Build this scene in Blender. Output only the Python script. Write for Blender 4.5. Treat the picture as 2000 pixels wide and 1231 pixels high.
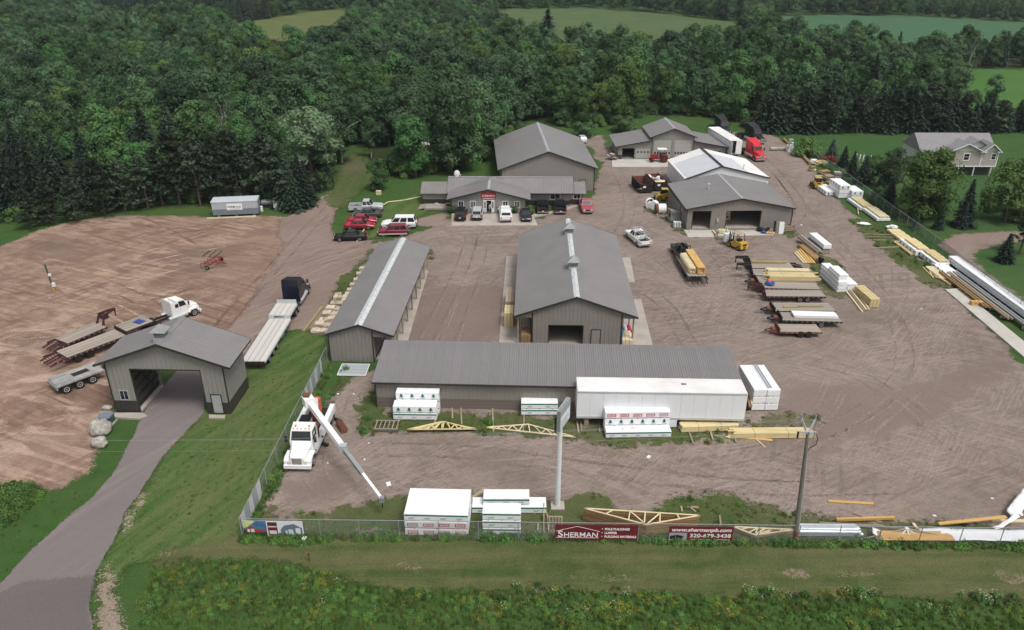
import bpy, bmesh, math, random
import numpy as np
from mathutils import Vector, Matrix, Euler, noise as mnoise
from mathutils.geometry import delaunay_2d_cdt

for o in list(bpy.data.objects): bpy.data.objects.remove(o)
S = bpy.context.scene
C = S.collection
R = math.radians
rnd = random.Random(7)

# ------------------------------------------------------------------ camera, sky, sun, exposure
FPX, YH, CAMZ = 1500.0, -113.0, 41.4          # focal length in pixels of the 2000 px photograph, horizon row, drone height
PITCH = math.atan((615.5 - YH) / FPX)
cam = bpy.data.cameras.new('camera'); co = bpy.data.objects.new('camera', cam); C.objects.link(co)
cam.sensor_fit = 'HORIZONTAL'; cam.sensor_width = 36; cam.lens = 36 * FPX / 2000
cam.clip_start = 0.5; cam.clip_end = 9000
co.location = (0, 0, CAMZ); co.rotation_euler = (math.pi / 2 - PITCH, 0, 0)
S.camera = co
SUN_EL, SUN_AZ = R(62), R(140)                  # azimuth clockwise from +Y: behind the drone, to the right
w = bpy.data.worlds.new('World'); S.world = w; w.use_nodes = True
nt = w.node_tree
sky = nt.nodes.new('ShaderNodeTexSky'); sky.sky_type = 'NISHITA'; sky.sun_disc = False
sky.sun_elevation = SUN_EL; sky.sun_rotation = SUN_AZ; sky.air_density = 1.0; sky.dust_density = 4.0; sky.ozone_density = 1.0
hsv = nt.nodes.new('ShaderNodeHueSaturation'); hsv.inputs['Saturation'].default_value = 0.25
nt.links.new(sky.outputs[0], hsv.inputs['Color'])
nt.links.new(hsv.outputs[0], nt.nodes['Background'].inputs['Color'])
nt.nodes['Background'].inputs['Strength'].default_value = 0.105
sl = bpy.data.lights.new('sun', 'SUN'); so = bpy.data.objects.new('sun', sl); C.objects.link(so)
sl.energy = 1.5; sl.angle = R(20); sl.color = (1.0, 0.972, 0.935)
d = Vector((math.sin(SUN_AZ) * math.cos(SUN_EL), math.cos(SUN_AZ) * math.cos(SUN_EL), math.sin(SUN_EL)))
so.rotation_euler = d.to_track_quat('Z', 'Y').to_euler(); so.location = (60, -60, 120)
S.view_settings.view_transform = 'Standard'; S.view_settings.look = 'None'
S.view_settings.exposure = 0.42; S.view_settings.gamma = 1.0; S.view_settings.use_curve_mapping = False
S.render.resolution_x, S.render.resolution_y = 1024, 630

# ------------------------------------------------------------------ pixel -> place
_c, _s = math.cos(PITCH), math.sin(PITCH)
def ray(px, py):
    u = (px - 1000) / FPX; v = -(py - 615.5) / FPX
    return Vector((u, _c + v * _s, -_s + v * _c))
def G(px, py, z=0.0):
    d = ray(px, py); t = (z - CAMZ) / d.z
    return Vector((d.x * t, d.y * t, z))
def atY(px, py, y):
    d = ray(px, py); t = y / d.y
    return Vector((d.x * t, y, CAMZ + d.z * t))
def proj(x, y, z=0.0):
    zz = z - CAMZ; zc = y * _c - zz * _s; yc = y * _s + zz * _c
    return (1000 + FPX * x / zc, 615.5 - FPX * yc / zc)
def inpoly(x, y, P):
    n = len(P); r = False; j = n - 1
    for i in range(n):
        xi, yi = P[i][0], P[i][1]; xj, yj = P[j][0], P[j][1]
        if (yi > y) != (yj > y) and x < (xj - xi) * (y - yi) / (yj - yi) + xi: r = not r
        j = i
    return r

# ------------------------------------------------------------------ materials
MATS = {}
class N:
    """small node-tree writer"""
    def __init__(s, name):
        s.m = bpy.data.materials.new(name); s.m.use_nodes = True
        s.t = s.m.node_tree; s.b = s.t.nodes['Principled BSDF']; s.out = s.t.nodes['Material Output']
        s._tc = None
    def n(s, typ, **kw):
        nd = s.t.nodes.new('ShaderNode' + typ)
        for k, v in kw.items(): setattr(nd, k, v)
        return nd
    def l(s, a, b): s.t.links.new(a, b)
    def coord(s, which='Object', scale=(1, 1, 1), rot=(0, 0, 0)):
        if s._tc is None: s._tc = s.n('TexCoord')
        mp = s.n('Mapping', vector_type='TEXTURE'); mp.inputs['Scale'].default_value = tuple(1 / q for q in scale); mp.inputs['Rotation'].default_value = rot
        s.l(s._tc.outputs[which], mp.inputs[0]); return mp.outputs[0]
    def noise(s, vec, scale, detail=3, rough=0.55, dist=0.0):
        t = s.n('TexNoise'); t.inputs['Scale'].default_value = scale; t.inputs['Detail'].default_value = detail
        t.inputs['Roughness'].default_value = rough; t.inputs['Distortion'].default_value = dist
        s.l(vec, t.inputs['Vector']); return t.outputs['Fac']
    def ramp(s, fac, pts):
        r = s.n('ValToRGB'); e = r.color_ramp.elements
        while len(e) < len(pts): e.new(0.5)
        for el, (p, c) in zip(e, pts):
            el.position = p; el.color = (c[0], c[1], c[2], 1) if not isinstance(c, (int, float)) else (c, c, c, 1)
        s.l(fac, r.inputs[0]); return r.outputs[0]
    def mix(s, fac, a, b, mode='MIX'):
        m = s.n('MixRGB', blend_type=mode)
        for i, val in enumerate((fac, a, b)):
            if hasattr(val, 'links'): s.l(val, m.inputs[i])
            elif i == 0: m.inputs[0].default_value = val
            elif isinstance(val, (int, float)): m.inputs[i].default_value = (val, val, val, 1)
            else: m.inputs[i].default_value = (*val, 1)
        return m.outputs[0]
    def math(s, op, a, b=0.0, clamp=False):
        m = s.n('Math', operation=op); m.use_clamp = clamp
        for inp, val in ((m.inputs[0], a), (m.inputs[1], b)):
            if hasattr(val, 'links'): s.l(val, inp)
            else: inp.default_value = val
        return m.outputs[0]
    def bump(s, h, strength=0.3, dist=0.05):
        b = s.n('Bump'); b.inputs['Strength'].default_value = strength; b.inputs['Distance'].default_value = dist
        s.l(h, b.inputs['Height']); s.l(b.outputs[0], s.b.inputs['Normal'])
    def col(s, v):
        if hasattr(v, 'links'): s.l(v, s.b.inputs['Base Color'])
        else: s.b.inputs['Base Color'].default_value = (*v, 1)

def mat(name, col, rough=0.7, var=0.12, scale=2.0, metal=0.0, rand=0.0, ribs=None, ribh=0.02, wood=None, spec=0.3, bumpy=0.0, dirt=0.0):
    if name in MATS: return MATS[name]
    k = N(name)
    sc = (1, 1, 1)
    if wood == 'x': sc = (0.12, 1, 1)
    if wood == 'y': sc = (1, 0.12, 1)
    v = k.coord('Object', sc)
    f = k.noise(v, scale, 5, 0.6)
    lo = tuple(c * (1 - var) for c in col); hi = tuple(min(1, c * (1 + var)) for c in col)
    out = k.ramp(f, [(0.3, lo), (0.7, hi)])
    if dirt:
        f2 = k.noise(k.coord('Object', (1, 1, 0.4)), 0.9, 6, 0.65)
        out = k.mix(k.ramp(f2, [(0.5, 0.0), (0.75, dirt)]), out, (0.16, 0.13, 0.11))
    if rand:
        oi = k.n('ObjectInfo')
        rr = k.math('ADD', k.math('MULTIPLY', oi.outputs['Random'], 2 * rand), 1 - rand)
        out = k.mix(1.0, out, rr, 'MULTIPLY')
    k.col(out)
    k.b.inputs['Roughness'].default_value = rough; k.b.inputs['Metallic'].default_value = metal
    k.b.inputs['Specular IOR Level'].default_value = spec
    if ribs:
        wv = k.n('TexWave', wave_type='BANDS', bands_direction=ribs[0].upper()); wv.inputs['Scale'].default_value = ribs[1]
        k.l(k.coord('Object'), wv.inputs['Vector'])
        h = k.ramp(wv.outputs['Fac'], [(0.72, 0.0), (0.9, 1.0)])
        k.bump(h, 0.9, ribh)
    if bumpy: k.bump(k.noise(k.coord('Object'), 4.0, 6, 0.7), 0.8, bumpy)
    MATS[name] = k.m
    return k.m

# buildings
mat('siding', (0.242, 0.222, 0.200), 0.55, 0.05, 0.5, ribs=('x', 0.7), ribh=0.03, dirt=0.12)
mat('siding_side', (0.242, 0.222, 0.200), 0.55, 0.05, 0.5, ribs=('y', 0.7), ribh=0.03, dirt=0.12)
mat('siding_gate', (0.268, 0.256, 0.233), 0.5, 0.05, 0.5, ribs=('x', 0.7), ribh=0.03)
mat('siding_gate_side', (0.268, 0.256, 0.233), 0.5, 0.05, 0.5, ribs=('y', 0.7), ribh=0.03)
mat('wainscot', (0.045, 0.04, 0.038), 0.5, 0.1, 0.8, ribs=('x', 0.7))
mat('wainscot_side', (0.045, 0.04, 0.038), 0.5, 0.1, 0.8, ribs=('y', 0.7))
mat('trim_dark', (0.04, 0.036, 0.034), 0.5, 0.1)
mat('roof', (0.208, 0.196, 0.192), 0.45, 0.09, 0.35, dirt=0.16, ribs=('y', 0.7), ribh=0.03, spec=0.5)
mat('roof_x', (0.208, 0.196, 0.192), 0.45, 0.09, 0.35, dirt=0.16, ribs=('x', 0.7), ribh=0.03, spec=0.5)
mat('roof_panel', (0.200, 0.190, 0.190), 0.45, 0.08, 0.35, dirt=0.16, rand=0.04, spec=0.5)
mat('cupola_cap', (0.27, 0.275, 0.27), 0.5, 0.08)
mat('ridge_clear', (0.52, 0.54, 0.54), 0.35, 0.3, 3.0)
mat('ridge_grey', (0.36, 0.36, 0.37), 0.45, 0.08)
mat('shingle', (0.24, 0.23, 0.24), 0.85, 0.12, 3.0)
mat('vinyl_tan', (0.42, 0.375, 0.34), 0.6, 0.04, ribs=('z', 1.4), ribh=0.02)
mat('vinyl_cream', (0.58, 0.58, 0.52), 0.6, 0.04)
mat('white_paint', (0.80, 0.80, 0.80), 0.45, 0.05, 1.2)
mat('white_metal', (0.76, 0.775, 0.79), 0.38, 0.05, 0.4, ribs=('x', 0.13), ribh=0.012, dirt=0.05)
mat('white_roof', (0.74, 0.72, 0.70), 0.6, 0.12, 0.35)
mat('white_building', (0.76, 0.77, 0.78), 0.5, 0.04, 0.4, ribs=('y', 0.7))
mat('pale_roof', (0.56, 0.575, 0.60), 0.45, 0.05, 0.4, ribs=('y', 0.7))
mat('door_grey', (0.36, 0.37, 0.37), 0.5, 0.04)
mat('door_tan', (0.40, 0.385, 0.36), 0.5, 0.05)
mat('glass_dark', (0.018, 0.02, 0.022), 0.12, 0.3, spec=0.6)
mat('concrete', (0.40, 0.355, 0.31), 0.85, 0.14, 0.6, dirt=0.25)
mat('concrete_new', (0.47, 0.445, 0.40), 0.85, 0.1, 0.5, dirt=0.12)
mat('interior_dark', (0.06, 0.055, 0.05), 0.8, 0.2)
mat('sign_red', (0.42, 0.03, 0.045), 0.5, 0.05)
mat('banner_maroon', (0.155, 0.018, 0.024), 0.55, 0.08)
mat('print_white', (0.80, 0.80, 0.80), 0.55, 0.02)
mat('print_grey', (0.33, 0.34, 0.37), 0.6, 0.1, 12)
mat('print_green', (0.012, 0.15, 0.10), 0.55, 0.05)
mat('print_red', (0.52, 0.03, 0.10), 0.55, 0.05)
# goods
mat('wrap_white', (0.80, 0.81, 0.82), 0.4, 0.05, 1.5, rand=0.03)
mat('wrap_side', (0.70, 0.715, 0.735), 0.45, 0.05, 1.5)
mat('lumber', (0.63, 0.515, 0.275), 0.75, 0.16, 3.0, rand=0.12, wood='x')
mat('lumber_pale', (0.66, 0.56, 0.36), 0.75, 0.14, 3.0, rand=0.10, wood='x')
mat('lumber_orange', (0.56, 0.34, 0.12), 0.75, 0.14, 3.0, rand=0.10, wood='x')
mat('kick_board', (0.165, 0.140, 0.120), 0.85, 0.2, 2.0, wood='x')
mat('lumber_old', (0.34, 0.27, 0.20), 0.85, 0.22, 3.0, rand=0.2, wood='x')
mat('lumber_treated', (0.34, 0.28, 0.13), 0.8, 0.2, 3.0, rand=0.15, wood='x')
mat('lumber_brown', (0.30, 0.19, 0.09), 0.8, 0.2, 3.0, rand=0.12, wood='x')
mat('deck_wood', (0.33, 0.285, 0.24), 0.85, 0.2, 2.0, rand=0.13, wood='x')
mat('deck_pale', (0.56, 0.54, 0.50), 0.6, 0.1, 2.0, rand=0.06, wood='x')
mat('galv', (0.50, 0.54, 0.57), 0.35, 0.1, 1.0, metal=0.3)
mat('galv_dull', (0.32, 0.33, 0.34), 0.5, 0.15, 1.0, metal=0.3)
mat('aluminium', (0.58, 0.59, 0.59), 0.35, 0.08, 1.0, metal=0.4)
mat('lowboy_grey', (0.34, 0.33, 0.31), 0.6, 0.25, 1.5, dirt=0.4)
mat('rust', (0.17, 0.07, 0.045), 0.85, 0.4, 5.0)
mat('stone', (0.40, 0.37, 0.33), 0.9, 0.45, 2.2, bumpy=0.12, dirt=0.4)
mat('limestone', (0.52, 0.44, 0.34), 0.9, 0.2, 2.0, rand=0.25)
mat('tarp_blue', (0.03, 0.06, 0.25), 0.5, 0.2)
mat('plastic_black', (0.012, 0.012, 0.013), 0.35, 0.2)
# vehicles
for nm, c in dict(black=(0.010, 0.010, 0.012), charcoal=(0.05, 0.055, 0.065), navy=(0.010, 0.014, 0.028), red=(0.33, 0.012, 0.035), maroon=(0.20, 0.015, 0.03),
                  brightred=(0.58, 0.02, 0.03), white=(0.80, 0.80, 0.79), silver=(0.46, 0.47, 0.48), tan=(0.48, 0.46, 0.42), pinkred=(0.36, 0.07, 0.09),
                  yellow=(0.55, 0.34, 0.045), tractor=(0.27, 0.02, 0.02), orange=(0.55, 0.10, 0.03), green=(0.03, 0.10, 0.07), dgreen=(0.03, 0.045, 0.045)).items():
    mat('paint_' + nm, c, 0.28, 0.03, 1.0, spec=0.5)
mat('rubber', (0.018, 0.017, 0.017), 0.85, 0.2)
mat('steel_dark', (0.022, 0.020, 0.020), 0.6, 0.25)
mat('steel_maroon', (0.06, 0.025, 0.025), 0.65, 0.3)
mat('rim_steel', (0.42, 0.42, 0.41), 0.4, 0.1, metal=0.3)
mat('lamp_red', (0.45, 0.01, 0.015), 0.25, 0.02)
mat('lamp_clear', (0.70, 0.70, 0.66), 0.15, 0.02)
mat('lamp_amber', (0.70, 0.25, 0.02), 0.3, 0.02)
mat('chrome', (0.6, 0.6, 0.6), 0.2, 0.05, metal=0.8)
mat('skin', (0.45, 0.28, 0.2), 0.6, 0.05)
mat('hair', (0.05, 0.035, 0.025), 0.8, 0.1)
mat('hivis', (0.12, 0.62, 0.05), 0.7, 0.05)
mat('denim', (0.03, 0.04, 0.07), 0.8, 0.1)
mat('cloth_grey', (0.35, 0.35, 0.36), 0.8, 0.1)
mat('pole_wood', (0.20, 0.18, 0.16), 0.85, 0.2, 2.0)
mat('pole_steel', (0.70, 0.73, 0.73), 0.4, 0.06)
mat('bark', (0.10, 0.08, 0.065), 0.9, 0.3, 3.0)
mat('bark_birch', (0.42, 0.40, 0.37), 0.9, 0.3, 3.0)
mat('bark_dead', (0.24, 0.22, 0.20), 0.9, 0.2, 3.0)
M = MATS

# ------------------------------------------------------------------ mesh writer
class MB:
    def __init__(s): s.v = []; s.f = []
    def add(s, vs, fs):
        o = len(s.v); s.v += [tuple(v) for v in vs]; s.f += [tuple(i + o for i in f) for f in fs]; return s
    BF = ((0, 3, 2, 1), (4, 5, 6, 7), (0, 1, 5, 4), (1, 2, 6, 5), (2, 3, 7, 6), (3, 0, 4, 7))
    def box(s, x0, x1, y0, y1, z0, z1):
        return s.add([(x0, y0, z0), (x1, y0, z0), (x1, y1, z0), (x0, y1, z0), (x0, y0, z1), (x1, y0, z1), (x1, y1, z1), (x0, y1, z1)], s.BF)
    def obox(s, c, size, rot=(0, 0, 0)):
        m = Matrix.Translation(c) @ Euler(rot).to_matrix().to_4x4(); a, b, h = size[0] / 2, size[1] / 2, size[2] / 2
        return s.add([m @ Vector(p) for p in ((-a, -b, -h), (a, -b, -h), (a, b, -h), (-a, b, -h), (-a, -b, h), (a, -b, h), (a, b, h), (-a, b, h))], s.BF)
    def bar(s, a, b, w=0.1, h=0.1, up=(0, 0, 1)):
        a, b = Vector(a), Vector(b); dd = (b - a).normalized(); u = Vector(up)
        if abs(dd.dot(u)) > 0.97: u = Vector((0, 1, 0))
        sx = dd.cross(u).normalized() * (w / 2); sy = sx.cross(dd).normalized() * (h / 2)
        return s.add([a - sx - sy, a + sx - sy, a + sx + sy, a - sx + sy, b - sx - sy, b + sx - sy, b + sx + sy, b - sx + sy],
                     ((0, 1, 2, 3), (7, 6, 5, 4), (0, 4, 5, 1), (1, 5, 6, 2), (2, 6, 7, 3), (3, 7, 4, 0)))
    def tube(s, a, b, r, n=8, r2=None, caps=True):
        a, b = Vector(a), Vector(b); r2 = r if r2 is None else r2
        dd = (b - a).normalized(); u = Vector((0, 0, 1)) if abs(dd.z) < 0.9 else Vector((1, 0, 0))
        p = dd.cross(u).normalized(); q = dd.cross(p)
        vs = [a + (p * math.cos(t) + q * math.sin(t)) * r for t in [2 * math.pi * i / n for i in range(n)]]
        vs += [b + (p * math.cos(t) + q * math.sin(t)) * r2 for t in [2 * math.pi * i / n for i in range(n)]]
        fs = [(i, (i + 1) % n, n + (i + 1) % n, n + i) for i in range(n)]
        if caps: fs += [tuple(range(n))[::-1], tuple(range(n, 2 * n))]
        return s.add(vs, fs)
    def path(s, pts, rs, n=6):
        for i in range(len(pts) - 1): s.tube(pts[i], pts[i + 1], rs[i], n, rs[i + 1], i in (0, len(pts) - 2))
        return s
    def prism(s, poly, axis, a, b):
        """poly: 2-D points; axis 'y' -> (x,z) poly, 'x' -> (y,z), 'z' -> (x,y)"""
        def P(p, t): return (p[0], t, p[1]) if axis == 'y' else ((t, p[0], p[1]) if axis == 'x' else (p[0], p[1], t))
        n = len(poly)
        return s.add([P(p, a) for p in poly] + [P(p, b) for p in poly],
                     [tuple(range(n)), tuple(range(n, 2 * n))[::-1]] + [(i, n + i, n + (i + 1) % n, (i + 1) % n) for i in range(n)])
    def loft(s, loops, caps=True):
        n = len(loops[0]); vs = [p for lp in loops for p in lp]; fs = []
        for k in range(len(loops) - 1):
            fs += [(k * n + i, k * n + (i + 1) % n, (k + 1) * n + (i + 1) % n, (k + 1) * n + i) for i in range(n)]
        if caps: fs += [tuple(range(n))[::-1], tuple(range((len(loops) - 1) * n, len(loops) * n))]
        return s.add(vs, fs)
    def blob(s, c, r, seed=0, amp=0.25, sub=2, sq=(1, 1, 1), freq=1.2):
        bm = bmesh.new(); bmesh.ops.create_icosphere(bm, subdivisions=sub, radius=1)
        for v in bm.verts:
            k = 1 + amp * mnoise.noise(v.co * freq + Vector((seed * 3.1, seed * 1.7, 0)))
            v.co = Vector((v.co.x * sq[0], v.co.y * sq[1], v.co.z * sq[2])) * (k * r) + Vector(c)
        bm.verts.index_update()
        s.add([v.co.copy() for v in bm.verts], [tuple(v.index for v in f.verts) for f in bm.faces]); bm.free(); return s
    def mesh(s, name, m, smooth=False, fix=True):
        me = bpy.data.meshes.new(name); me.from_pydata(s.v, [], s.f)
        if fix:
            bm = bmesh.new(); bm.from_mesh(me); bmesh.ops.recalc_face_normals(bm, faces=bm.faces); bm.to_mesh(me); bm.free()
        if m is not None: me.materials.append(M[m] if isinstance(m, str) else m)
        if smooth: me.polygons.foreach_set('use_smooth', [True] * len(me.polygons))
        return me
    def build(s, name, m, parent=None, smooth=False, loc=(0, 0, 0), rot=(0, 0, 0), fix=True):
        return obj(name, s.mesh(name, m, smooth, fix), parent, loc, rot)

def obj(name, me, parent=None, loc=(0, 0, 0), rot=(0, 0, 0), scale=None):
    o = bpy.data.objects.new(name, me); C.objects.link(o); o.parent = parent
    o.location = loc; o.rotation_euler = rot
    if scale is not None: o.scale = scale
    return o
_UB = {}
def ubox(m):
    if m not in _UB: _UB[m] = MB().box(-.5, .5, -.5, .5, -.5, .5).mesh('unit_' + m, m)
    return _UB[m]
def piece(name, m, parent, c, size, rot=(0, 0, 0)):
    """one plank, panel, slat... sharing a unit mesh"""
    return obj(name, ubox(m), parent, c, rot, size)
def bx(name, m, parent, x0, x1, y0, y1, z0, z1): return MB().box(x0, x1, y0, y1, z0, z1).build(name, m, parent)
def tag(o, label=None, cat=None, group=None, kind=None):
    if label: o['label'] = label
    if cat: o['category'] = cat
    if group: o['group'] = group
    if kind: o['kind'] = kind
    return o
def thing(name, label, cat, loc=(0, 0, 0), rz=0.0, group=None):
    o = bpy.data.objects.new(name, None); C.objects.link(o); o.empty_display_size = 0.5
    o.location = loc; o.rotation_euler = (0, 0, rz)
    return tag(o, label, cat, group)
def copy_tree(o, parent=None):
    c = o.copy(); C.objects.link(c); c.parent = parent
    for ch in list(o.children): copy_tree(ch, c)
    return c
def text(body, size, m, parent, loc, rot, name='lettering', align='CENTER', width=None, shear=0.0, bold=0.0, depth=0.004):
    cu = bpy.data.curves.new('t', 'FONT'); cu.body = body; cu.size = size; cu.align_x = align; cu.shear = shear; cu.offset = bold; cu.extrude = depth
    to = bpy.data.objects.new('t', cu); C.objects.link(to)
    me = bpy.data.meshes.new_from_object(to.evaluated_get(bpy.context.evaluated_depsgraph_get()))
    bpy.data.objects.remove(to); bpy.data.curves.remove(cu)
    if width:
        xs = [v.co.x for v in me.vertices]; k = width / (max(xs) - min(xs))
        for v in me.vertices: v.co.x *= k
    me.materials.clear(); me.materials.append(M[m]); me.name = name
    return obj(name, me, parent, loc, rot)
# ------------------------------------------------------------------ ground materials
def soften(k, width=1.0, wob=2.2, off=0.35):
    """ragged, thinning rim of a sheet: 'edge' is the distance from the outline in thirds of 3 m"""
    at = k.n('Attribute'); at.attribute_name = 'edge'
    nz = k.noise(k.coord('Object'), 0.55, 6, 0.65)
    e = k.math('MULTIPLY', at.outputs['Fac'], 3.0)
    e = k.math('ADD', e, k.math('MULTIPLY', k.math('SUBTRACT', nz, 0.5 + off / wob), wob))
    fn = k.noise(k.coord('Object'), 7.0, 3, 0.8)               # grains: the rim breaks up into bits, it does not fade
    e = k.math('ADD', e, k.math('MULTIPLY', k.math('SUBTRACT', fn, 0.5), width * 2.6))
    a = k.math('DIVIDE', e, 0.05, clamp=True)
    tr = k.n('BsdfTransparent'); mx = k.n('MixShader')
    k.l(a, mx.inputs[0]); k.l(tr.outputs[0], mx.inputs[1]); k.l(k.b.outputs[0], mx.inputs[2]); k.l(mx.outputs[0], k.out.inputs[0])
def grass_mat(name, a, b, dry, dryamt=0.5, soft=False, wob=2.2, streak=None):
    k = N(name); v = k.coord('Object')
    f1 = k.noise(v, 0.05, 4, 0.6); f2 = k.noise(v, 0.6, 5, 0.65); f3 = k.noise(v, 9.0, 3, 0.7)
    c = k.mix(k.ramp(f2, [(0.3, 0), (0.7, 1)]), a, b)
    c = k.mix(k.ramp(f1, [(0.45, 0), (0.68, dryamt)]), c, dry)
    if streak:
        f4 = k.noise(k.coord('Object', streak[0], streak[1]), 0.8, 4, 0.6)
        c = k.mix(k.ramp(f4, [(0.4, 0.0), (0.62, streak[2])]), c, dry)
    c = k.mix(0.75, c, k.ramp(f3, [(0.25, 0.45), (0.75, 1.5)]), 'MULTIPLY')
    k.col(c); k.b.inputs['Roughness'].default_value = 0.95; k.b.inputs['Specular IOR Level'].default_value = 0.1
    k.bump(f3, 0.7, 0.12)
    if soft: soften(k, 1.0, wob)
    M[name] = k.m
def earth_mat(name, cols, tracks=(), soft=True, width=1.0, wob=2.6, fine=0.25, spots=None):
    k = N(name); v = k.coord('Object')
    f1 = k.noise(v, 0.045, 5, 0.6, 0.4); f2 = k.noise(v, 0.35, 6, 0.65, 0.3); f3 = k.noise(v, 7.0, 4, 0.75)
    c = k.mix(k.ramp(f1, [(0.36, 0), (0.64, 1)]), cols[0], cols[1])
    c = k.mix(k.ramp(f2, [(0.42, 0), (0.7, 0.75)]), c, cols[2])
    h = k.math('MULTIPLY', f2, 0.5)
    for sc, rot, colr, amt, msk in tracks:
        t = k.noise(k.coord('Object', sc, (0, 0, R(rot))), 1.0, 5, 0.6, 0.6)
        mk = k.noise(k.coord('Object', (1, 1, 1), (0, 0, R(rot))), msk, 3, 0.5)
        fac = k.math('MULTIPLY', k.ramp(t, [(0.5, 0), (0.6, 1), (0.72, 0.1)]), k.ramp(mk, [(0.42, 0), (0.6, amt)]))
        c = k.mix(fac, c, colr)
        h = k.math('ADD', h, k.math('MULTIPLY', t, 0.6))
    c = k.mix(0.8, c, k.ramp(f3, [(0.2, 1 - fine * 1.6), (0.8, 1 + fine)]), 'MULTIPLY')
    f5 = k.noise(v, 38.0, 2, 0.7)
    c = k.mix(k.ramp(f5, [(0.70, 0.0), (0.78, 0.6)]), c, tuple(min(1, q * 1.9) for q in cols[2]))
    if spots:
        f6 = k.noise(v, spots[0], 4, 0.55, 0.5)
        c = k.mix(k.ramp(f6, [(spots[1], 0.0), (spots[1] + 0.09, spots[3])]), c, spots[2])
    k.col(c); k.b.inputs['Roughness'].default_value = 0.95; k.b.inputs['Specular IOR Level'].default_value = 0.12
    k.bump(k.math('ADD', h, k.math('MULTIPLY', f3, 0.35)), 0.55, 0.14)
    if soft: soften(k, width, wob)
    M[name] = k.m
grass_mat('grass', (0.038, 0.086, 0.020), (0.058, 0.112, 0.029), (0.115, 0.126, 0.054), 0.35)
grass_mat('lawn', (0.040, 0.094, 0.021), (0.064, 0.128, 0.030), (0.145, 0.156, 0.066), 0.22, True, streak=((0.10, 1.3, 1), (0, 0, R(62)), 0.6))
grass_mat('verge', (0.044, 0.074, 0.020), (0.090, 0.112, 0.038), (0.155, 0.138, 0.072), 0.5, True, streak=((0.10, 0.9, 1), (0, 0, R(1)), 0.5))
grass_mat('patchgrass', (0.058, 0.088, 0.026), (0.095, 0.115, 0.042), (0.165, 0.135, 0.088), 0.7, True, wob=5.5)
grass_mat('houselawn', (0.030, 0.086, 0.024), (0.046, 0.110, 0.030), (0.085, 0.115, 0.042), 0.5, True, streak=((0.06, 0.7, 1), (0, 0, R(2)), 0.35))
grass_mat('hay', (0.085, 0.120, 0.034), (0.115, 0.140, 0.046), (0.165, 0.150, 0.075), 0.7, True)
grass_mat('pasture', (0.052, 0.105, 0.036), (0.072, 0.128, 0.045), (0.130, 0.135, 0.065), 0.55, True, streak=((0.04, 0.5, 1), (0, 0, R(-12)), 0.35))
grass_mat('crop', (0.046, 0.115, 0.055), (0.058, 0.132, 0.062), (0.072, 0.140, 0.075), 0.5, True, streak=((0.02, 0.6, 1), (0, 0, R(-8)), 0.3))
grass_mat('brightfield', (0.055, 0.140, 0.030), (0.065, 0.155, 0.036), (0.085, 0.160, 0.045), 0.5, True)
earth_mat('gravel', ((0.178, 0.138, 0.115), (0.235, 0.186, 0.155), (0.280, 0.225, 0.189)),
          [((0.10, 1.6, 1), 8, (0.335, 0.270, 0.235), 0.8, 0.05), ((0.10, 1.4, 1), 68, (0.150, 0.115, 0.100), 0.7, 0.06), ((0.12, 1.5, 1), -38, (0.310, 0.240, 0.205), 0.7, 0.07),
           ((0.08, 2.2, 1), 30, (0.150, 0.110, 0.095), 0.55, 0.09), ((0.08, 2.0, 1), -70, (0.160, 0.120, 0.100), 0.5, 0.08),
           ((0.22, 4.5, 1), 18, (0.330, 0.268, 0.235), 0.75, 0.11), ((0.22, 4.0, 1), -28, (0.320, 0.258, 0.225), 0.7, 0.12), ((0.25, 5.0, 1), 50, (0.340, 0.275, 0.240), 0.6, 0.10)],
          spots=(0.11, 0.60, (0.140, 0.128, 0.072), 0.35))
earth_mat('dirt', ((0.292, 0.194, 0.142), (0.172, 0.112, 0.085), (0.385, 0.278, 0.212)),
          [((0.06, 0.9, 1), -22, (0.470, 0.345, 0.255), 0.85, 0.05), ((0.07, 1.3, 1), -30, (0.155, 0.092, 0.066), 0.9, 0.06), ((0.10, 1.6, 1), 52, (0.170, 0.102, 0.074), 0.85, 0.07),
           ((0.09, 2.4, 1), -12, (0.165, 0.100, 0.072), 0.6, 0.10), ((0.35, 0.6, 1), 10, (0.180, 0.112, 0.082), 0.7, 0.12), ((0.16, 0.30, 1), -18, (0.50, 0.375, 0.285), 0.75, 0.035)], fine=0.3, spots=(0.06, 0.53, (0.165, 0.115, 0.093), 0.65))
earth_mat('roadgravel', ((0.225, 0.165, 0.138), (0.275, 0.207, 0.175), (0.245, 0.180, 0.150)),
          [((0.10, 1.6, 1), 42, (0.320, 0.250, 0.213), 0.7, 0.05), ((0.10, 2.0, 1), 55, (0.165, 0.122, 0.103), 0.5, 0.07)])
earth_mat('asphalt_old', ((0.168, 0.143, 0.138), (0.205, 0.176, 0.170), (0.188, 0.163, 0.157)),
          [((0.05, 0.9, 1), 60, (0.245, 0.212, 0.205), 0.7, 0.05)], width=0.25, wob=0.5, fine=0.1)
earth_mat('thin_soil', ((0.205, 0.165, 0.120), (0.240, 0.190, 0.140), (0.180, 0.150, 0.100)), [], wob=5.0, width=1.6, fine=0.3)
earth_mat('asphalt_dark', ((0.130, 0.112, 0.110), (0.158, 0.137, 0.134), (0.145, 0.125, 0.122)), [], width=0.6, wob=0.9, fine=0.12)
earth_mat('shoulder', ((0.270, 0.220, 0.170), (0.330, 0.270, 0.205), (0.240, 0.195, 0.135)), [], wob=2.4, fine=0.3)
earth_mat('stain_dark', ((0.190, 0.145, 0.124), (0.225, 0.172, 0.148), (0.205, 0.158, 0.136)), [], wob=5.0, width=4.0, fine=0.3)
earth_mat('forest_floor', ((0.030, 0.042, 0.016), (0.045, 0.055, 0.022), (0.038, 0.050, 0.018)), [], wob=4.0, width=1.5)
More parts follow.
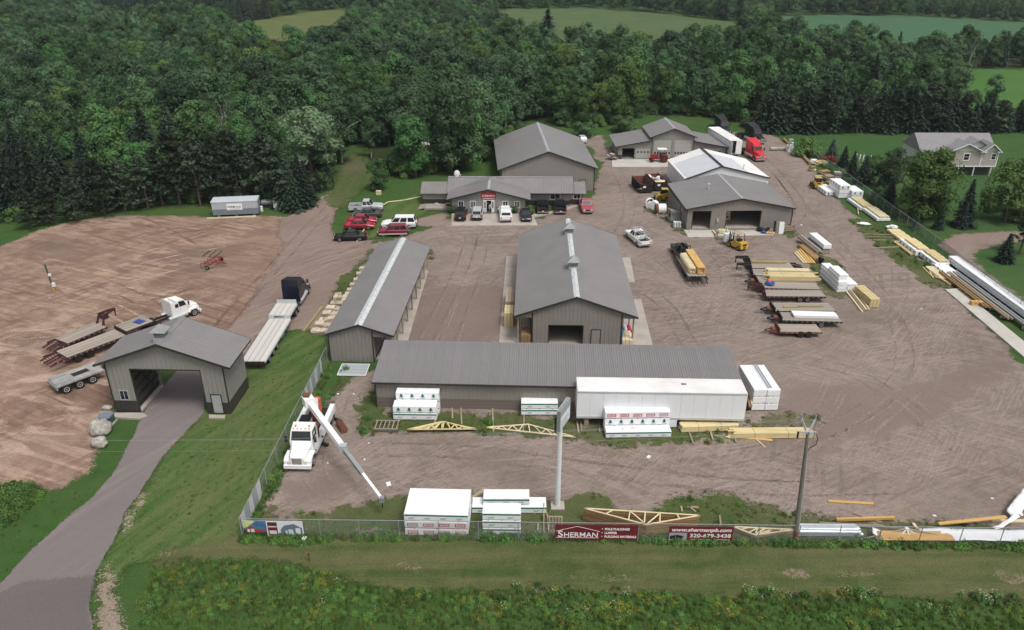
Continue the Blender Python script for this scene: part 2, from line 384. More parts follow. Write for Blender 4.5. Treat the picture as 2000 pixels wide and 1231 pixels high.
earth_mat('puddle', ((0.34, 0.30, 0.29), (0.42, 0.38, 0.37), (0.38, 0.34, 0.33)), [], wob=2.0, width=0.8, fine=0.05)

def sheet(name, poly, z, m, grid=3.0, step=1.2, jit=0.5, kind='structure', world=False, relief=0.0):
    P = [Vector((p[0], p[1])) if world else G(*p).to_2d() for p in poly]
    B = []
    n = len(P); sd = rnd.random() * 90
    for i in range(n):
        a, b = P[i], P[(i + 1) % n]; L = (b - a).length; k = max(1, int(L / step)); nr = Vector((-(b - a).y, (b - a).x)) / max(L, 1e-6)
        for j in range(k):
            t = j / k; q = a.lerp(b, t)
            B.append(q + nr * jit * (mnoise.noise(Vector((q.x * 0.25, q.y * 0.25, sd))) * 1.6 + 0.5 * mnoise.noise(Vector((q.x, q.y, sd)))) * min(1, 4 * t * (1 - t) + 0.15))
    arr = np.array([(b.x, b.y) for b in B]); nb = len(B)
    seg = np.roll(arr, -1, 0) - arr; sl2 = (seg ** 2).sum(1) + 1e-9
    x0, y0 = arr.min(0); x1, y1 = arr.max(0)
    pts = []
    def dist(p):
        t = np.clip(((p - arr) * seg).sum(1) / sl2, 0, 1)
        return math.sqrt((((arr + seg * t[:, None]) - p) ** 2).sum(1).min())
    gx = np.arange(x0 + grid * .5, x1, grid); gy = np.arange(y0 + grid * .5, y1, grid)
    polyl = [tuple(a) for a in arr]
    for gxx in gx:
        for gyy in gy:
            p = np.array((gxx + rnd.uniform(-.3, .3) * grid, gyy + rnd.uniform(-.3, .3) * grid))
            if inpoly(p[0], p[1], polyl):
                dd = dist(p)
                if dd > grid * 0.25: pts.append((p[0], p[1], min(1, dd / 3)))
    allp = [Vector(b) for b in B] + [Vector((p[0], p[1])) for p in pts]
    ed = [0.0] * nb + [p[2] for p in pts]
    r = delaunay_2d_cdt(allp, [(i, (i + 1) % nb) for i in range(nb)], [], 1, 1e-4)
    vs, fs, orig = r[0], r[2], r[3]
    e2 = [ed[o[0]] if o else 0.0 for o in orig]
    me = bpy.data.meshes.new(name)
    me.from_pydata([(v.x, v.y, z + (relief * e2[i] * (0.5 + mnoise.noise(Vector((v.x * .3, v.y * .3, 3)))) if relief else 0)) for i, v in enumerate(vs)], [], [tuple(reversed(f)) if (vs[f[1]] - vs[f[0]]).cross(vs[f[2]] - vs[f[0]]) < 0 else tuple(f) for f in fs])
    a = me.attributes.new('edge', 'FLOAT', 'POINT'); a.data.foreach_set('value', e2)
    me.materials.append(M[m])
    return tag(obj(name, me), kind=kind)

g = MB()
XS = [-3000, -900, -400, -150, 150, 400, 900, 3000]; YS = [-600, -100, 20, 200, 450, 800, 1500, 6000]
for i in range(7):
    for j in range(7):
        g.add([(XS[i], YS[j], 0), (XS[i + 1], YS[j], 0), (XS[i + 1], YS[j + 1], 0), (XS[i], YS[j + 1], 0)], [(0, 1, 2, 3)])
tag(g.build('ground', 'grass', fix=False), kind='structure')

WOOD_EDGE = [(-260, 470), (-60, 445), (100, 425), (330, 402), (560, 398), (612, 380), (640, 335), (655, 300), (690, 285), (715, 300), (735, 345), (800, 352), (860, 340), (965, 305), (1010, 262), (1040, 235),
             (1125, 252), (1190, 246), (1260, 226), (1390, 228), (1450, 243), (1480, 258), (1640, 256), (2000, 256), (2250, 256)]
FIELDS = {
    'hay_field': ([(446, 60), (452, 49), (600, 24), (688, 17), (692, 60), (680, 112), (600, 134), (500, 138), (446, 125)], 'hay'),
    'pasture': ([(962, 26), (985, 19), (1150, 16), (1290, 27), (1420, 41), (1462, 50), (1440, 104), (1340, 128), (1250, 138), (1120, 130), (1010, 100), (965, 75)], 'pasture'),
    'crop_field': ([(1500, 33), (1620, 29), (1800, 33), (2000, 44), (2250, 56), (2250, 114), (2000, 110), (1880, 114), (1850, 130), (1780, 134), (1680, 124), (1590, 100), (1500, 70)], 'crop'),
    'bright_field': ([(1868, 190), (1884, 136), (2060, 132), (2250, 132), (2250, 240), (1960, 240), (1875, 235)], 'brightfield'),
}
for nm, (P, m) in FIELDS.items(): sheet(nm, P, 0.10, m, grid=14, step=8, jit=2.0)
sheet('forest_floor', WOOD_EDGE + [(2250, 140), (1900, 60), (1000, 40), (100, 60), (-260, 150)], 0.03, 'forest_floor', grid=16, step=5, jit=1.5)
sheet('house_lawn', [(1492, 258), (2250, 256), (2250, 640), (2010, 600), (1870, 512), (1745, 425), (1640, 345), (1590, 305), (1545, 280)], 0.012, 'houselawn', grid=4, step=2)
sheet('dirt_lot', [(-150, 540), (0, 480), (60, 454), (130, 433), (240, 419), (420, 423), (520, 421), (596, 428), (590, 500), (520, 610), (440, 690), (350, 705), (235, 765), (222, 815), (192, 895), (172, 940), (92, 962), (60, 948), (0, 955), (-150, 985)],
      0.02, 'dirt', grid=2.2, step=0.8, relief=0.045)
sheet('gravel_road', [(330, 735), (410, 742), (478, 706), (520, 655), (575, 648), (606, 652), (640, 650), (655, 585), (700, 520), (735, 480), (745, 468), (668, 470), (650, 448), (668, 405), (690, 382), (722, 345), (700, 316), (672, 322), (640, 372), (592, 412), (545, 425), (540, 500), (480, 600), (400, 690)],
      0.068, 'roadgravel', grid=2.5, step=0.9)
sheet('gravel_yard', [(495, 1015), (520, 970), (588, 868), (636, 790), (668, 735), (735, 715), (760, 640), (700, 560), (690, 530), (735, 490), (690, 476), (760, 470), (800, 458), (838, 440), (880, 422), (890, 428), (1060, 428), (1092, 402), (1150, 388), (1172, 320), (1128, 266), (1180, 264), (1206, 320), (1420, 310), (1420, 258), (1500, 258), (1530, 275), (1560, 300), (1602, 345), (1640, 392),
       (1700, 440), (1770, 500), (1850, 562), (1965, 670), (2080, 790), (2170, 1000), (2170, 1075), (1900, 1070), (1600, 1066), (1250, 1056), (1000, 1052), (700, 1054), (500, 1054), (490, 1030)],
      0.075, 'gravel', grid=2.2, step=0.9, jit=0.8)
sheet('house_driveway', [(1822, 474), (1860, 457), (1950, 451), (2090, 452), (2150, 480), (1965, 474), (1922, 490), (1913, 506), (1928, 532), (1978, 564), (2150, 660), (2150, 740), (1990, 598), (1900, 532), (1868, 512)], 0.025, 'roadgravel', grid=2, step=0.8)
sheet('lawn', [(400, 795), (430, 790), (470, 750), (474, 716), (520, 690), (555, 648), (645, 645), (652, 705), (604, 830), (544, 925), (490, 1045), (480, 1075), (330, 1105), (262, 1110), (215, 1180), (180, 1118), (215, 1060), (238, 1006), (272, 962), (310, 895), (360, 835)], 0.084, 'lawn', grid=1.6, step=0.8, jit=0.3)
sheet('mown_verge', [(250, 1080), (340, 1066), (470, 1042), (700, 1038), (1000, 1038), (1300, 1044), (1600, 1050), (1900, 1056), (2200, 1062), (2200, 1190), (1800, 1180), (1500, 1175), (1100, 1165), (900, 1165), (760, 1155), (640, 1135), (540, 1110), (400, 1100), (300, 1118)], 0.088, 'verge', grid=1.6, step=0.7, jit=0.4)
sheet('driveway', [(-180, 1290), (0, 1134), (64, 1064), (118, 1016), (172, 973), (215, 922), (250, 860), (274, 806), (300, 770), (330, 735), (352, 712), (420, 700), (425, 715), (405, 740), (407, 810), (370, 845), (320, 903), (285, 962), (250, 1005), (232, 1058), (199, 1115), (186, 1177), (200, 1290)], 0.095, 'asphalt_old', grid=1.5, step=0.7, jit=0.18)
sheet('gravel_shoulder', [(196, 1112), (214, 1100), (232, 1160), (252, 1240), (250, 1300), (196, 1300), (182, 1177)], 0.090, 'shoulder', grid=0.8, step=0.5, jit=0.25)
sheet('gravel_shoulder', [(240, 1020), (262, 985), (300, 935), (322, 905), (334, 905), (300, 962), (262, 1015), (246, 1060), (222, 1100), (214, 1100), (232, 1056)], 0.091, 'shoulder', grid=0.7, step=0.5, jit=0.2)
sheet('bare_patch', [(295, 1088), (310, 1076), (350, 1072), (356, 1080), (325, 1095)], 0.094, 'shoulder', grid=0.6, step=0.4, jit=0.2)
GP = [[(690, 815), (700, 760), (735, 745), (760, 800), (800, 830), (740, 852), (700, 860)],
      [(600, 860), (640, 775), (660, 730), (690, 712), (760, 716), (700, 735), (668, 765), (640, 820), (616, 870)],
      [(735, 800), (1000, 806), (1130, 815), (1200, 845), (1330, 830), (1440, 835), (1520, 800), (1600, 815), (1600, 835), (1520, 838), (1420, 868), (1200, 880), (1130, 870), (1000, 855), (850, 850), (760, 850)],
      [(480, 1040), (508, 985), (535, 930), (552, 935), (528, 985), (560, 1000), (680, 985), (780, 965), (900, 955), (1060, 975), (1160, 955), (1200, 985), (1260, 1000), (1300, 965), (1420, 955), (1500, 985), (1640, 1008), (1760, 1012), (2000, 1030), (2200, 1050), (2200, 1085), (1550, 1064), (1000, 1050), (475, 1052)],
      [(1590, 560), (1580, 520), (1560, 500), (1600, 495), (1640, 510), (1670, 565), (1650, 590), (1610, 580)],
      [(1650, 425), (1700, 430), (1760, 462), (1830, 520), (1870, 560), (1820, 565), (1780, 540), (1720, 490), (1680, 460)],
      [(640, 590), (660, 545), (690, 525), (712, 530), (690, 570), (665, 610)],
      [(1288, 425), (1330, 420), (1345, 452), (1370, 468), (1340, 462), (1310, 450)],
      [(1255, 415), (1258, 395), (1300, 385), (1310, 420), (1280, 425)],
      [(830, 495), (838, 480), (850, 500), (842, 520)],
      [(1385, 455), (1400, 450), (1420, 475), (1398, 470)],
      [(1520, 455), (1552, 440), (1560, 460), (1545, 470)]]
for i, P in enumerate(GP): sheet('grass_patch', P, 0.0785 + 0.0004 * i, 'patchgrass', grid=1.2, step=0.6, jit=0.5)
sheet('lane_grass', [(628, 392), (668, 318), (690, 296), (712, 306), (735, 345), (712, 372), (690, 392), (670, 408), (645, 410)], 0.0705, 'patchgrass', grid=1.2, step=.6, jit=.6)
for i, P in enumerate([[(805, 440), (815, 425), (850, 418), (880, 415), (880, 440), (840, 450)]]): sheet('bare_patch', P, 0.0775, 'roadgravel', grid=1.2, step=0.6)
sheet('office_lawn', [(728, 470), (690, 475), (720, 455), (752, 395), (835, 378), (885, 400), (884, 420), (850, 412), (815, 430), (802, 460)], 0.086, 'lawn', grid=1.2, step=0.6, jit=0.3)
for i, P in enumerate([[(1540, 740), (1760, 760), (1960, 690), (1990, 720), (1800, 830), (1600, 900), (1480, 850)], [(740, 700), (790, 640), (840, 560), (990, 560), (1000, 640), (960, 690)], [(520, 950), (600, 930), (760, 900), (700, 960), (560, 990)]]):
    sheet('worn_track', P, 0.0765 + 0.0003 * i, 'stain_dark', grid=1.6, step=0.8, jit=1.2)
for i, P in enumerate([[(82, 588), (92, 578), (108, 576), (104, 588)], [(150, 592), (196, 587), (200, 592), (160, 596)], [(34, 622), (60, 614), (58, 624)]]):
    sheet('puddle', P, 0.067, 'puddle', grid=0.6, step=0.4, jit=0.3)
# concrete slabs: each a real step
def slab(pts, z, m='concrete', name='concrete_pad', zb=0.0):
    P = [G(*p, z) for p in pts]; b = MB()
    n = len(P); b.add([(p.x, p.y, zb) for p in P] + list(P), [tuple(range(n))[::-1], tuple(range(n, 2 * n))] + [(i, (i + 1) % n, n + (i + 1) % n, n + i) for i in range(n)])
    return tag(b.build(name, m), kind='structure')
slab([(1336, 449), (1394, 450), (1394, 463), (1344, 463)], 0.14, 'concrete_new')
slab([(1399, 450), (1500, 450), (1512, 459), (1403, 461)], 0.14, 'concrete_new')
slab([(1195, 311), (1290, 311), (1345, 311), (1345, 326), (1196, 326)], 0.14, 'concrete_new')
slab([(882, 417), (1040, 417), (1050, 440), (882, 441)], 0.14, 'concrete')
slab([(1846, 565), (1872, 563), (2060, 715), (2060, 748)], 0.22, 'concrete_new')
slab([(989, 500), (1018, 500), (1040, 676), (974, 676)], 0.20, 'concrete')
slab([(1205, 503), (1231, 503), (1240, 551), (1210, 551)], 0.20, 'concrete')
slab([(1225, 584), (1252, 584), (1276, 678), (1210, 679)], 0.20, 'concrete')
slab([(815, 523), (838, 523), (790, 690), (735, 700)], 0.19, 'concrete')
slab([(213, 806), (280, 806), (288, 812), (270, 817), (222, 815)], 0.20, 'concrete')
slab([(408, 810), (440, 811), (438, 817), (408, 816)], 0.24, 'concrete')
slab([(1030, 420), (1070, 414), (1132, 399), (1136, 401), (1075, 417), (1040, 424)], 0.24, 'concrete')
# tyre tracks: curved ribbons pressed into the gravel and the dirt
def track_mat(name, col, amt):
    k = N(name); at = k.n('Attribute'); at.attribute_name = 'edge'
    f = k.noise(k.coord('Object'), 0.35, 4, 0.6); f2 = k.noise(k.coord('Object'), 6.0, 3, 0.7)
    k.col(k.mix(0.6, col, k.ramp(f2, [(0.3, 0.7), (0.7, 1.3)]), 'MULTIPLY')); k.b.inputs['Roughness'].default_value = .95; k.b.inputs['Specular IOR Level'].default_value = .1
    a = k.math('MULTIPLY', at.outputs['Fac'], k.ramp(f, [(0.28, 0.0), (0.6, amt)]))
    fn = k.ramp(k.noise(k.coord('Object'), 9.0, 2, 0.7), [(0.32, 0.0), (0.68, 1.0)]); a = k.math('DIVIDE', k.math('SUBTRACT', a, fn), 0.05, clamp=True)
    tr = k.n('BsdfTransparent'); mx = k.n('MixShader'); k.l(a, mx.inputs[0]); k.l(tr.outputs[0], mx.inputs[1]); k.l(k.b.outputs[0], mx.inputs[2]); k.l(mx.outputs[0], k.out.inputs[0]); M[name] = k.m
track_mat('rut_dark', (0.145, 0.108, 0.092), .55); track_mat('rut_pale', (0.315, 0.255, 0.225), .5); track_mat('rut_earth', (0.130, 0.078, 0.056), .5); track_mat('rut_sand', (0.48, 0.355, 0.265), .8); track_mat('rut_lawn', (0.155, 0.160, 0.065), .45)
_tz = [0.0]
def track(pts, m, z0, gauge=1.9, w=.42):
    P = [G(*p).to_2d() for p in pts]; Q = []
    E_ = [P[0] * 2 - P[1]] + P + [P[-1] * 2 - P[-2]]
    for i in range(1, len(E_) - 2):
        p0, p1, p2, p3 = E_[i - 1:i + 3]; n = max(4, int((p2 - p1).length / .8))
        for j in range(n):
            t = j / n; Q.append(.5 * ((2 * p1) + (p2 - p0) * t + (2 * p0 - 5 * p1 + 4 * p2 - p3) * t * t + (3 * p1 - p0 - 3 * p2 + p3) * t ** 3))
    Q.append(P[-1]); _tz[0] += .00012; V, F, A = [], [], []
    for s_ in ((-1, 1) if gauge else (0,)):
        o = len(V)
        for i, q in enumerate(Q):
            d_ = (Q[min(i + 1, len(Q) - 1)] - Q[max(i - 1, 0)]).normalized(); nr = Vector((-d_.y, d_.x)); c = q + nr * (s_ * gauge / 2 + .08 * mnoise.noise(Vector((q.x, q.y, s_))))
            en = min(1, i / 4, (len(Q) - 1 - i) / 4)
            for u in (-.5, -.2, .2, .5): p = c + nr * u * w; V.append((p.x, p.y, z0 + _tz[0])); A.append(0.0 if abs(u) > .4 else en)
        for i in range(len(Q) - 1):
            for j in range(3): a = o + i * 4 + j; F.append((a, a + 4, a + 5, a + 1))
    me = bpy.data.meshes.new('tyre_track'); me.from_pydata(V, [], F); me.attributes.new('edge', 'FLOAT', 'POINT').data.foreach_set('value', A); me.materials.append(M[m])
    return tag(obj('tyre_track', me), kind='structure')
tk = random.Random(3)
YT = [[(1300, 900), (1500, 880), (1700, 800), (1780, 700), (1740, 600), (1640, 500), (1570, 420), (1520, 350)], [(1250, 700), (1350, 640), (1420, 560), (1400, 500), (1330, 470), (1250, 440)], [(900, 900), (1150, 905), (1400, 925), (1700, 905), (1950, 830)], [(700, 880), (900, 885), (1200, 925), (1500, 955), (1800, 950)],
      [(1260, 650), (1330, 700), (1500, 720), (1700, 690), (1850, 640)], [(860, 690), (900, 600), (930, 520), (960, 450), (1060, 440)], [(820, 700), (870, 600), (915, 500), (900, 460), (780, 485), (640, 520)], [(1200, 480), (1230, 400), (1200, 330), (1160, 290)], [(1500, 330), (1540, 400), (1600, 460), (1700, 560), (1800, 680)],
      [(1250, 560), (1300, 600), (1360, 690), (1480, 790), (1650, 850)], [(1480, 900), (1600, 800), (1640, 700), (1600, 660)], [(680, 740), (640, 830), (610, 900), (640, 960), (760, 940)], [(1260, 500), (1330, 540), (1450, 490), (1560, 420), (1520, 340), (1480, 300)], [(1900, 900), (1750, 780), (1640, 720), (1500, 700)], [(1150, 920), (1300, 960), (1500, 930), (1660, 860), (1800, 740)]]
for i, P in enumerate(YT):
    track(P, 'rut_pale' if i % 2 == 0 else 'rut_dark', .0795, 1.9, .34); track([(x + tk.uniform(-14, 14), y + tk.uniform(-6, 6)) for x, y in P], 'rut_dark' if i % 3 == 0 else 'rut_pale', .0795, 1.8, .36)
RT = [[(345, 725), (430, 640), (520, 540), (600, 450), (650, 400), (695, 330)], [(360, 735), (470, 650), (560, 560), (660, 500), (760, 480), (870, 460)], [(400, 690), (500, 560), (620, 500), (740, 485)], [(330, 725), (420, 610), (560, 500), (640, 470)]]
for i, P in enumerate(RT): track(P, 'rut_pale' if i % 2 else 'rut_dark', .072)
for k in range(26):
    x, y = tk.uniform(20, 480), tk.uniform(440, 700); L_ = tk.uniform(80, 220); a = tk.choice((-.28, -.22, -.33, .55, -.12)) + tk.uniform(-.05, .05)
    if y > 560 and x > 330: continue
    P = [(x - L_ * .5, y - a * L_ * .5), (x, y + tk.uniform(-6, 6)), (x + L_ * .5, y + a * L_ * .5)]
    if P[2][0] > 520: continue
    track(P, 'rut_earth' if k % 3 else 'rut_sand', .0775, tk.choice((1.9, 0, 2.2)), tk.choice((.4, .5, .8)))
for k in range(9):
    u = k / 8; track([(300 + 190 * u + 20, 1060 - 60 * u), (360 + 170 * u, 940 - 40 * u), (430 + 130 * u, 830 - 60 * u), (500 + 100 * u, 730 - 40 * u)], 'rut_lawn', .0905, 0, .9)
sheet('asphalt_patch', [(-180, 1300), (-60, 1180), (60, 1130), (150, 1118), (196, 1120), (184, 1177), (196, 1300)], .099, 'asphalt_dark', grid=1.2, step=.7, jit=.25)
for i, P in enumerate([[(1500, 1118), (1600, 1112), (1720, 1120), (1640, 1130), (1540, 1130)], [(1940, 1128), (1990, 1118), (2060, 1128), (2000, 1140)], [(700, 1108), (800, 1100), (860, 1112), (790, 1122)], [(1100, 1128), (1180, 1122), (1260, 1132), (1170, 1140)], [(560, 1030), (600, 1022), (640, 1030), (600, 1040)]]):
    sheet('bare_patch', P, .0935 + .0004 * i, 'thin_soil', grid=.8, step=.5, jit=.5)
GZ = 0.078                                       # level of the gravel
# ------------------------------------------------------------------ buildings
def facade(mb, x0, x1, z0, top, opens, y0, y1, axis='x', brk=()):
    """wall slab between y0 and y1 with openings (xa,xb,za,zb); top(x) is its upper edge"""
    xs = sorted(set([x0, x1] + [v for o in opens for v in o[:2] if x0 < v < x1] + [b for b in brk if x0 < b < x1]))
    for a, b in zip(xs[:-1], xs[1:]):
        cuts = sorted([(o[2], o[3]) for o in opens if o[0] <= a + 1e-6 and o[1] >= b - 1e-6])
        z = z0; spans = []
        for c in cuts:
            if c[0] > z + 1e-6: spans.append((z, c[0], False))
            z = c[1]
        spans.append((z, None, True))
        for (lo, hi, isT) in spans:
            ta, tb = (top(a), top(b)) if isT else (hi, hi)
            if isT and max(ta, tb) <= lo: continue
            pts = []
            for y in (y0, y1):
                for (x, zz) in ((a, lo), (b, lo), (b, tb), (a, ta)): pts.append((x, y, zz) if axis == 'x' else (y, x, zz))
            mb.add(pts, ((0, 1, 2, 3), (7, 6, 5, 4), (0, 4, 5, 1), (1, 5, 6, 2), (2, 6, 7, 3), (3, 7, 4, 0)))
def window(parent, x0, x1, z0, z1, y, panes=(2, 1), frame='white_paint', axis='x', out=-1, fw=0.09):
    """a framed window set on a wall face; panes as their own pieces"""
    def B(mb, a, b, c, d_, ya, yb):
        mb.box(a, b, min(ya, yb), max(ya, yb), c, d_) if axis == 'x' else mb.box(min(ya, yb), max(ya, yb), a, b, c, d_)
    f = MB()
    for a, b, c, d_ in ((x0, x0 + fw, z0, z1), (x1 - fw, x1, z0, z1), (x0 + fw, x1 - fw, z1 - fw, z1), (x0 + fw, x1 - fw, z0, z0 + fw)): B(f, a, b, c, d_, y, y + out * 0.06)
    n, m_ = panes; iw = (x1 - x0 - 2 * fw) / n; ih = (z1 - z0 - 2 * fw) / m_
    for i in range(1, n): B(f, x0 + fw + i * iw - 0.03, x0 + fw + i * iw + 0.03, z0 + fw, z1 - fw, y, y + out * 0.05)
    for j in range(1, m_): B(f, x0 + fw, x1 - fw, z0 + fw + j * ih - 0.025, z0 + fw + j * ih + 0.025, y, y + out * 0.047)
    wo = f.build('window', frame, parent)
    for i in range(n):
        for j in range(m_):
            p = MB(); B(p, x0 + fw + i * iw + (0.03 if i else 0), x0 + fw + (i + 1) * iw - (0.03 if i < n - 1 else 0), z0 + fw + j * ih, z0 + fw + (j + 1) * ih, y + out * 0.005, y + out * 0.02)
            p.build('pane', 'glass_dark', wo)
    return wo
def walk_door(parent, x0, x1, z0, z1, y, m='door_grey', axis='x', out=-1):
    def B(mb, a, b, c, d_, ya, yb):
        mb.box(a, b, min(ya, yb), max(ya, yb), c, d_) if axis == 'x' else mb.box(min(ya, yb), max(ya, yb), a, b, c, d_)
    d_ = MB(); B(d_, x0, x1, z0, z1, y, y + out * 0.03); do = d_.build('door', m, parent)
    t = MB()
    for a, b, c, e in ((x0 - .08, x0, z0, z1 + .08), (x1, x1 + .08, z0, z1 + .08), (x0, x1, z1, z1 + .08)): B(t, a, b, c, e, y, y + out * 0.055)
    t.build('door_trim', 'trim_dark' if m != 'white_paint' else 'white_paint', do)
    h = MB(); B(h, x1 - 0.16, x1 - 0.08, z0 + 0.95, z0 + 1.05, y + out * .03, y + out * 0.10); h.build('handle', 'chrome', do)
def overhead_door(parent, x0, x1, z0, z1, y, rows=4, win_row=None, nwin=4, m='door_tan', out=-1):
    d_ = thing_part('overhead_door', parent)
    h = (z1 - z0) / rows
    for r_ in range(rows):
        bx('door_panel', m, d_, x0 + .005, x1 - .005, y - 0.03, y + 0.03, z0 + r_ * h + 0.012, z0 + (r_ + 1) * h - 0.012)
    if win_row is not None:
        wv = (x1 - x0) / nwin
        for i in range(nwin):
            c = x0 + (i + .5) * wv; bx('pane', 'glass_dark', d_, c - wv * .3, c + wv * .3, y + out * .05, y + out * .032, z0 + (win_row + .25) * h, z0 + (win_row + .75) * h)
    return d_
def thing_part(name, parent, loc=(0, 0, 0), rz=0.0):
    o = bpy.data.objects.new(name, None); C.objects.link(o); o.parent = parent; o.location = loc; o.rotation_euler = (0, 0, rz); return o
def slope(mb, x0, z0, x1, z1, y0, y1, t=0.12):
    """roof slab from (x0,z0) to (x1,z1) running y0..y1"""
    L = math.hypot(x1 - x0, z1 - z0); nx, nz = -(z1 - z0) / L * t, (x1 - x0) / L * t
    if nz < 0: nx, nz = -nx, -nz
    mb.prism([(x0, z0), (x1, z1), (x1 + nx, z1 + nz), (x0 + nx, z0 + nz)], 'y', y0, y1)
def gable(root, W, D, eave, ridge, ovx=0.4, ovy=0.35, front=(), back=(), left=(), right=(), x_lo=None, wain=0.0, sid='siding', roofm='roof', cap='ridge_grey', capw=0.3, gable_x=None, trim='trim_dark', floor='concrete', ridge_x=None, bare_side=()):
    """ridge runs along local y. x_lo=(a,b): the part of the front that reaches the ground. Front face is y=0."""
    rx = W / 2 if ridge_x is None else ridge_x
    top = lambda x: eave + (ridge - eave) * (x / rx if x <= rx else (W - x) / (W - rx))
    T = 0.15
    a, b = x_lo if x_lo else (0, W)
    sd = sid + '_side'
    for nm, ops, y in (('front_wall', front, 0.0), ('back_wall', back, D - T)):
        mb = MB(); ops = list(ops)
        if x_lo: ops = ops + [(0, a, 0, eave * 0.93), (b, W, 0, eave * 0.93)]
        facade(mb, 0, W, 0, top, [o for o in ops], y, y + T, brk=(rx,)); mb.build(nm, sid, root)
    for nm, ops, x in (('left_wall', left, a), ('right_wall', right, b - T)):
        if nm in bare_side: continue
        mb = MB(); facade(mb, T, D - T, 0, lambda q: top(x + T / 2) - 0.02, list(ops), x, x + T, axis='y'); mb.build(nm, sd, root)
    if wain:
        y = -0.02
        segs = []; xs = [a]
        for o in sorted(front): segs.append((xs[-1], o[0])) if o[2] < 0.1 else None; xs.append(o[1]) if o[2] < 0.1 else None
        segs.append((xs[-1], b))
        for (p, q) in segs:
            if q - p > 0.1: bx('wainscot', 'wainscot', root, p, q, -0.022, 0.0, 0, wain)
        bx('wainscot', 'wainscot_side', root, b, b + 0.022, 0, D, 0, wain); bx('wainscot', 'wainscot_side', root, a - 0.022, a, 0, D, 0, wain)
    sl_ = (ridge - eave) / rx; sr_ = (ridge - eave) / (W - rx)
    mb = MB(); slope(mb, -ovx, eave - ovx * sl_, rx, ridge, -ovy, D + ovy); ro = mb.build('roof_slope', roofm, root)
    mb = MB(); slope(mb, W + ovx, eave - ovx * sr_, rx, ridge, -ovy, D + ovy); mb.build('roof_slope', roofm, root)
    c = MB(); c.prism([(rx - capw, ridge + 0.135 - capw * sl_), (rx, ridge + 0.135), (rx + capw, ridge + 0.135 - capw * sr_), (rx + capw, ridge + 0.175 - capw * sr_), (rx, ridge + 0.175), (rx - capw, ridge + 0.175 - capw * sl_)], 'y', -ovy, D + ovy)
    c.build('ridge_cap', cap, root)
    tr = MB()
    for (x0, x1, s_) in ((-ovx, rx, sl_), (W + ovx, rx, sr_)):
        z0 = eave - ovx * s_
        for y in (-ovy - 0.03, D + ovy + 0.004): tr.prism([(x0, z0 - 0.10), (x1, ridge - 0.10), (x1, ridge + 0.14), (x0, z0 + 0.14)], 'y', y, y + 0.026)
        xx = x0 - 0.03 if x0 < rx else x0 + 0.004
        tr.box(xx, xx + 0.026, -ovy, D + ovy, z0 - 0.08, z0 + 0.10)
    tr.build('trim', trim, root)
    for x in (a, b): bx('corner_trim', trim, root, x - 0.07, x + 0.07, -0.035, -0.004, wain, top(x) * (0.93 if x_lo else 1))
    if floor: bx('floor', floor, root, a + T, b - T, T, D - T, -0.02, 0.09)
def cupola(root, x, y, z, s=1.0, m='roof'):
    o = thing_part('cupola', root, (x, y, z))
    MB().prism([(-.62 * s, -.35), (.62 * s, -.35), (.62 * s, .1), (-.62 * s, .1)], 'y', -.62 * s, .62 * s).build('base', 'ridge_grey', o)
    b = MB(); b.box(-.5 * s, .5 * s, -.5 * s, .5 * s, .1, .75 * s); b.build('louvre_box', 'trim_dark', o)
    for k in range(3):
        for (ax, sg) in (('x', 1), ('x', -1), ('y', 1), ('y', -1)):
            c = (0, sg * .51 * s, .2 + k * .18 * s) if ax == 'x' else (sg * .51 * s, 0, .2 + k * .18 * s)
            piece('slat', 'ridge_grey', o, c, (1.02 * s, .05, .08 * s) if ax == 'x' else (.05, 1.02 * s, .08 * s))
    r_ = MB(); q = .8 * s; r_.add([(-q, -q, .75 * s), (q, -q, .75 * s), (q, q, .75 * s), (-q, q, .75 * s), (0, 0, 1.45 * s), (-q, -q, .69 * s), (q, -q, .69 * s), (q, q, .69 * s), (-q, q, .69 * s)],
            [(0, 1, 4), (1, 2, 4), (2, 3, 4), (3, 0, 4), (8, 7, 6, 5), (0, 5, 6, 1), (1, 6, 7, 2), (2, 7, 8, 3), (3, 8, 5, 0)])
    r_.build('cap_roof', 'cupola_cap', o)
    return o

# gate house over the driveway
o = thing('gate_house', 'grey drive-through gate building straddling the asphalt driveway', 'gate house', (-38.66, 63.45, 0.03), R(-2.2))
gable(o, 11.34, 5.0, 5.70, 7.75, 0.85, 0.45, front=[(2.35, 9.1, 0, 4.85)], back=[(2.35, 9.1, 0, 4.85)], wain=1.35, sid='siding_gate', floor=None, capw=0.35, cap='roof')
window(o, 0.75, 1.65, 1.42, 2.55, -0.02, (2, 1), 'door_grey'); walk_door(o, 9.75, 10.65, 0.2, 2.22, -0.03)
cupola(o, 5.67, 0.85, 8.02, 0.92)
for x in (2.35, 9.1): bx('jamb', 'trim_dark', o, x - .05 if x < 5 else x - .02, x + .02 if x < 5 else x + .05, -.04, 0.17, 0, 4.9)
bx('header_trim', 'trim_dark', o, 2.3, 9.15, -.04, -.006, 4.84, 4.95)
bx('inner_floor', 'concrete', o, 0.15, 2.5, 0.15, 4.85, 0.02, 0.22)
iw = thing_part('inner_wall', o)                                  # office room wall inside the passage: dark girts
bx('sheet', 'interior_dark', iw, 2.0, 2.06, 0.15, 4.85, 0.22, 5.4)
for z in (0.6, 1.5, 2.4, 3.3, 4.2): piece('girt', 'steel_dark', iw, (2.10, 2.5, z), (.09, 4.7, .12))
piece('brace', 'steel_dark', iw, (2.12, 2.4, 2.9), (.08, .12, 4.2), (R(35), 0, 0))

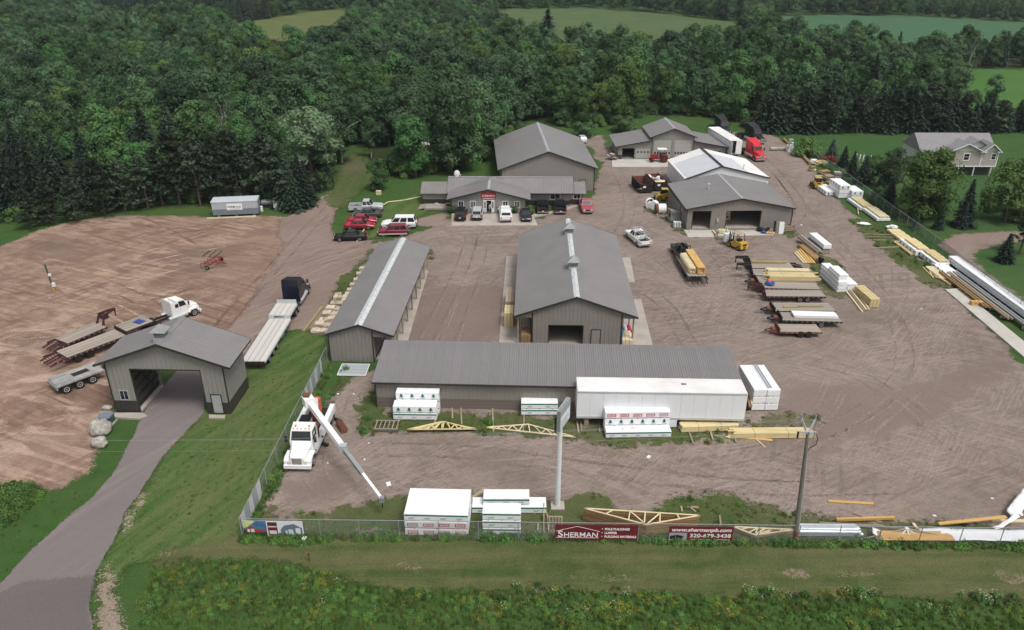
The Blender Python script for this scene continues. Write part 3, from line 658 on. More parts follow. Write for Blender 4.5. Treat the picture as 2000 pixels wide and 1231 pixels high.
# long open storage shed west of the barn
o = thing('storage_shed', 'long narrow grey shed with a pale ridge strip beside the stone pallets', 'shed', (-20.0, 73.6, 0.05), R(-3.0))
gable(o, 7.2, 26.3, 3.35, 4.55, 0.12, 0.25, x_lo=(0.15, 4.95), right=[(a, a + 3.2, 0, 3.05) for a in (0.9, 4.4, 7.9, 11.4, 14.9, 18.4, 21.9)], cap='ridge_clear', capw=0.42)
for k in range(9): piece('post', 'lumber_old', o, (6.9, 0.2 + k * 3.23, 1.6), (.16, .16, 3.25))
piece('beam', 'lumber_old', o, (6.9, 13.1, 3.12), (.12, 26.0, .28))

# main barn
o = thing('lumber_barn', 'large grey barn with two roof cupolas and a dark open doorway', 'barn', (0.42, 77.15, 0.05), R(-1.6))
gable(o, 13.45, 26.0, 3.85, 6.2, 0.15, 0.3, front=[(4.62 - 0.9, 8.50 - 0.9, 0, 2.62)], x_lo=(1.86, 11.85), cap='ridge_clear', capw=0.33)
for z_ in (8.6, 20.6): cupola(o, 6.725, z_, 6.35, 0.95)
walk_door(o, 8.55, 9.5, 0.1, 2.15, -0.02, 'siding_gate')
for x in (3.72, 7.60): bx('jamb', 'trim_dark', o, x - .06, x + .02, -.03, 0.16, 0, 2.66)
bx('header_trim', 'trim_dark', o, 3.66, 7.62, -.03, -.006, 2.60, 2.72)
for s_ in (0.25, 13.2):
    for k in range(8): piece('post', 'lumber_old', o, (s_, 0.35 + k * 3.62, 1.8), (.16, .16, 3.55))
    piece('beam', 'lumber_old', o, (s_, 13, 3.42), (.12, 25.6, .3))

# low front shed: one slope, roof sheets are single panels
LSX, LSY, LSW, LSD, LSR = -13.38, 64.32, 35.35, 6.3, -2.35
o = thing('low_shed', 'very long low shed with ribbed single-slope roof behind the white trailer', 'shed', (LSX, LSY, 0.05), R(LSR))
z0s, z1s = 3.02, 3.95
mb = MB(); facade(mb, 0, LSW, 1.15, lambda x: z0s, [], 0, .15); mb.build('front_wall', 'siding', o)
mb = MB(); facade(mb, 0, LSW, 0, lambda x: z1s, [(a, a + 3.6, 0, 3.2) for a in (1, 6, 11, 16, 21, 26, 31)], LSD - .15, LSD); mb.build('back_wall', 'siding', o)
for x, nm in ((0, 'left_wall'), (LSW - .15, 'right_wall')):
    MB().prism([(0.15, 0), (LSD - .15, 0), (LSD - .15, z1s - .02), (.15, z0s - .02)], 'x', x, x + .15).build(nm, 'siding_side', o)
for k in range(3): piece('kick_board', 'kick_board', o, (LSW / 2, -0.0 + .06, 0.19 + k * .385), (LSW, .10, .37))
n = 38; pw = (LSW + 0.4) / n
pm = MB(); th = math.atan2(z1s - z0s, LSD); L = math.hypot(LSD + .55, (z1s - z0s) * (LSD + .55) / LSD)
pm.box(0.004, pw - .004, 0, L, 0, .03)
for q in range(4): pm.prism([(q * pw / 4 + .03, .03), (q * pw / 4 + .11, .03), (q * pw / 4 + .085, .065), (q * pw / 4 + .055, .065)], 'y', 0, L)
pmesh = pm.mesh('roof_panel', 'roof_panel')
ro = bx('roof', 'trim_dark', o, -.18, LSW + .18, .3, LSD - .1, z0s - .06, z0s - .02)
for k in range(n): obj('roof_panel', pmesh, ro, (-.2 + k * pw, -.3, z0s + .03 - .3 * math.tan(th)), (th, 0, 0))
bx('eave_trim', 'trim_dark', o, -.22, LSW + .22, -.36, -.31, z0s - .18, z0s + .0)
bx('corner_trim', 'trim_dark', o, -.05, .1, -.04, -.004, 0, z0s)
bx('floor', 'concrete', o, .2, LSW - .2, .2, LSD - .2, -.02, .06)

# office
o = thing('office', 'grey office building with a red sign over its white double door', 'office', (-10.25, 124.9, 0.05), R(-0.6))
# main (transverse) wing
mw = thing_part('main_wing', o, (-0.6, 4.4, 0))
mb = MB(); facade(mb, 0, 20.9, 0, lambda x: 2.4, [(11.5, 12.2, 0, 2.1)], 0, .15); mb.build('front_wall', 'siding_gate', mw)
mb = MB(); facade(mb, 0, 20.9, 0, lambda x: 2.4, [], 6.85, 7.0); mb.build('back_wall', 'siding_gate', mw)
for x in (0, 20.75): MB().prism([(0.15, 0), (6.85, 0), (6.85, 2.4), (3.5, 3.85), (.15, 2.4)], 'x', x, x + .15).build('end_wall', 'siding_gate_side', mw)
for (y0, z0_, y1, z1_) in ((-.55, 2.16, 3.5, 3.9), (7.55, 2.16, 3.5, 3.9)):
    MB().prism([(y0, z0_), (y1, z1_), (y1, z1_ + .12), (y0, z0_ + .12)], 'x', -.5, 21.5).build('roof_slope', 'roof_x', mw)
bx('eave_trim', 'trim_dark', mw, 13.5, 21.52, -.6, -.556, 2.08, 2.26)
bx('ridge_cap', 'ridge_grey', mw, -.5, 21.5, 3.3, 3.7, 4.0, 4.05)
bx('wainscot', 'wainscot', mw, 13.2, 20.9, -.03, -.004, 0, 0.85)
window(mw, 17.4, 19.2, 1.0, 2.15, -.01, (2, 1))
# side wings
for nm, x0, x1, yb in (('left_wing', -4.8, -0.02, 0.2), ('right_wing', 20.92, 23.3, 0.35)):
    sw = thing_part(nm, o, (-0.6, 4.4 + yb, 0))
    for yy in (0, 4.85): bx('wall', 'siding_gate', sw, x0, x1, yy, yy + .15, 0, 2.15)
    for x in (x0, x1 - .15): MB().prism([(.15, 0), (4.85, 0), (4.85, 2.15), (2.5, 3.2), (.15, 2.15)], 'x', x, x + .15).build('end_wall', 'siding_gate_side', sw)
    for (y0, z0_, y1, z1_) in ((-.45, 2.0, 2.5, 3.25), (5.45, 2.0, 2.5, 3.25)): MB().prism([(y0, z0_), (y1, z1_), (y1, z1_ + .12), (y0, z0_ + .12)], 'x', x0 - .3 if x0 < 0 else x0 + .66, x1 + .35 if x0 > 0 else x1 - .5).build('roof_slope', 'roof_x', sw)
    bx('wainscot', 'wainscot', sw, x0, x1, -.03, -.004, 0, 0.95)
    if x0 > 0: window(sw, x0 + .55, x0 + 1.85, 1.0, 2.0, -.01, (2, 1))
# front wing
fw_ = thing_part('front_wing', o)
gable(fw_, 12.6, 4.42, 2.55, 4.15, 0.75, 0.55, front=[(5.42, 7.28, 0, 2.15)], sid='siding_gate', cap='ridge_grey', capw=0.22)
MB().prism([(-.74, 2.48), (6.3, 4.27), (13.34, 2.48), (13.3, 2.3), (6.3, 4.05), (-.7, 2.3)], 'y', 4.9, 7.6).build('valley_roof', 'roof', fw_)
for x in (1.15, 3.15, 8.65, 10.65): window(fw_, x, x + 0.95, 0.85, 2.1, -.01, (2, 1) if x in (1.15, 8.65) else (3, 1))
dd_ = thing_part('double_door', fw_)
for x0, x1 in ((5.42, 5.95), (6.75, 7.28)):
    bx('door_leaf', 'white_paint', dd_, x0, x1, -.03, .02, .05, 2.15); bx('pane', 'glass_dark', dd_, x0 + .16, x1 - .16, -.045, -.031, .9, 1.95)
bx('door_frame', 'white_paint', dd_, 5.32, 7.38, -.05, -.004, 2.152, 2.26)
sg = bx('sign', 'sign_red', fw_, 5.05, 7.55, -.07, -.002, 2.42, 3.72); sg['label'] = 'red sign with white lettering above the door'
text('SHERMAN', .48, 'print_white', sg, (6.3, -.075, 2.86), (R(90), 0, 0), width=2.15, bold=.012)
r_ = MB(); r_.bar((5.25, -.078, 3.3), (6.3, -.078, 3.58), .01, .045, (0, 1, 0)); r_.bar((6.3, -.078, 3.58), (7.35, -.078, 3.3), .01, .045, (0, 1, 0)); r_.build('roof_line', 'print_white', sg)
bx('fine_print', 'print_white', sg, 5.3, 7.3, -.076, -.071, 2.52, 2.60)
dsh = thing_part('satellite_dish', o, (0.35, 8.2, 3.75))
MB().tube((0, 0, -.4), (0, 0, .5), .05).build('mast', 'galv', dsh)
MB().loft([[(0.1 + .5 * r_ * math.cos(t), -.15 - (1 - r_) * .12, .85 + .6 * r_ * math.sin(t)) for t in [i * math.pi / 6 for i in range(12)]] for r_ in (.15, .6, 1.0)]).build('reflector', 'white_paint', dsh)
MB().bar((0, 0, .5), (.75, -.6, .7), .05, .05).box(.68, .82, -.68, -.54, .64, .78).build('feed_arm', 'white_paint', dsh)

# wooden ramp beside the office
rt = thing('ramp_deck', 'low grey wooden deck ramp beside the office left wing', 'deck', G(835, 405, 0.09), R(-2))
for k in range(9): piece('plank', 'deck_wood', rt, (2.0, -1.5 + k * .28, .35), (4.6, .25, .06))
for k in range(9): piece('plank', 'deck_wood', rt, (-0.9, -1.5 + k * .28, .22), (1.1, .25, .06), (0, R(-14), 0))
for x in (0, 4):
    for y in (-1.5, .7): piece('post', 'deck_wood', rt, (x, y, .16), (.12, .12, .36))
piece('skirt_board', 'deck_wood', rt, (2.0, -1.66, .2), (4.6, .04, .34))

# tall shed behind the office
o = thing('tall_shed', 'tall plain grey shed with a blank gable end behind the office', 'shed', (-1.9, 136.8, 0.05), R(3.0))
gable(o, 17.0, 24.2, 4.35, 7.4, 0.65, 0.35, capw=0.25, left=[(6, 9, 0, 3)])
walk_door(o, 14.4, 15.35, .1, 2.15, -.02, 'siding_gate')

# workshop with two open bays
o = thing('workshop', 'grey workshop with two open doorways and concrete aprons', 'workshop', (27.75, 116.6, 0.05), R(1.5))
gable(o, 16.9, 13.6, 3.38, 5.0, 0.25, 0.35, front=[(0.95, 3.85, 0, 3.0), (6.35, 11.9, 0, 3.0)], capw=0.2)
MB().tube((5, 7, 4.2), (5, 7, 5.35), .14, 10).build('vent_pipe', 'galv', o); MB().tube((5, 7, 5.35), (5, 7, 5.5), .26, 10, .05).build('vent_cap', 'galv', o)
bx('left_fascia', 'trim_dark', o, -.34, -.305, -.35, 13.95, 2.95, 3.5)
for x in (0.95, 3.85, 6.35, 11.9): bx('jamb', 'trim_dark', o, x - .05, x + .05, -.03, .16, 0, 3.0)
bx('meter_box', 'galv', o, 4.85, 5.15, -.2, -.004, 1.2, 1.75); bx('conduit', 'galv', o, 4.95, 5.03, -.1, -.004, .1, 1.2)
bx('side_hatch', 'trim_dark', o, -.03, -.004, 4.2, 4.6, 1.5, 2.5)
bx('rear_sheet', 'interior_dark', o, 1.0, 16, 9.5, 9.6, .1, 2.6)  # one flat dark sheet across the rear of the bays

# white building behind the workshop
o = thing('white_shed', 'white metal shed with a pale grey roof strip behind the workshop', 'shed', (31.0, 134.2, 0.05), R(3.0))
for nm, ops, y in (('front_wall', [], 0), ('back_wall', [], 13.0)):
    mb = MB(); facade(mb, 0, 15.2, 0, lambda x: 3.2 + 2.2 * min(x / 6.3, (15.2 - x) / 8.9), [], y, y + .15, brk=(6.3,)); mb.build(nm, 'white_building', o)
for nm, x in (('left_wall', 0), ('right_wall', 15.05)): bx(nm, 'white_building', o, x, x + .15, .15, 13, 0, 3.18)
mb = MB(); slope(mb, -.1, 3.17, 6.3, 5.4, -.2, 13.3); mb.build('roof_slope', 'white_roof', o)
mb = MB(); slope(mb, 15.3, 3.17, 6.3, 5.4, -.2, 13.3); mb.build('roof_slope', 'white_roof', o)
mb = MB(); slope(mb, .35, 3.47, 6.3, 5.54, -.2, 9.6, .03); mb.build('roof_overlay', 'pale_roof', o)
mb = MB(); slope(mb, 11.2, 4.36, 6.3, 5.54, -.2, 9.6, .03); mb.build('roof_overlay', 'pale_roof', o)
MB().prism([(6.0, 5.56), (6.3, 5.62), (6.6, 5.56), (6.3, 5.69)], 'y', -.2, 13.3).build('ridge_cap', 'trim_dark', o)
tr = MB()
for (a, b) in (((-.1, 3.2), (6.3, 5.45)), ((15.3, 3.2), (6.3, 5.45))): tr.prism([(a[0], a[1] - .1), (b[0], b[1] - .1), (b[0], b[1] + .13), (a[0], a[1] + .13)], 'y', -.25, -.21)
tr.build('rake_trim', 'trim_dark', o)
MB().tube((10.9, 1.5, 4.2), (10.9, 1.5, 5.4), .07).build('flue', 'galv', o)

# garage with raised middle
o = thing('truck_garage', 'grey garage with raised middle gable and five overhead doorways', 'garage', (22.35, 160.75, 0.05), R(0.6))
cg = thing_part('middle_bay', o, (7.1, 0, 0))
gable(cg, 8.75, 10.0, 4.75, 6.4, 0.55, 0.5, front=[(.45, 4.05, .09, 4.0), (4.75, 8.35, .09, 4.0)], capw=.25, sid='siding_gate')
overhead_door(cg, .45, 4.05, .1, 4.0, .07, 5, 1, 6); overhead_door(cg, 4.75, 8.35, .1, 4.0, .07, 5, 1, 6)
for nm, x0, x1, zi, zo in (('left_bay', 0, 7.1, 4.0, 2.72), ('right_bay', 15.85, 22.7, 3.75, 2.55)):
    sb = thing_part(nm, o)
    left = x0 == 0
    f = (lambda x: 2.72 + (x / 7.1) * 1.28) if left else (lambda x: 3.75 - (x - 15.85) / 6.85 * 1.2)
    ops = [(.9, 3.5, .09, 2.3), (3.85, 6.7, .09, 2.3)] if left else [(18.9, 21.9, .09, 2.3)]
    mb = MB(); facade(mb, x0, x1, 0, f, ops, 0, .15); mb.build('front_wall', 'siding_gate', sb)
    mb = MB(); facade(mb, x0, x1, 0, f, [], 9.8, 9.95); mb.build('back_wall', 'siding_gate', sb)
    xo = x0 if left else x1 - .15
    bx('outer_wall', 'siding_gate_side', sb, xo, xo + .15, .15, 9.8, 0, (f(x0) if left else f(x1)) - .03)
    mb = MB(); slope(mb, -.6, f(0) - .1, 7.08, f(7.08) + .03, -.5, 10.5) if left else slope(mb, 23.3, f(x1) - .1, 15.87, f(15.87) + .03, -.5, 10.5)
    mb.build('roof_slope', 'roof', sb)
    MB().prism([(-.6, f(0) - .2), (7.08, f(7.08) - .07), (7.08, f(7.08) + .14), (-.6, f(0) + .02)] if left else [(23.3, f(x1) - .2), (15.87, f(15.87) - .07), (15.87, f(15.87) + .14), (23.3, f(x1) + .02)], 'y', -.54, -.51).build('rake_trim', 'trim_dark', sb)
    bx('floor', 'concrete', sb, x0 + .16, x1 - .16, .16, 9.7, -.02, .08)
    bx('wainscot', 'wainscot', sb, x0, .85 if left else 18.85, -.03, -.004, 0, .9)
    if left: overhead_door(sb, 3.85, 6.7, .1, 2.3, .07, 4, 2, 4)
    else:
        overhead_door(sb, 18.9, 21.9, .1, 2.3, .07, 4, 2, 4); walk_door(sb, 16.4, 17.25, .1, 2.1, -.02, 'siding_gate')
        for xx in (17.5, 18.05): bx('window', 'glass_dark', sb, xx, xx + .48, -.03, -.004, 1.0, 1.75)

# split-level house on the right
o = thing('house', 'split-level house with tan siding and grey shingle roof among the trees', 'house', (84.9, 147.9, 0.0), R(-1))
LZ = 2.0; TZ = 4.95
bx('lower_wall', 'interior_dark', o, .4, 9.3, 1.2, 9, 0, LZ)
mb = MB(); facade(mb, 0, 9.6, LZ, lambda x: TZ, [], 0, .15); mb.build('front_wall', 'vinyl_tan', o)
for x in (-.02, 6.35, 9.45): bx('corner_board', 'white_paint', o, x, x + .17, -.05, -.004, LZ, TZ)
bx('skirt_board', 'white_paint', o, 0, 9.6, -.045, -.003, LZ - .15, LZ + .05)
bx('floor_slab', 'vinyl_cream', o, 0, 9.6, .15, 9, LZ - .12, LZ)
bx('right_wall', 'vinyl_tan', o, 9.45, 9.6, .15, 9.0, LZ, TZ); bx('left_wall', 'vinyl_cream', o, 0, .15, .15, 9.0, LZ, TZ)
bx('rear_left_wing', 'vinyl_cream', o, -4.6, 0, 3.5, 9.5, 0, TZ)
for gx0, gx1, pk in ((0, 6.4, 1.45), (6.45, 9.6, 1.35)):
    c = (gx0 + gx1) / 2; hw = (gx1 - gx0) / 2
    MB().prism([(gx0 + .1, TZ), (gx1 - .1, TZ), (c, TZ + pk * .92)], 'y', 0, .14).build('gable', 'vinyl_cream', o)
    for sg_ in (-1, 1):
        mb = MB(); slope(mb, c + sg_ * (hw + .35), TZ - .2, c, TZ + pk, -.5, 5.2, .12); mb.build('roof_slope', 'shingle', o)
        MB().prism([(c + sg_ * (hw + .35), TZ - .28), (c, TZ + pk - .08), (c, TZ + pk + .1), (c + sg_ * (hw + .35), TZ - .1)], 'y', -.56, -.51).build('rake_board', 'white_paint', o)
    for sx in (gx0 - .2, gx1 - .6): bx('eave_return', 'white_paint', o, sx, sx + .8, -.5, -.003, TZ - .16, TZ - .04)
MB().prism([(1.2, TZ - .5), (9.7, TZ - .5), (5.3, TZ + 2.35)], 'x', -4.9, 9.9).build('main_roof', 'shingle', o)
MB().prism([(3.3, TZ + .4), (8.2, TZ + .4), (5.75, TZ + 1.75)], 'y', 1.2, 4.5).build('dormer_gable', 'vinyl_cream', o)
for sg_ in (-1, 1):
    mb = MB(); slope(mb, 5.75 + sg_ * 2.75, TZ + .3, 5.75, TZ + 1.82, .7, 5.3, .1); mb.build('dormer_roof', 'shingle', o)
window(o, 2.85, 4.15, LZ + 1.05, LZ + 2.55, -.01, (1, 2), fw=.16); window(o, 8.2, 9.2, LZ + 1.2, LZ + 2.5, -.01, (1, 2), fw=.12)
for x in (2.6, 5.6, 8.9): bx('post', 'vinyl_cream', o, x - .1, x + .1, .05, .25, 0, LZ - .16)
sh = thing('neighbour_garage', 'small grey-roofed outbuilding partly cut off beyond the house', 'outbuilding', (107.0, 152.5, 0.0), R(-1))
gable(sh, 6, 6, 2.8, 4.4, .4, .4, roofm='shingle', sid='siding_gate', trim='white_paint')
# little white and orange sheds seen through the trees
for px, py, wv, hv, m_, lab in ((592, 322, 4.5, 2.8, 'pale_roof', 'pale blue shed wall glimpsed under the silvery willow'), (797, 300, 3.2, 2.6, 'white_paint', 'small white hut glimpsed between the dark trees'), (823, 303, 3.2, 2.2, 'paint_orange', 'faded orange hut glimpsed beside the white one')):
    t = thing('hut', lab, 'hut', G(px, py), R(4))
    mcol = m_
    if m_ == 'paint_orange': mat('faded_orange', (0.55, 0.25, 0.13), .8, .15); mcol = 'faded_orange'
    bx('wall', mcol, t, -wv / 2, wv / 2, 0, 4, 0, hv)
    MB().prism([(-wv / 2 - .25, hv), (wv / 2 + .25, hv), (0, hv + .9)], 'y', -.3, 4.3).build('roof', 'white_roof', t)
    bx('door', 'trim_dark', t, -.4, .4, -.03, -.003, 0, 1.9)
# ------------------------------------------------------------------ trees
def leaf_mat(name, col, var=0.35, trans=0.22, rough=0.6):
    k = N(name); oi = k.n('ObjectInfo'); v = k.coord('Object')
    f = k.noise(v, 0.5, 3, 0.6); f2 = k.noise(v, 3.0, 2, 0.6)
    lo = tuple(c * (1 - var) for c in col); hi = tuple(c * (1 + var) for c in col)
    c = k.ramp(k.math('ADD', k.math('MULTIPLY', f, 0.55), k.math('MULTIPLY', f2, 0.45)), [(0.35, lo), (0.65, hi)])
    h = k.n('HueSaturation')
    k.l(k.math('ADD', k.math('MULTIPLY', oi.outputs['Random'], 0.03), 0.480), h.inputs['Hue'])
    rv = k.math('FRACT', k.math('MULTIPLY', oi.outputs['Random'], 7.31))
    k.l(k.math('ADD', k.math('MULTIPLY', rv, 0.95), 0.55), h.inputs['Value'])
    k.l(c, h.inputs['Color']); k.col(h.outputs[0])
    k.b.inputs['Roughness'].default_value = rough; k.b.inputs['Specular IOR Level'].default_value = 0.2
    tr = k.n('BsdfTranslucent'); k.l(h.outputs[0], tr.inputs['Color']); mx = k.n('MixShader'); mx.inputs[0].default_value = trans
    k.l(k.b.outputs[0], mx.inputs[1]); k.l(tr.outputs[0], mx.inputs[2]); k.l(mx.outputs[0], k.out.inputs[0])
    M[name] = k.m
leaf_mat('leaf_oak', (0.050, 0.098, 0.044)); leaf_mat('leaf_maple', (0.058, 0.134, 0.040)); leaf_mat('leaf_aspen', (0.076, 0.152, 0.062))
leaf_mat('leaf_spruce', (0.027, 0.048, 0.030), trans=0.05); leaf_mat('leaf_pine', (0.044, 0.068, 0.038), trans=0.05); leaf_mat('leaf_willow', (0.150, 0.225, 0.115), 0.3)
leaf_mat('leaf_ash', (0.080, 0.142, 0.036)); leaf_mat('leaf_bush', (0.058, 0.108, 0.040)); leaf_mat('leaf_bright', (0.088, 0.165, 0.042)); leaf_mat('leaf_bluespruce', (0.040, 0.060, 0.050), trans=0.05)

def quads_mesh(name, cen, nor, size, asp, m, extra=None, seed=0, droop=None):
    """leaf faces: centres, normals, sizes -> one mesh (plus extra MB geometry)"""
    rs = np.random.RandomState(seed); n = len(cen)
    nor = nor / (np.linalg.norm(nor, axis=1, keepdims=True) + 1e-9)
    if droop is None:
        t = rs.normal(size=(n, 3))
    else: t = droop
    t = t - (t * nor).sum(1, keepdims=True) * nor; t /= (np.linalg.norm(t, axis=1, keepdims=True) + 1e-9)
    b = np.cross(nor, t); a_ = t * (size * asp)[:, None] * .5; b_ = b * size[:, None] * .5
    V = np.stack([cen - a_, cen + b_ * .8 - a_ * .1, cen + a_, cen - b_ * .8 - a_ * .1], 1).reshape(-1, 3)
    F = np.arange(4 * n).reshape(-1, 4)
    vs = V; nv = len(V); me = bpy.data.meshes.new(name)
    ev, ef = (extra.v, extra.f) if extra else ([], [])
    if ev: vs = np.vstack([V, np.array(ev)])
    me.vertices.add(len(vs)); me.vertices.foreach_set('co', vs.ravel())
    lens = [4] * n + [len(f) for f in ef]
    loops = list(F.ravel()) + [i + nv for f in ef for i in f]
    me.loops.add(len(loops)); me.loops.foreach_set('vertex_index', loops)
    me.polygons.add(len(lens)); me.polygons.foreach_set('loop_start', np.concatenate([[0], np.cumsum(lens)[:-1]])); me.polygons.foreach_set('loop_total', lens)
    me.update(); me.validate(); me.materials.append(M[m])
    return me
def sph(rs, n):
    v = rs.normal(size=(n, 3)); return v / np.linalg.norm(v, axis=1, keepdims=True)
def trunk_mesh(h, r, limbs, seed, m='bark', lean=0.3, zfork=0.35):
    q = random.Random(seed); b = MB()
    pts = [Vector((0, 0, 0))]; k = 5
    for i in range(1, k + 1): pts.append(Vector((q.uniform(-lean, lean) * i / k, q.uniform(-lean, lean) * i / k, h * i / k)))
    b.path(pts, [r * (1 - .8 * i / k) for i in range(k + 1)], 7)
    for _ in range(limbs):
        z = h * q.uniform(zfork, .85); a = q.uniform(0, 6.28); L = h * q.uniform(.18, .32)
        p0 = Vector((0, 0, z)); p1 = p0 + Vector((math.cos(a) * L * .5, math.sin(a) * L * .5, L * .45)); p2 = p0 + Vector((math.cos(a) * L, math.sin(a) * L, L * .75))
        b.path([p0, p1, p2], [r * .4, r * .25, r * .08], 5)
    return b.mesh('trunk', m)
def decid(seed, h, cr, zc0, nl, nleaf, ls, m, squash=1.0, bark='bark', lobe=(.30, .46), up=0.25, conic=0.0):
    rs = np.random.RandomState(seed); zmid = (zc0 + h) / 2; rz = (h - zc0) / 2
    P = []; ex = MB(); cen = []; nor = []
    for i in range(nl):
        tt = .08 + .82 * ((i + rs.rand()) / nl) ** 1.15; z = zc0 + (h - zc0) * tt; an = rs.uniform(0, 6.283)
        wv = cr * math.sqrt(max(.12, 1 - ((tt - .40) / .62) ** 2)) * (1 - conic * tt * .5) * rs.uniform(.35, .78)
        c = np.array([math.cos(an) * wv, math.sin(an) * wv, z]); r = rs.uniform(*lobe) * cr * (1.08 - .38 * abs(tt - .4))
        P.append((c, r))
    tot = sum(r * r for _, r in P)
    for i, (c, r) in enumerate(P):
        k = int(nleaf * r * r / tot); d = sph(rs, k); d[:, 2] = np.where(d[:, 2] < -.45, -d[:, 2], d[:, 2])
        rad = r * (rs.uniform(.78, 1.12, k)) * (1 + .18 * np.sin(d[:, 0] * 7 + i) * np.cos(d[:, 1] * 6 + 2 * i))
        cen.append(c + d * rad[:, None] * np.array([1, 1, .85 * squash])); nor.append(d * 1.5 + rs.normal(size=(k, 3)) * .42 + np.array([0, 0, up]))
        ex.blob(tuple(c), r * .74, seed + i, .3, 1, (1, 1, .85 * squash))
    # stray sprigs make the outline uneven
    k = nleaf // 12; d = sph(rs, k); d[:, 2] = np.abs(d[:, 2]) * .9
    cen.append(np.array([0, 0, zmid]) + d * np.array([cr * .98, cr * .98, rz * 1.0]) * rs.uniform(.8, 1.06, k)[:, None]); nor.append(d + rs.normal(size=(k, 3)) * .8)
    cen = np.vstack(cen); nor = np.vstack(nor)
    me = quads_mesh('crown', cen, nor, rs.uniform(.6, 1.25, len(cen)) * ls, 1.35, m, ex, seed)
    return me, trunk_mesh(h * .82, cr * .06 + .08, 6, seed, bark)
def spruce(seed, h, rb, m='leaf_spruce', z0=.5, dens=1.0, bark='bark', droop=.35):
    rs = np.random.RandomState(seed); cen = []; nor = []; tg = []; sz = []
    nlev = int(h * 2.1)
    for i in range(nlev):
        t = (i + .5) / nlev; z = z0 + (h - z0) * t; R_ = rb * (1 - t) ** .85 * rs.uniform(.85, 1.12) + .12
        nb = int((6 + 9 * (1 - t)) * dens); a0 = rs.uniform(0, 6.28)
        for j in range(nb):
            a = a0 + 6.283 * j / nb + rs.uniform(-.2, .2); L = R_ * rs.uniform(.75, 1.12)
            for s_ in np.arange(.28, 1.01, .3 if L < 1.2 else .22):
                p = np.array([math.cos(a) * L * s_, math.sin(a) * L * s_, z - droop * L * s_ + .12 * s_ * s_ * L]); cen.append(p + rs.normal(size=3) * .06)
                nor.append(np.array([math.cos(a) * .35, math.sin(a) * .35, 1.0]) + rs.normal(size=3) * .35)
                tg.append(np.array([math.cos(a), math.sin(a), -droop]) + rs.normal(size=3) * .25); sz.append((.35 + .38 * L * (1.1 - s_)) * rs.uniform(.8, 1.2))
    ex = MB()
    for k in range(6):
        ta, tb = k / 6, (k + 1) / 6
        ex.tube((0, 0, z0 + (h - z0) * ta), (0, 0, z0 + (h - z0) * tb), rb * .62 * (1 - ta) ** .9 + .02, 8, rb * .42 * (1 - tb) ** .9 + .01)
    me = quads_mesh('crown', np.array(cen), np.array(nor), np.array(sz), 1.9, m, ex, seed, np.array(tg))
    return me, trunk_mesh(h * .9, .12 + h * .012, 0, seed, bark, .05)
def pine(seed, h, cr, zb, m='leaf_pine', ntuft=46, bark='bark'):
    rs = np.random.RandomState(seed); cen = []; nor = []; ex = MB()
    for i in range(ntuft):
        t = rs.uniform(0, 1) ** .8; z = zb + (h - zb) * t; R_ = cr * (1 - t) ** .6 * rs.uniform(.3, 1.05); a = rs.uniform(0, 6.28)
        c = np.array([math.cos(a) * R_, math.sin(a) * R_, z]); r = rs.uniform(.5, .9) * (1 - .35 * t)
        k = 34; d = sph(rs, k); d[:, 2] = np.abs(d[:, 2]) * .8 - .15
        cen.append(c + d * r * np.array([1.15, 1.15, .6])); nor.append(rs.normal(size=(k, 3)) + np.array([0, 0, .6]))
        ex.bar((0, 0, z - .25), tuple(c), .06, .06)
    cen = np.vstack(cen); nor = np.vstack(nor)
    me = quads_mesh('crown', cen, nor, rs.uniform(.22, .5, len(cen)), 1.8, m, ex, seed)
    q = random.Random(seed); b = MB(); b.path([Vector((0, 0, 0)), Vector((.1, 0, h * .5)), Vector((0, .1, h * .96))], [.17, .13, .04], 7)
    for _ in range(16):
        z = q.uniform(zb * .35, zb * 1.05); a = q.uniform(0, 6.28); L = q.uniform(.6, 1.7); b.path([Vector((0, 0, z)), Vector((math.cos(a) * L, math.sin(a) * L, z + q.uniform(-.2, .3)))], [.035, .012], 4)
    return me, b.mesh('trunk', bark)
def deadtree(seed, h, m='bark_dead'):
    q = random.Random(seed); b = MB()
    def grow(p, dr, L, r, dep):
        e = p + dr * L; b.tube(p, e, r, 5, r * .55)
        if dep:
            for _ in range(3 if dep > 1 else 4):
                nd = (dr + Vector((q.uniform(-.75, .75), q.uniform(-.75, .75), q.uniform(-.1, .5)))).normalized()
                grow(p + dr * L * q.uniform(.5, 1), nd, L * q.uniform(.45, .7), r * .5, dep - 1)
    grow(Vector((0, 0, 0)), Vector((.05, 0, 1)), h * .5, .17, 4)
    return b.mesh('branches', m)

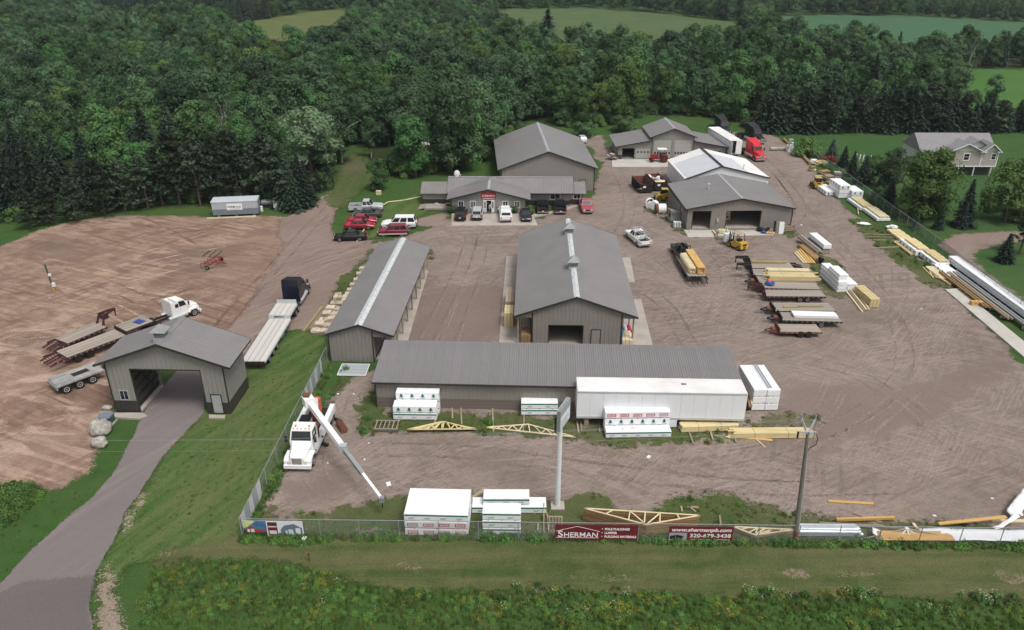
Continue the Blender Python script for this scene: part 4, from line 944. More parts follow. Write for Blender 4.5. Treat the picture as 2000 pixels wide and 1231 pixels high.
KIND = {   # kind -> list of (crown, trunk), label
    'oak': [decid(11, 13.5, 5.0, 1.4, 19, 4200, .50, 'leaf_oak'), decid(12, 12.5, 4.4, 1.0, 17, 3800, .48, 'leaf_oak'), decid(13, 14.5, 4.8, 1.8, 20, 4200, .5, 'leaf_oak')],
    'maple': [decid(21, 13.0, 4.0, .6, 18, 4200, .42, 'leaf_maple', conic=.3), decid(22, 11.5, 3.8, .4, 17, 3800, .42, 'leaf_maple', conic=.25), decid(23, 14.0, 4.2, 1.0, 19, 4200, .44, 'leaf_maple', conic=.2)],
    'aspen': [decid(31, 14.5, 2.7, 2.2, 15, 2600, .38, 'leaf_aspen', bark='bark_birch', lobe=(.36, .55), conic=.35), decid(32, 13.0, 2.5, 1.6, 13, 2400, .36, 'leaf_aspen', bark='bark_birch', lobe=(.36, .55), conic=.35)],
    'ash': [decid(41, 12.0, 3.6, .6, 17, 3600, .40, 'leaf_ash', conic=.15)],
    'spruce': [spruce(51, 12.5, 3.1), spruce(52, 10.5, 2.8), spruce(53, 13.0, 3.3)],
    'pine': [pine(61, 10.5, 2.4, 2.4, ntuft=60), pine(62, 9.5, 2.3, .9, ntuft=60), pine(63, 11.5, 2.5, 3.0, ntuft=64)],
    'willow': [decid(71, 12.5, 5.2, 2.0, 22, 5200, .40, 'leaf_willow', lobe=(.22, .36))],
    'shrub': [decid(81, 3.4, 2.3, 0.1, 9, 1500, .28, 'leaf_bush'), decid(82, 2.6, 1.9, 0.05, 8, 1200, .26, 'leaf_ash')],
    'yard': [decid(95, 12.0, 5.0, .0, 34, 8500, .34, 'leaf_bright', lobe=(.24, .38), conic=.35), decid(96, 11.5, 4.6, .0, 32, 8000, .34, 'leaf_bright', lobe=(.24, .38), conic=.3)],
    'cottonwood': [decid(97, 20.0, 6.0, 1.0, 44, 9000, .5, 'leaf_oak', lobe=(.22, .36), conic=.35)],
    'bluespruce': [spruce(91, 9.0, 2.6, 'leaf_bluespruce', dens=1.2)],
}
SPEC = {'oak': 'oak', 'maple': 'maple', 'aspen': 'aspen', 'ash': 'ash', 'spruce': 'spruce', 'pine': 'pine', 'willow': 'willow', 'shrub': 'shrub', 'yard': 'maple', 'cottonwood': 'cottonwood', 'bluespruce': 'spruce'}
SRC = {}
def tree(kind, x, y, sc=1.0, var=0, label=None, group=None, sx=None, name=None):
    cr_, tk = KIND[kind][var % len(KIND[kind])]
    t = thing(name or (SPEC[kind] + ('_tree' if kind != 'shrub' else '')), label, 'tree' if kind != 'shrub' else 'shrub', (x, y, 0.0), rnd.uniform(0, 6.28), group)
    t.scale = (sx or sc, sx or sc, sc)
    o = obj('crown', cr_, t); o2 = obj('trunk', tk, t)
    SRC.setdefault((kind, var % len(KIND[kind])), o)
    return t
def treep(kind, px, py, h, label, var=0, group=None, wide=None, name=None):
    p = G(px, py); hh = {'oak': 13.5, 'maple': 13, 'aspen': 14.5, 'ash': 12, 'spruce': 12.5, 'pine': 10.5, 'willow': 12.5, 'shrub': 3.4, 'yard': 12, 'cottonwood': 20, 'bluespruce': 9}[kind]
    return tree(kind, p.x, p.y, h / hh, var, label, group, wide and h / hh * wide, name)

# trees one can point to
treep('willow', 608, 345, 13.0, 'silvery pale green willow beside the grass lane', wide=1.25)
treep('aspen', 668, 318, 12.5, 'light green poplar standing behind the silvery willow', 0, wide=1.5)
treep('maple', 740, 372, 7.0, 'dark leafy tree with low skirts at the end of the grass lane', 1)
treep('cottonwood', 880, 336, 21.0, 'tallest dark broad tree overhanging the tall shed', 0)
treep('maple', 905, 330, 15.0, 'dark trees clump member pressed against the tall shed corner', 2)
treep('aspen', 955, 306, 14.5, 'pale-leaved poplar touching the tall shed roof', 1, wide=1.3)
treep('maple', 812, 345, 12.0, 'mid green tree in front of the tall dark clump', 0)
treep('maple', 775, 342, 6.5, 'small round dark tree beside the faded huts', 1)
treep('yard', 1797, 425, 11.8, 'big round bright green maple in front of the house', 0, wide=1.12)
treep('yard', 1962, 432, 11.2, 'leafy green maple hiding the right half of the house', 1)
treep('spruce', 1880, 442, 9.3, 'slender dark spruce standing before the house porch', 1)
treep('spruce', 1786, 448, 3.8, 'short spruce on the lawn nearest the fence bend', 1, 'small spruces on the house lawn')
treep('spruce', 1832, 448, 4.3, 'short spruce on the lawn between two others', 0, 'small spruces on the house lawn')
treep('bluespruce', 1876, 446, 4.6, 'broad short spruce on the lawn below the porch', 0, 'small spruces on the house lawn')
treep('pine', 1990, 497, 8.0, 'open dark pine beside the round drive', 0)
treep('spruce', 1960, 512, 4.2, 'small bushy conifer inside the curve of the drive', 2, wide=1.5)
treep('shrub', 1575, 302, 4.6, 'round yellow-green bush at the end of the yard fence', 1, wide=1.5)
for i, (px, py, h) in enumerate([(1610, 318, 4.6), (1634, 330, 5.2), (1650, 348, 4.8), (1672, 362, 5.4), (1700, 392, 4.6), (1722, 408, 5.0), (1745, 425, 4.4)]):
    treep('spruce' if i % 3 else 'bluespruce', px + 12, py - 4, h, 'young spruce in the hedge row just outside the yard fence', i, 'spruce hedge along the yard fence', 1.35)
treep('oak', 1738, 368, 8.0, 'dark spreading tree left of the bright maple', 1, wide=1.2)
treep('maple', 1702, 350, 5.5, 'mid green bushy tree behind the spruce hedge', 1, wide=1.2)
treep('shrub', 1722, 398, 3.0, 'leafy green bush between hedge spruces and fence', 0)
treep('shrub', 1140, 268, 3.6, 'dark bush behind the tall shed by the grass', 0, wide=1.4)
treep('shrub', 1218, 258, 4.0, 'dark rounded bush beside the garage rear corner', 0, wide=1.3)
treep('spruce', 1068, 128, 19.0, 'lone tall dark conifer against the pasture', 2, wide=1.5)
treep('oak', 1165, 138, 9.5, 'solitary round dark tree at the pasture edge', 1)
# conifer rows
for i, (px, py, h) in enumerate([(62, 446, 7), (100, 436, 7.5), (150, 432, 8), (205, 420, 10.5), (246, 412, 9.5), (290, 408, 10)]):
    treep('pine', px, py, h, 'bushy low-branched pine at the left rim of the dirt lot', 1, 'low pines at the dirt lot rim', 1.3)
for i, (px, py, h) in enumerate([(318, 402, 11), (352, 400, 12), (392, 402, 12.5), (432, 398, 13), (452, 392, 12), (470, 396, 12.5), (505, 396, 12), (530, 398, 11.5), (545, 402, 12), (556, 398, 10.5)]):
    treep('pine', px, py, h, 'tall bare-trunked pine behind the site trailer', i + 1, 'tall pines behind the site trailer', 1.05)
for i, (px, py, h) in enumerate([(560, 405, 9.5), (576, 412, 8.5), (590, 405, 9), (600, 395, 7.5), (622, 374, 5.0), (642, 362, 4.5)]):
    treep('spruce', px, py, h, 'dense dark spruce at the corner of the grass lane', i, 'spruces at the lane corner', 1.25)
for i, (px, py, h) in enumerate([(30, 415, 12), (110, 396, 13), (180, 385, 12.5), (240, 378, 13), (278, 372, 14.5), (300, 362, 15), (348, 362, 16), (372, 356, 14), (410, 360, 13)]):
    treep('spruce', px, py, h, 'dark pointed spruce in the second row of the left wood', i, 'second row spruces of the left wood')
k = 0
for px in range(1486, 2060, 17):
    k += 1
    treep('spruce' if k % 4 else 'pine', px + rnd.uniform(-4, 4), 257 + rnd.uniform(-3, 3), rnd.uniform(8.5, 11.5) if px < 1840 else rnd.uniform(6.5, 9.0), 'dark conifer in the windbreak row behind the house lawn' if k % 4 else 'open-crowned pine in the windbreak row behind the house lawn', k, 'conifers of the windbreak behind the house', 1.55)
for px in range(1500, 2040, 46): treep('oak' if px % 4 else 'maple', px + rnd.uniform(-8, 8), 252 + rnd.uniform(-4, 3), rnd.uniform(7.5, 10) if px < 1840 else rnd.uniform(6, 7.5), 'dark leafy tree filling the windbreak between conifers', px, 'leafy trees of the windbreak')
for i, (px, py, h, lab) in enumerate([(438, 322, 13, 'bare grey dead tree among the left wood crowns'), (1885, 150, 16, 'bleached dead tree beside the bright field')]):
    p = G(px, py); t = thing('dead_tree', lab, 'tree', (p.x, p.y, 0)); obj('branches', deadtree(5 + i, h), t)

# the wood: the trees that show largest are things, the rest one mass
pts = []
WP = WOOD_EDGE + [(2250, -14), (-260, -14)]
FP = [P for P, _ in FIELDS.values()]
yy = 118.0
hand = [(o.location.x, o.location.y, 5.5 if o.name.startswith(('willow', 'cottonwood')) else 2.6) for o in C.objects if o.get('category') == 'tree']
while yy < 720:
    sp = 6.3 + 0.0045 * (yy - 118)
    xm = yy * 0.70 + 24
    for xx in np.arange(-xm, xm, sp):
        x = xx + rnd.uniform(-.42, .42) * sp; y = yy + rnd.uniform(-.42, .42) * sp
        px, py = proj(x, y)
        if not inpoly(px, py, WP): continue
        if any(inpoly(px, py, P) for P in FP) or (540 < px < 672 and py > 330): continue
        if y < 260 and any((x - hx) ** 2 + (y - hy) ** 2 < r * r for hx, hy, r in hand): continue
        pts.append((y, x, px, py))
    yy += sp * .92
pts.sort()
# shrubs along the foot of the wood
ew = [G(*p) for p in WOOD_EDGE[1:-1]]; nsh = 0
for a, b in zip(ew[:-1], ew[1:]):
    n_ = max(1, int((b - a).length / 3.6))
    for i in range(n_):
        p = a.lerp(b, (i + rnd.random()) / n_); pp = proj(p.x, p.y)
        if 655 < pp[0] < 730 or 1010 < pp[0] < 1100 or pp[0] > 1470 and rnd.random() < .6 or nsh > 85: continue
        nsh += 1; tree('shrub', p.x + rnd.uniform(-1, 1), p.y + rnd.uniform(.3, 2.5), rnd.uniform(.5, 1.15), rnd.randrange(2), 'leafy shrub at the foot of the wood', 'shrubs at the foot of the wood')
MIX = {'L': ['maple', 'oak', 'maple', 'ash', 'aspen', 'oak', 'maple'], 'M': ['oak', 'oak', 'maple', 'ash', 'aspen', 'maple', 'aspen'], 'R': ['maple', 'aspen', 'oak', 'maple', 'maple', 'spruce']}
def pick(x, y, px, py):
    nv = mnoise.noise(Vector((x * .018, y * .018, 2.0)))
    nz = mnoise.noise(Vector((x * .03, y * .03, 9.0)))
    if px < 640 and py > 330: return 'spruce' if nv > -.1 else 'maple'
    if 190 < px < 560 and py < 62 and nz > -.25: return 'spruce'
    if 1480 < px and py > 244: return 'spruce'
    if px < 330 and 40 < py < 260 and nz > -.1 and rnd.random() < .6: return 'aspen'
    L = MIX['L' if px < 700 else ('M' if px < 1350 else 'R')]
    i = int((nv + .5) * len(L) * 1.2 + rnd.random() * 2.2) % len(L)
    return L[i]
LAB = {'oak': 'dark grey-green oak with lumpy crown in the wood', 'maple': 'mid green leafy maple in the wood', 'aspen': 'slim pale-trunked aspen in the wood', 'ash': 'yellow-green ash tree in the wood', 'spruce': 'dark pointed spruce deep in the wood', 'pine': 'pine in the wood'}
NEAR = 225
far = []
for i, (y, x, px, py) in enumerate(pts):
    kd = pick(x, y, px, py); v = rnd.randrange(3)
    cl = 1 + .16 * mnoise.noise(Vector((x * .012, y * .012, 5)))
    s_ = rnd.uniform(.68, 1.18) * cl * (0.9 if y < 175 else 1.0)
    if px > 1760 and py < 140: s_ *= .78
    if i < NEAR: tree(kd, x, y, s_, v, LAB[kd], kd + ' trees of the wood')
    else: far.append((x, y, kd, v, s_))
keys = sorted(SRC)
me = bpy.data.meshes.new('forest'); me.from_pydata([(x, y, 0) for x, y, *_ in far], [], [])
ki = {k: i for i, k in enumerate(keys)}
for nm, typ, vals in (('variant', 'INT', [ki[(kd, v % len(KIND[kd]))] for _, _, kd, v, _ in far]), ('sc', 'FLOAT', [s_ for *_, s_ in far]), ('rz', 'FLOAT', [rnd.uniform(0, 6.28) for _ in far])):
    me.attributes.new(nm, typ, 'POINT').data.foreach_set('value', vals)
forest = tag(obj('forest', me), 'dense green wood reaching back to the far fields', 'forest', kind='stuff')
def scatter_gn(o, srcs, name):
    ng = bpy.data.node_groups.new(name, 'GeometryNodeTree')
    ng.interface.new_socket('Geometry', in_out='INPUT', socket_type='NodeSocketGeometry'); ng.interface.new_socket('Geometry', in_out='OUTPUT', socket_type='NodeSocketGeometry')
    gi = ng.nodes.new('NodeGroupInput'); go = ng.nodes.new('NodeGroupOutput'); iop = ng.nodes.new('GeometryNodeInstanceOnPoints')
    g2 = ng.nodes.new('GeometryNodeGeometryToInstance')
    for s_ in reversed(srcs):
        oi = ng.nodes.new('GeometryNodeObjectInfo'); oi.inputs['Object'].default_value = s_; oi.transform_space = 'ORIGINAL'; ng.links.new(oi.outputs['Geometry'], g2.inputs[0])
    def na(nm, typ):
        n_ = ng.nodes.new('GeometryNodeInputNamedAttribute'); n_.data_type = typ; n_.inputs['Name'].default_value = nm; return n_.outputs['Attribute']
    cx = ng.nodes.new('ShaderNodeCombineXYZ'); ng.links.new(na('rz', 'FLOAT'), cx.inputs['Z'])
    sv = ng.nodes.new('ShaderNodeCombineXYZ'); sc_ = na('sc', 'FLOAT')
    for i in range(3): ng.links.new(sc_, sv.inputs[i])
    ng.links.new(gi.outputs[0], iop.inputs['Points']); ng.links.new(g2.outputs[0], iop.inputs['Instance']); iop.inputs['Pick Instance'].default_value = True
    ng.links.new(na('variant', 'INT'), iop.inputs['Instance Index']); ng.links.new(cx.outputs[0], iop.inputs['Rotation']); ng.links.new(sv.outputs[0], iop.inputs['Scale'])
    ng.links.new(iop.outputs[0], go.inputs[0])
    md = o.modifiers.new('scatter', 'NODES'); md.node_group = ng
scatter_gn(forest, [SRC[k] for k in keys], 'forest')
print('TREES', len(pts), 'near', NEAR, 'far', len(far))
# ------------------------------------------------------------------ vehicles (local +x is forward, origin on the ground at the middle)
def lerp(a, b, t): return a + (b - a) * t
def qp(mb, A, B, C_, D_, u0, u1, v0, v1, off=0.012):
    """thin panel on the bilinear patch A-B (bottom) D-C (top), pushed out along its normal"""
    A, B, C_, D_ = map(Vector, (A, B, C_, D_))
    P = lambda u, v: (A.lerp(B, u)).lerp(D_.lerp(C_, u), v)
    q = [P(u0, v0), P(u1, v0), P(u1, v1), P(u0, v1)]; n = (q[1] - q[0]).cross(q[3] - q[0]).normalized() * off
    mb.add([p - n * .5 for p in q] + [p + n for p in q], MB.BF)
_WH = {}
def wheel(parent, x, y, r=.34, w=.22, rim='rim_steel', side=1):
    key = (r, w, rim)
    if key not in _WH:
        t = MB(); t.loft([[(rr * math.cos(a), yy, rr * math.sin(a)) for a in [i * math.pi / 9 for i in range(18)]] for rr, yy in ((r * .6, -w / 2), (r * .93, -w / 2), (r, -w * .3), (r, w * .3), (r * .93, w / 2), (r * .6, w / 2))])
        q = MB(); q.loft([[(rr * math.cos(a), yy, rr * math.sin(a)) for a in [i * math.pi / 9 for i in range(18)]] for rr, yy in ((r * .60, w * .30), (r * .60, w * .52), (r * .5, w * .54), (r * .30, w * .40), (r * .16, w * .40), (r * .14, w * .62), (r * .02, w * .62))])
        _WH[key] = (t.mesh('tyre', 'rubber'), q.mesh('rim', rim))
    a, b = _WH[key]
    o = obj('wheel', a, parent, (x, y, r)); obj('rim', b, o, rot=(0, 0, 0 if side > 0 else math.pi))
    return o
def sect(x, w, z0, z1, ch=.10):
    return [(x, -w * .92, z0), (x, w * .92, z0), (x, w, z0 + .16), (x, w, z1 - ch), (x, w * .9, z1), (x, -w * .9, z1), (x, -w, z1 - ch), (x, -w, z0 + .16)]
def car(name, label, cat, loc, rz, paint, L=4.6, W=1.8, H=1.45, style='sedan', group=None, rim='rim_steel', two=None, roof=None, wr=.33):
    o = thing(name, label, cat, loc, rz, group); w = W / 2; f, b = L / 2, -L / 2
    pm = 'paint_' + paint
    if style == 'sedan': hood, belt, deck = .80, .90, .92; cab = (.26 * L, -.30 * L, .08 * L, -.16 * L)
    elif style == 'suv': hood, belt, deck = 1.0, 1.08, 1.08; cab = (.23 * L, -.485 * L, .10 * L, -.43 * L)
    elif style == 'hatch': hood, belt, deck = .85, .95, .98; cab = (.27 * L, -.47 * L, .08 * L, -.36 * L)
    else: hood, belt, deck = 1.08, 1.14, 1.10; cab = (.20 * L, -.10 * L, .10 * L, -.075 * L)
    g0 = .28 if style in ('sedan', 'hatch') else .38
    body = MB()
    if style == 'pickup':
        body.loft([sect(f, w * .82, g0 + .12, hood - .30), sect(f - .12, w * .95, g0, hood - .08), sect(f - .5, w, g0, hood - .03), sect(cab[0], w, g0, belt), sect(cab[1] - .05, w, g0, belt)])
        body.box(b + .05, cab[1] - .06, -w, w, g0, .62)
        for s_ in (-1, 1): body.box(b + .05, cab[1] - .06, s_ * w - (.12 if s_ > 0 else 0), s_ * w + (.12 if s_ < 0 else 0), .62, 1.12)
        body.box(cab[1] - .14, cab[1] - .06, -w + .12, w - .12, .62, 1.12)
    else:
        ed = b + .02
        body.loft([sect(f, w * .78, g0 + .10, hood - .25), sect(f - .15, w * .93, g0, hood - .10), sect(f - .7, w, g0, hood), sect(cab[0], w, g0, belt), sect(0, w, g0, belt), sect(cab[1], w, g0, deck), sect(b + .25, w * .97, g0, deck - .02), sect(b, w * .85, g0 + .08, deck - .22)])
    bo = body.build('body', pm, o, True)
    try: bo.data.set_sharp_from_angle(angle=R(35))
    except Exception: pass
    wb, wt = w * .9, w * .72
    FB, RB, FT, RT = cab; zt = H; zb = belt - .03
    a = [(RB, -wb, zb), (FB, -wb, zb), (FB, wb, zb), (RB, wb, zb)]; t = [(RT, -wt, zt), (FT, -wt, zt), (FT, wt, zt), (RT, wt, zt)]
    cb = MB(); cb.add(a + t, MB.BF); cb.build('cabin', pm, o)
    rf = MB(); rf.obox(((FT + RT) / 2, 0, zt + .015), (FT - RT - .04, 2 * wt - .06, .05)); rf.build('roof', roof or pm, o)
    def pane(nm, A, B, C_, D_, *uv): q = MB(); qp(q, A, B, C_, D_, *uv); return q.build(nm, 'glass_dark', o)
    pane('windshield', a[1], a[2], t[2], t[1], .05, .95, .10, .92); pane('rear_window', a[3], a[0], t[0], t[3], .06, .94, .15, .9)
    ns = 3 if style == 'suv' else (2 if style != 'pickup' else 2)
    for k in range(ns):
        u0, u1 = (k + .08) / ns, (k + .92) / ns
        pane('side_window', a[0], a[1], t[1], t[0], u0, u1, .14, .88); pane('side_window', a[2], a[3], t[3], t[2], 1 - u1, 1 - u0, .14, .88)
    for s_ in (-1, 1):
        bx('headlight', 'lamp_clear', o, f - .16, f + .005, s_ * w * .62 - .2, s_ * w * .62 + .2, hood - .36, hood - .20)
        bx('tail_light', 'lamp_red', o, b - .012, b + .12, s_ * w * .80 - .1, s_ * w * .80 + .1, .72 if style != 'suv' else .8, .92 if style != 'suv' else 1.12)
        MB().obox((cab[0] - .22, s_ * (w + .09), belt + .06), (.12, .2, .14)).build('mirror', pm, o)
        wheel(o, f - .19 * L, s_ * (w - .10), wr, .22, rim, s_); wheel(o, b + .20 * L, s_ * (w - .10), wr, .22, rim, s_)
    bm = 'chrome' if style == 'pickup' else ('steel_dark' if style == 'suv' else pm)
    bx('bumper', bm, o, f - .02, f + .07, -w * .85, w * .85, g0 + .05, g0 + .25); bx('bumper', bm, o, b - .08, b + .04, -w * .9, w * .9, g0 + .05, g0 + .25)
    bx('grille', 'steel_dark', o, f + .002, f + .02, -w * .4, w * .4, hood - .42, hood - .24)
    bx('licence_plate', 'print_white', o, b - .095, b - .081, -.16, .16, g0 + .26, g0 + .40)
    if two:
        for s_ in (-1, 1): bx('lower_trim', two, o, b + .1, f - .2, s_ * w - .015, s_ * w + .025, g0, g0 + .2)
    if style == 'pickup':
        bx('bed_liner', 'steel_dark', o, b + .16, cab[1] - .15, -w + .13, w - .13, .622, .66); bx('tailgate', pm, o, b + .02, b + .09, -w + .01, w - .01, .64, 1.12)
    return o
P_ = lambda px, py: G(px, py, GZ)
LOTG = 'cars parked by the office lawn'
car('pickup_truck', 'silver crew-cab pickup truck at the far end of the lawn row', 'pickup', P_(716, 411), R(3), 'silver', 5.8, 2.0, 1.85, 'pickup', wr=.4)
car('sedan', 'dark grey sedan between the silver pickup and red sedans', 'car', P_(718, 424), R(182), 'charcoal', 4.7, 1.8, 1.42)
car('sedan', 'red sedan half hidden behind the other red sedan', 'car', P_(708, 436), R(3), 'red', 4.7, 1.8, 1.42)
car('sedan', 'red sedan with both near wheels in view beside the lawn', 'car', P_(703, 446), R(3), 'red', 4.7, 1.8, 1.42)
car('sedan', 'black sedan parked alone at the lawn corner', 'car', P_(685, 468), R(184), 'black', 5.0, 1.85, 1.42)
c_ = car('suv', 'long white and black-windowed SUV on the office lawn', 'SUV', P_(780, 444), R(182), 'white', 5.6, 2.0, 1.9, 'suv', two='paint_tan', wr=.38)
car('suv', 'dark red SUV with pale lower trim on the office lawn', 'SUV', P_(768, 459), R(184), 'maroon', 4.7, 1.85, 1.72, 'suv', two='paint_tan', wr=.37)
PZ = .145
Q_ = lambda px, py: G(px, py, PZ)
car('suv', 'black SUV with bright tail lights before the office windows', 'SUV', Q_(901, 425), R(88), 'black', 4.6, 1.85, 1.7, 'suv')
car('suv', 'silver SUV beside the office door', 'SUV', Q_(933, 424), R(88), 'silver', 4.5, 1.8, 1.68, 'suv')
wp = car('pickup_truck', 'white pickup with a white bed cap before the office', 'pickup', Q_(987, 425), R(93), 'white', 5.7, 2.0, 1.85, 'pickup', wr=.39)
cp = MB(); cp.add([(-2.8, -.95, 1.12), (-.62, -.95, 1.12), (-.62, .95, 1.12), (-2.8, .95, 1.12), (-2.6, -.8, 1.8), (-.62, -.8, 1.8), (-.62, .8, 1.8), (-2.6, .8, 1.8)], MB.BF); cc = cp.build('bed_cap', 'paint_white', wp)
q = MB(); qp(q, (-2.8, .95, 1.12), (-2.8, -.95, 1.12), (-2.6, -.8, 1.8), (-2.6, .8, 1.8), .1, .9, .25, .85, .02); q.build('cap_window', 'glass_dark', cc)
car('sedan', 'black sedan facing outward at the office slab corner', 'car', Q_(1027, 426), R(-88), 'black', 4.6, 1.8, 1.45)
car('pickup_truck', 'black pickup parked beside the office shrubs, left of its twin', 'pickup', P_(1059, 410), R(90), 'black', 5.8, 2.0, 1.88, 'pickup', wr=.39)
car('pickup_truck', 'black pickup parked between its twin and the red pickup', 'pickup', P_(1093, 410), R(90), 'black', 5.8, 2.0, 1.88, 'pickup', wr=.39)
car('pickup_truck', 'faded red pickup facing outward beside the office right wing', 'pickup', P_(1144, 409), R(-88), 'pinkred', 5.8, 2.0, 1.85, 'pickup', wr=.39)
car('sedan', 'small silver car behind the tall shed', 'car', G(1136, 277, .05), R(100), 'silver', 4.4, 1.75, 1.45, 'hatch')
up = car('pickup_truck', 'white utility pickup with a ladder rack driving up the yard', 'pickup', P_(1245, 472), R(106), 'white', 5.9, 2.0, 1.85, 'pickup', wr=.39)
lr = thing_part('ladder_rack', up)
for x in (-2.6, -1.0, .9):
    MB().bar((x, -.85, 1.12 if x < 0 else 1.8), (x, -.75, 2.05), .06, .06).bar((x, .85, 1.12 if x < 0 else 1.8), (x, .75, 2.05), .06, .06).bar((x, -.75, 2.05), (x, .75, 2.05), .06, .06).build('hoop', 'galv', lr)
for y in (-.75, .75): piece('rail', 'galv', lr, (-.85, y, 2.08), (3.6, .06, .06))
ld = thing_part('ladder', up)
for y in (.1, .5): piece('stile', 'aluminium', ld, (-.7, y, 2.15), (3.3, .05, .09))
for k in range(10): piece('rung', 'aluminium', ld, (-2.2 + k * .33, .3, 2.15), (.04, .38, .04))

def dual(o, x, wy, r=.5, rim='aluminium'):
    for s_ in (-1, 1):
        wheel(o, x, s_ * (wy - .14), r, .26, rim, s_); wheel(o, x, s_ * (wy - .44), r, .26, rim, s_)
def semi(label, loc, rz, paint, sleeper=2.0, roofh=3.9, stacks=True, group=None, stripe=None):
    """conventional highway tractor: bonnet, cab, sleeper, frame"""
    o = thing('semi_truck', label, 'truck', loc, rz, group); pm = 'paint_' + paint
    L = 3.4 + 1.9 + sleeper; f = L / 2 + 1.0
    fr = MB()
    for s_ in (-1, 1): fr.box(f - 8.3 if sleeper < 1 else f - 8.9, f - .4, s_ * .45 - .06, s_ * .45 + .06, .75, 1.02)
    fr.box(f - 7.6, f - 7.3, -.5, .5, .76, 1.0); fr.build('frame', 'steel_dark', o)
    hd = MB(); hd.loft([[(x, -w, z0), (x, w, z0), (x, w, z1 - .22), (x, w * .8, z1), (x, -w * .8, z1), (x, -w, z1 - .22)] for x, w, z0, z1 in ((f, .62, .75, 1.45), (f - .25, .72, .65, 1.62), (f - 1.0, .80, .65, 1.80), (f - 1.75, .92, .7, 1.98))]); hd.build('bonnet', pm, o)
    for s_ in (-1, 1):
        fe = MB(); fe.prism([(f - .15, .55), (f - .15, 1.0), (f - .45, 1.22), (f - 1.45, 1.22), (f - 1.8, .9), (f - 1.62, .75), (f - 1.4, 1.05), (f - .65, 1.05), (f - .4, .75)], 'y', s_ * .66 if s_ > 0 else -1.2, 1.2 if s_ > 0 else -.66); fe.build('fender', pm, o)
    cb = MB(); x0, x1 = f - 3.3, f - 1.7
    cb.loft([[(x, -w, z) if False else (x, y, z) for (x, y, z) in lp] for lp in (
        [(x1, -1.0, .85), (x1, 1.0, .85), (x0, 1.05, .85), (x0, -1.05, .85)], [(x1, -1.0, 2.0), (x1, 1.0, 2.0), (x0, 1.05, 2.0), (x0, -1.05, 2.0)], [(x1 - .42, -.92, 2.85), (x1 - .42, .92, 2.85), (x0, 1.0, 2.95), (x0, -1.0, 2.95)])]); cb.build('cab', pm, o)
    q = MB(); qp(q, (x1, -1.0, 2.0), (x1, 1.0, 2.0), (x1 - .42, .92, 2.85), (x1 - .42, -.92, 2.85), .06, .94, .06, .92, .02); q.build('windshield', 'glass_dark', o)
    for s_ in (-1, 1):
        q = MB(); A, B, C_, D_ = (x0, s_ * 1.05, 1.9), (x1, s_ * 1.0, 1.9), (x1 - .42, s_ * .92, 2.85), (x0, s_ * 1.0, 2.95)
        qp(q, A, B, C_, D_, .25, .92, .12, .85, .02 * -s_); q.build('side_window', 'glass_dark', o)
        MB().obox((x1 + .05, s_ * 1.28, 2.25), (.12, .22, .55)).bar((x1 - .05, s_ * 1.0, 2.3), (x1 + .05, s_ * 1.25, 2.3), .04, .04).build('mirror', 'steel_dark', o)
        MB().tube((x0 - sleeper * .4 - 1.1, s_ * .98, .78), (x1 - .25, s_ * .98, .78), .3, 12).build('fuel_tank', 'aluminium', o)
        bx('headlight', 'lamp_clear', o, f - .22, f + .02, s_ * .70 - .14, s_ * .70 + .14, .92, 1.12)
        if stacks: MB().tube((x0 - sleeper - .12, s_ * .95, 1.0), (x0 - sleeper - .12, s_ * .95, roofh + .25), .075, 8).build('exhaust_stack', 'chrome', o)
        wheel(o, f - .98, s_ * 1.03, .5, .28, 'aluminium', s_)
    if sleeper > .5:
        sp = MB(); xs = x0 - sleeper; sp.loft([[(x0, -1.1, .85), (x0, 1.1, .85), (xs, 1.1, .85), (xs, -1.1, .85)], [(x0, -1.12, 2.9), (x0, 1.12, 2.9), (xs, 1.12, 2.9), (xs, -1.12, 2.9)], [(x0 + .1, -1.0, roofh - .5), (x0 + .1, 1.0, roofh - .5), (xs, 1.05, roofh), (xs, -1.05, roofh)]]); sp.build('sleeper', pm, o)
        fa = MB(); fa.add([(x1 - .45, -.8, 2.86), (x1 - .45, .8, 2.86), (x0 + .08, 1.0, 2.93), (x0 + .08, -1.0, 2.93), (x0 + .3, -.85, roofh - .6), (x0 + .3, .85, roofh - .6), (x0 + .08, 1.0, roofh - .45), (x0 + .08, -1.0, roofh - .45)], MB.BF); fa.build('roof_fairing', pm, o)
        for s_ in (-1, 1): bx('sleeper_window', 'glass_dark', o, xs + .6, xs + 1.1, s_ * 1.12 - .012, s_ * 1.12 + .012, 2.1, 2.6)
    bx('grille', 'chrome', o, f + .002, f + .03, -.42, .42, .8, 1.4); bx('bumper', 'chrome' if paint != 'white' else pm, o, f - .12, f + .12, -1.18, 1.18, .38, .72)
    for k in range(5): bx('marker_lamp', 'lamp_amber', o, x1 - .55, x1 - .48, -.7 + k * .35 - .05, -.7 + k * .35 + .05, 2.93, 3.0)
    xr = f - 8.3 if sleeper < 1 else f - 8.9
    for dx in (.75, 2.05): dual(o, xr + dx, 1.22)
    for s_ in (-1, 1): bx('mud_flap', 'rubber', o, xr + .06, xr + .1, s_ * .95 - .3, s_ * .95 + .3, .25, .85)
    MB().obox((xr + 1.4, 0, 1.09), (1.1, .9, .12)).build('fifth_wheel', 'steel_dark', o)
    return o, f
def decking(parent, x0, x1, w, z, n, m='deck_wood', gap=.035, name='plank', t=.05):
    pw = 2 * w / n
    for k in range(n): piece(name, m, parent, ((x0 + x1) / 2, -w + (k + .5) * pw, z), (x1 - x0 - .01, pw - gap, t))
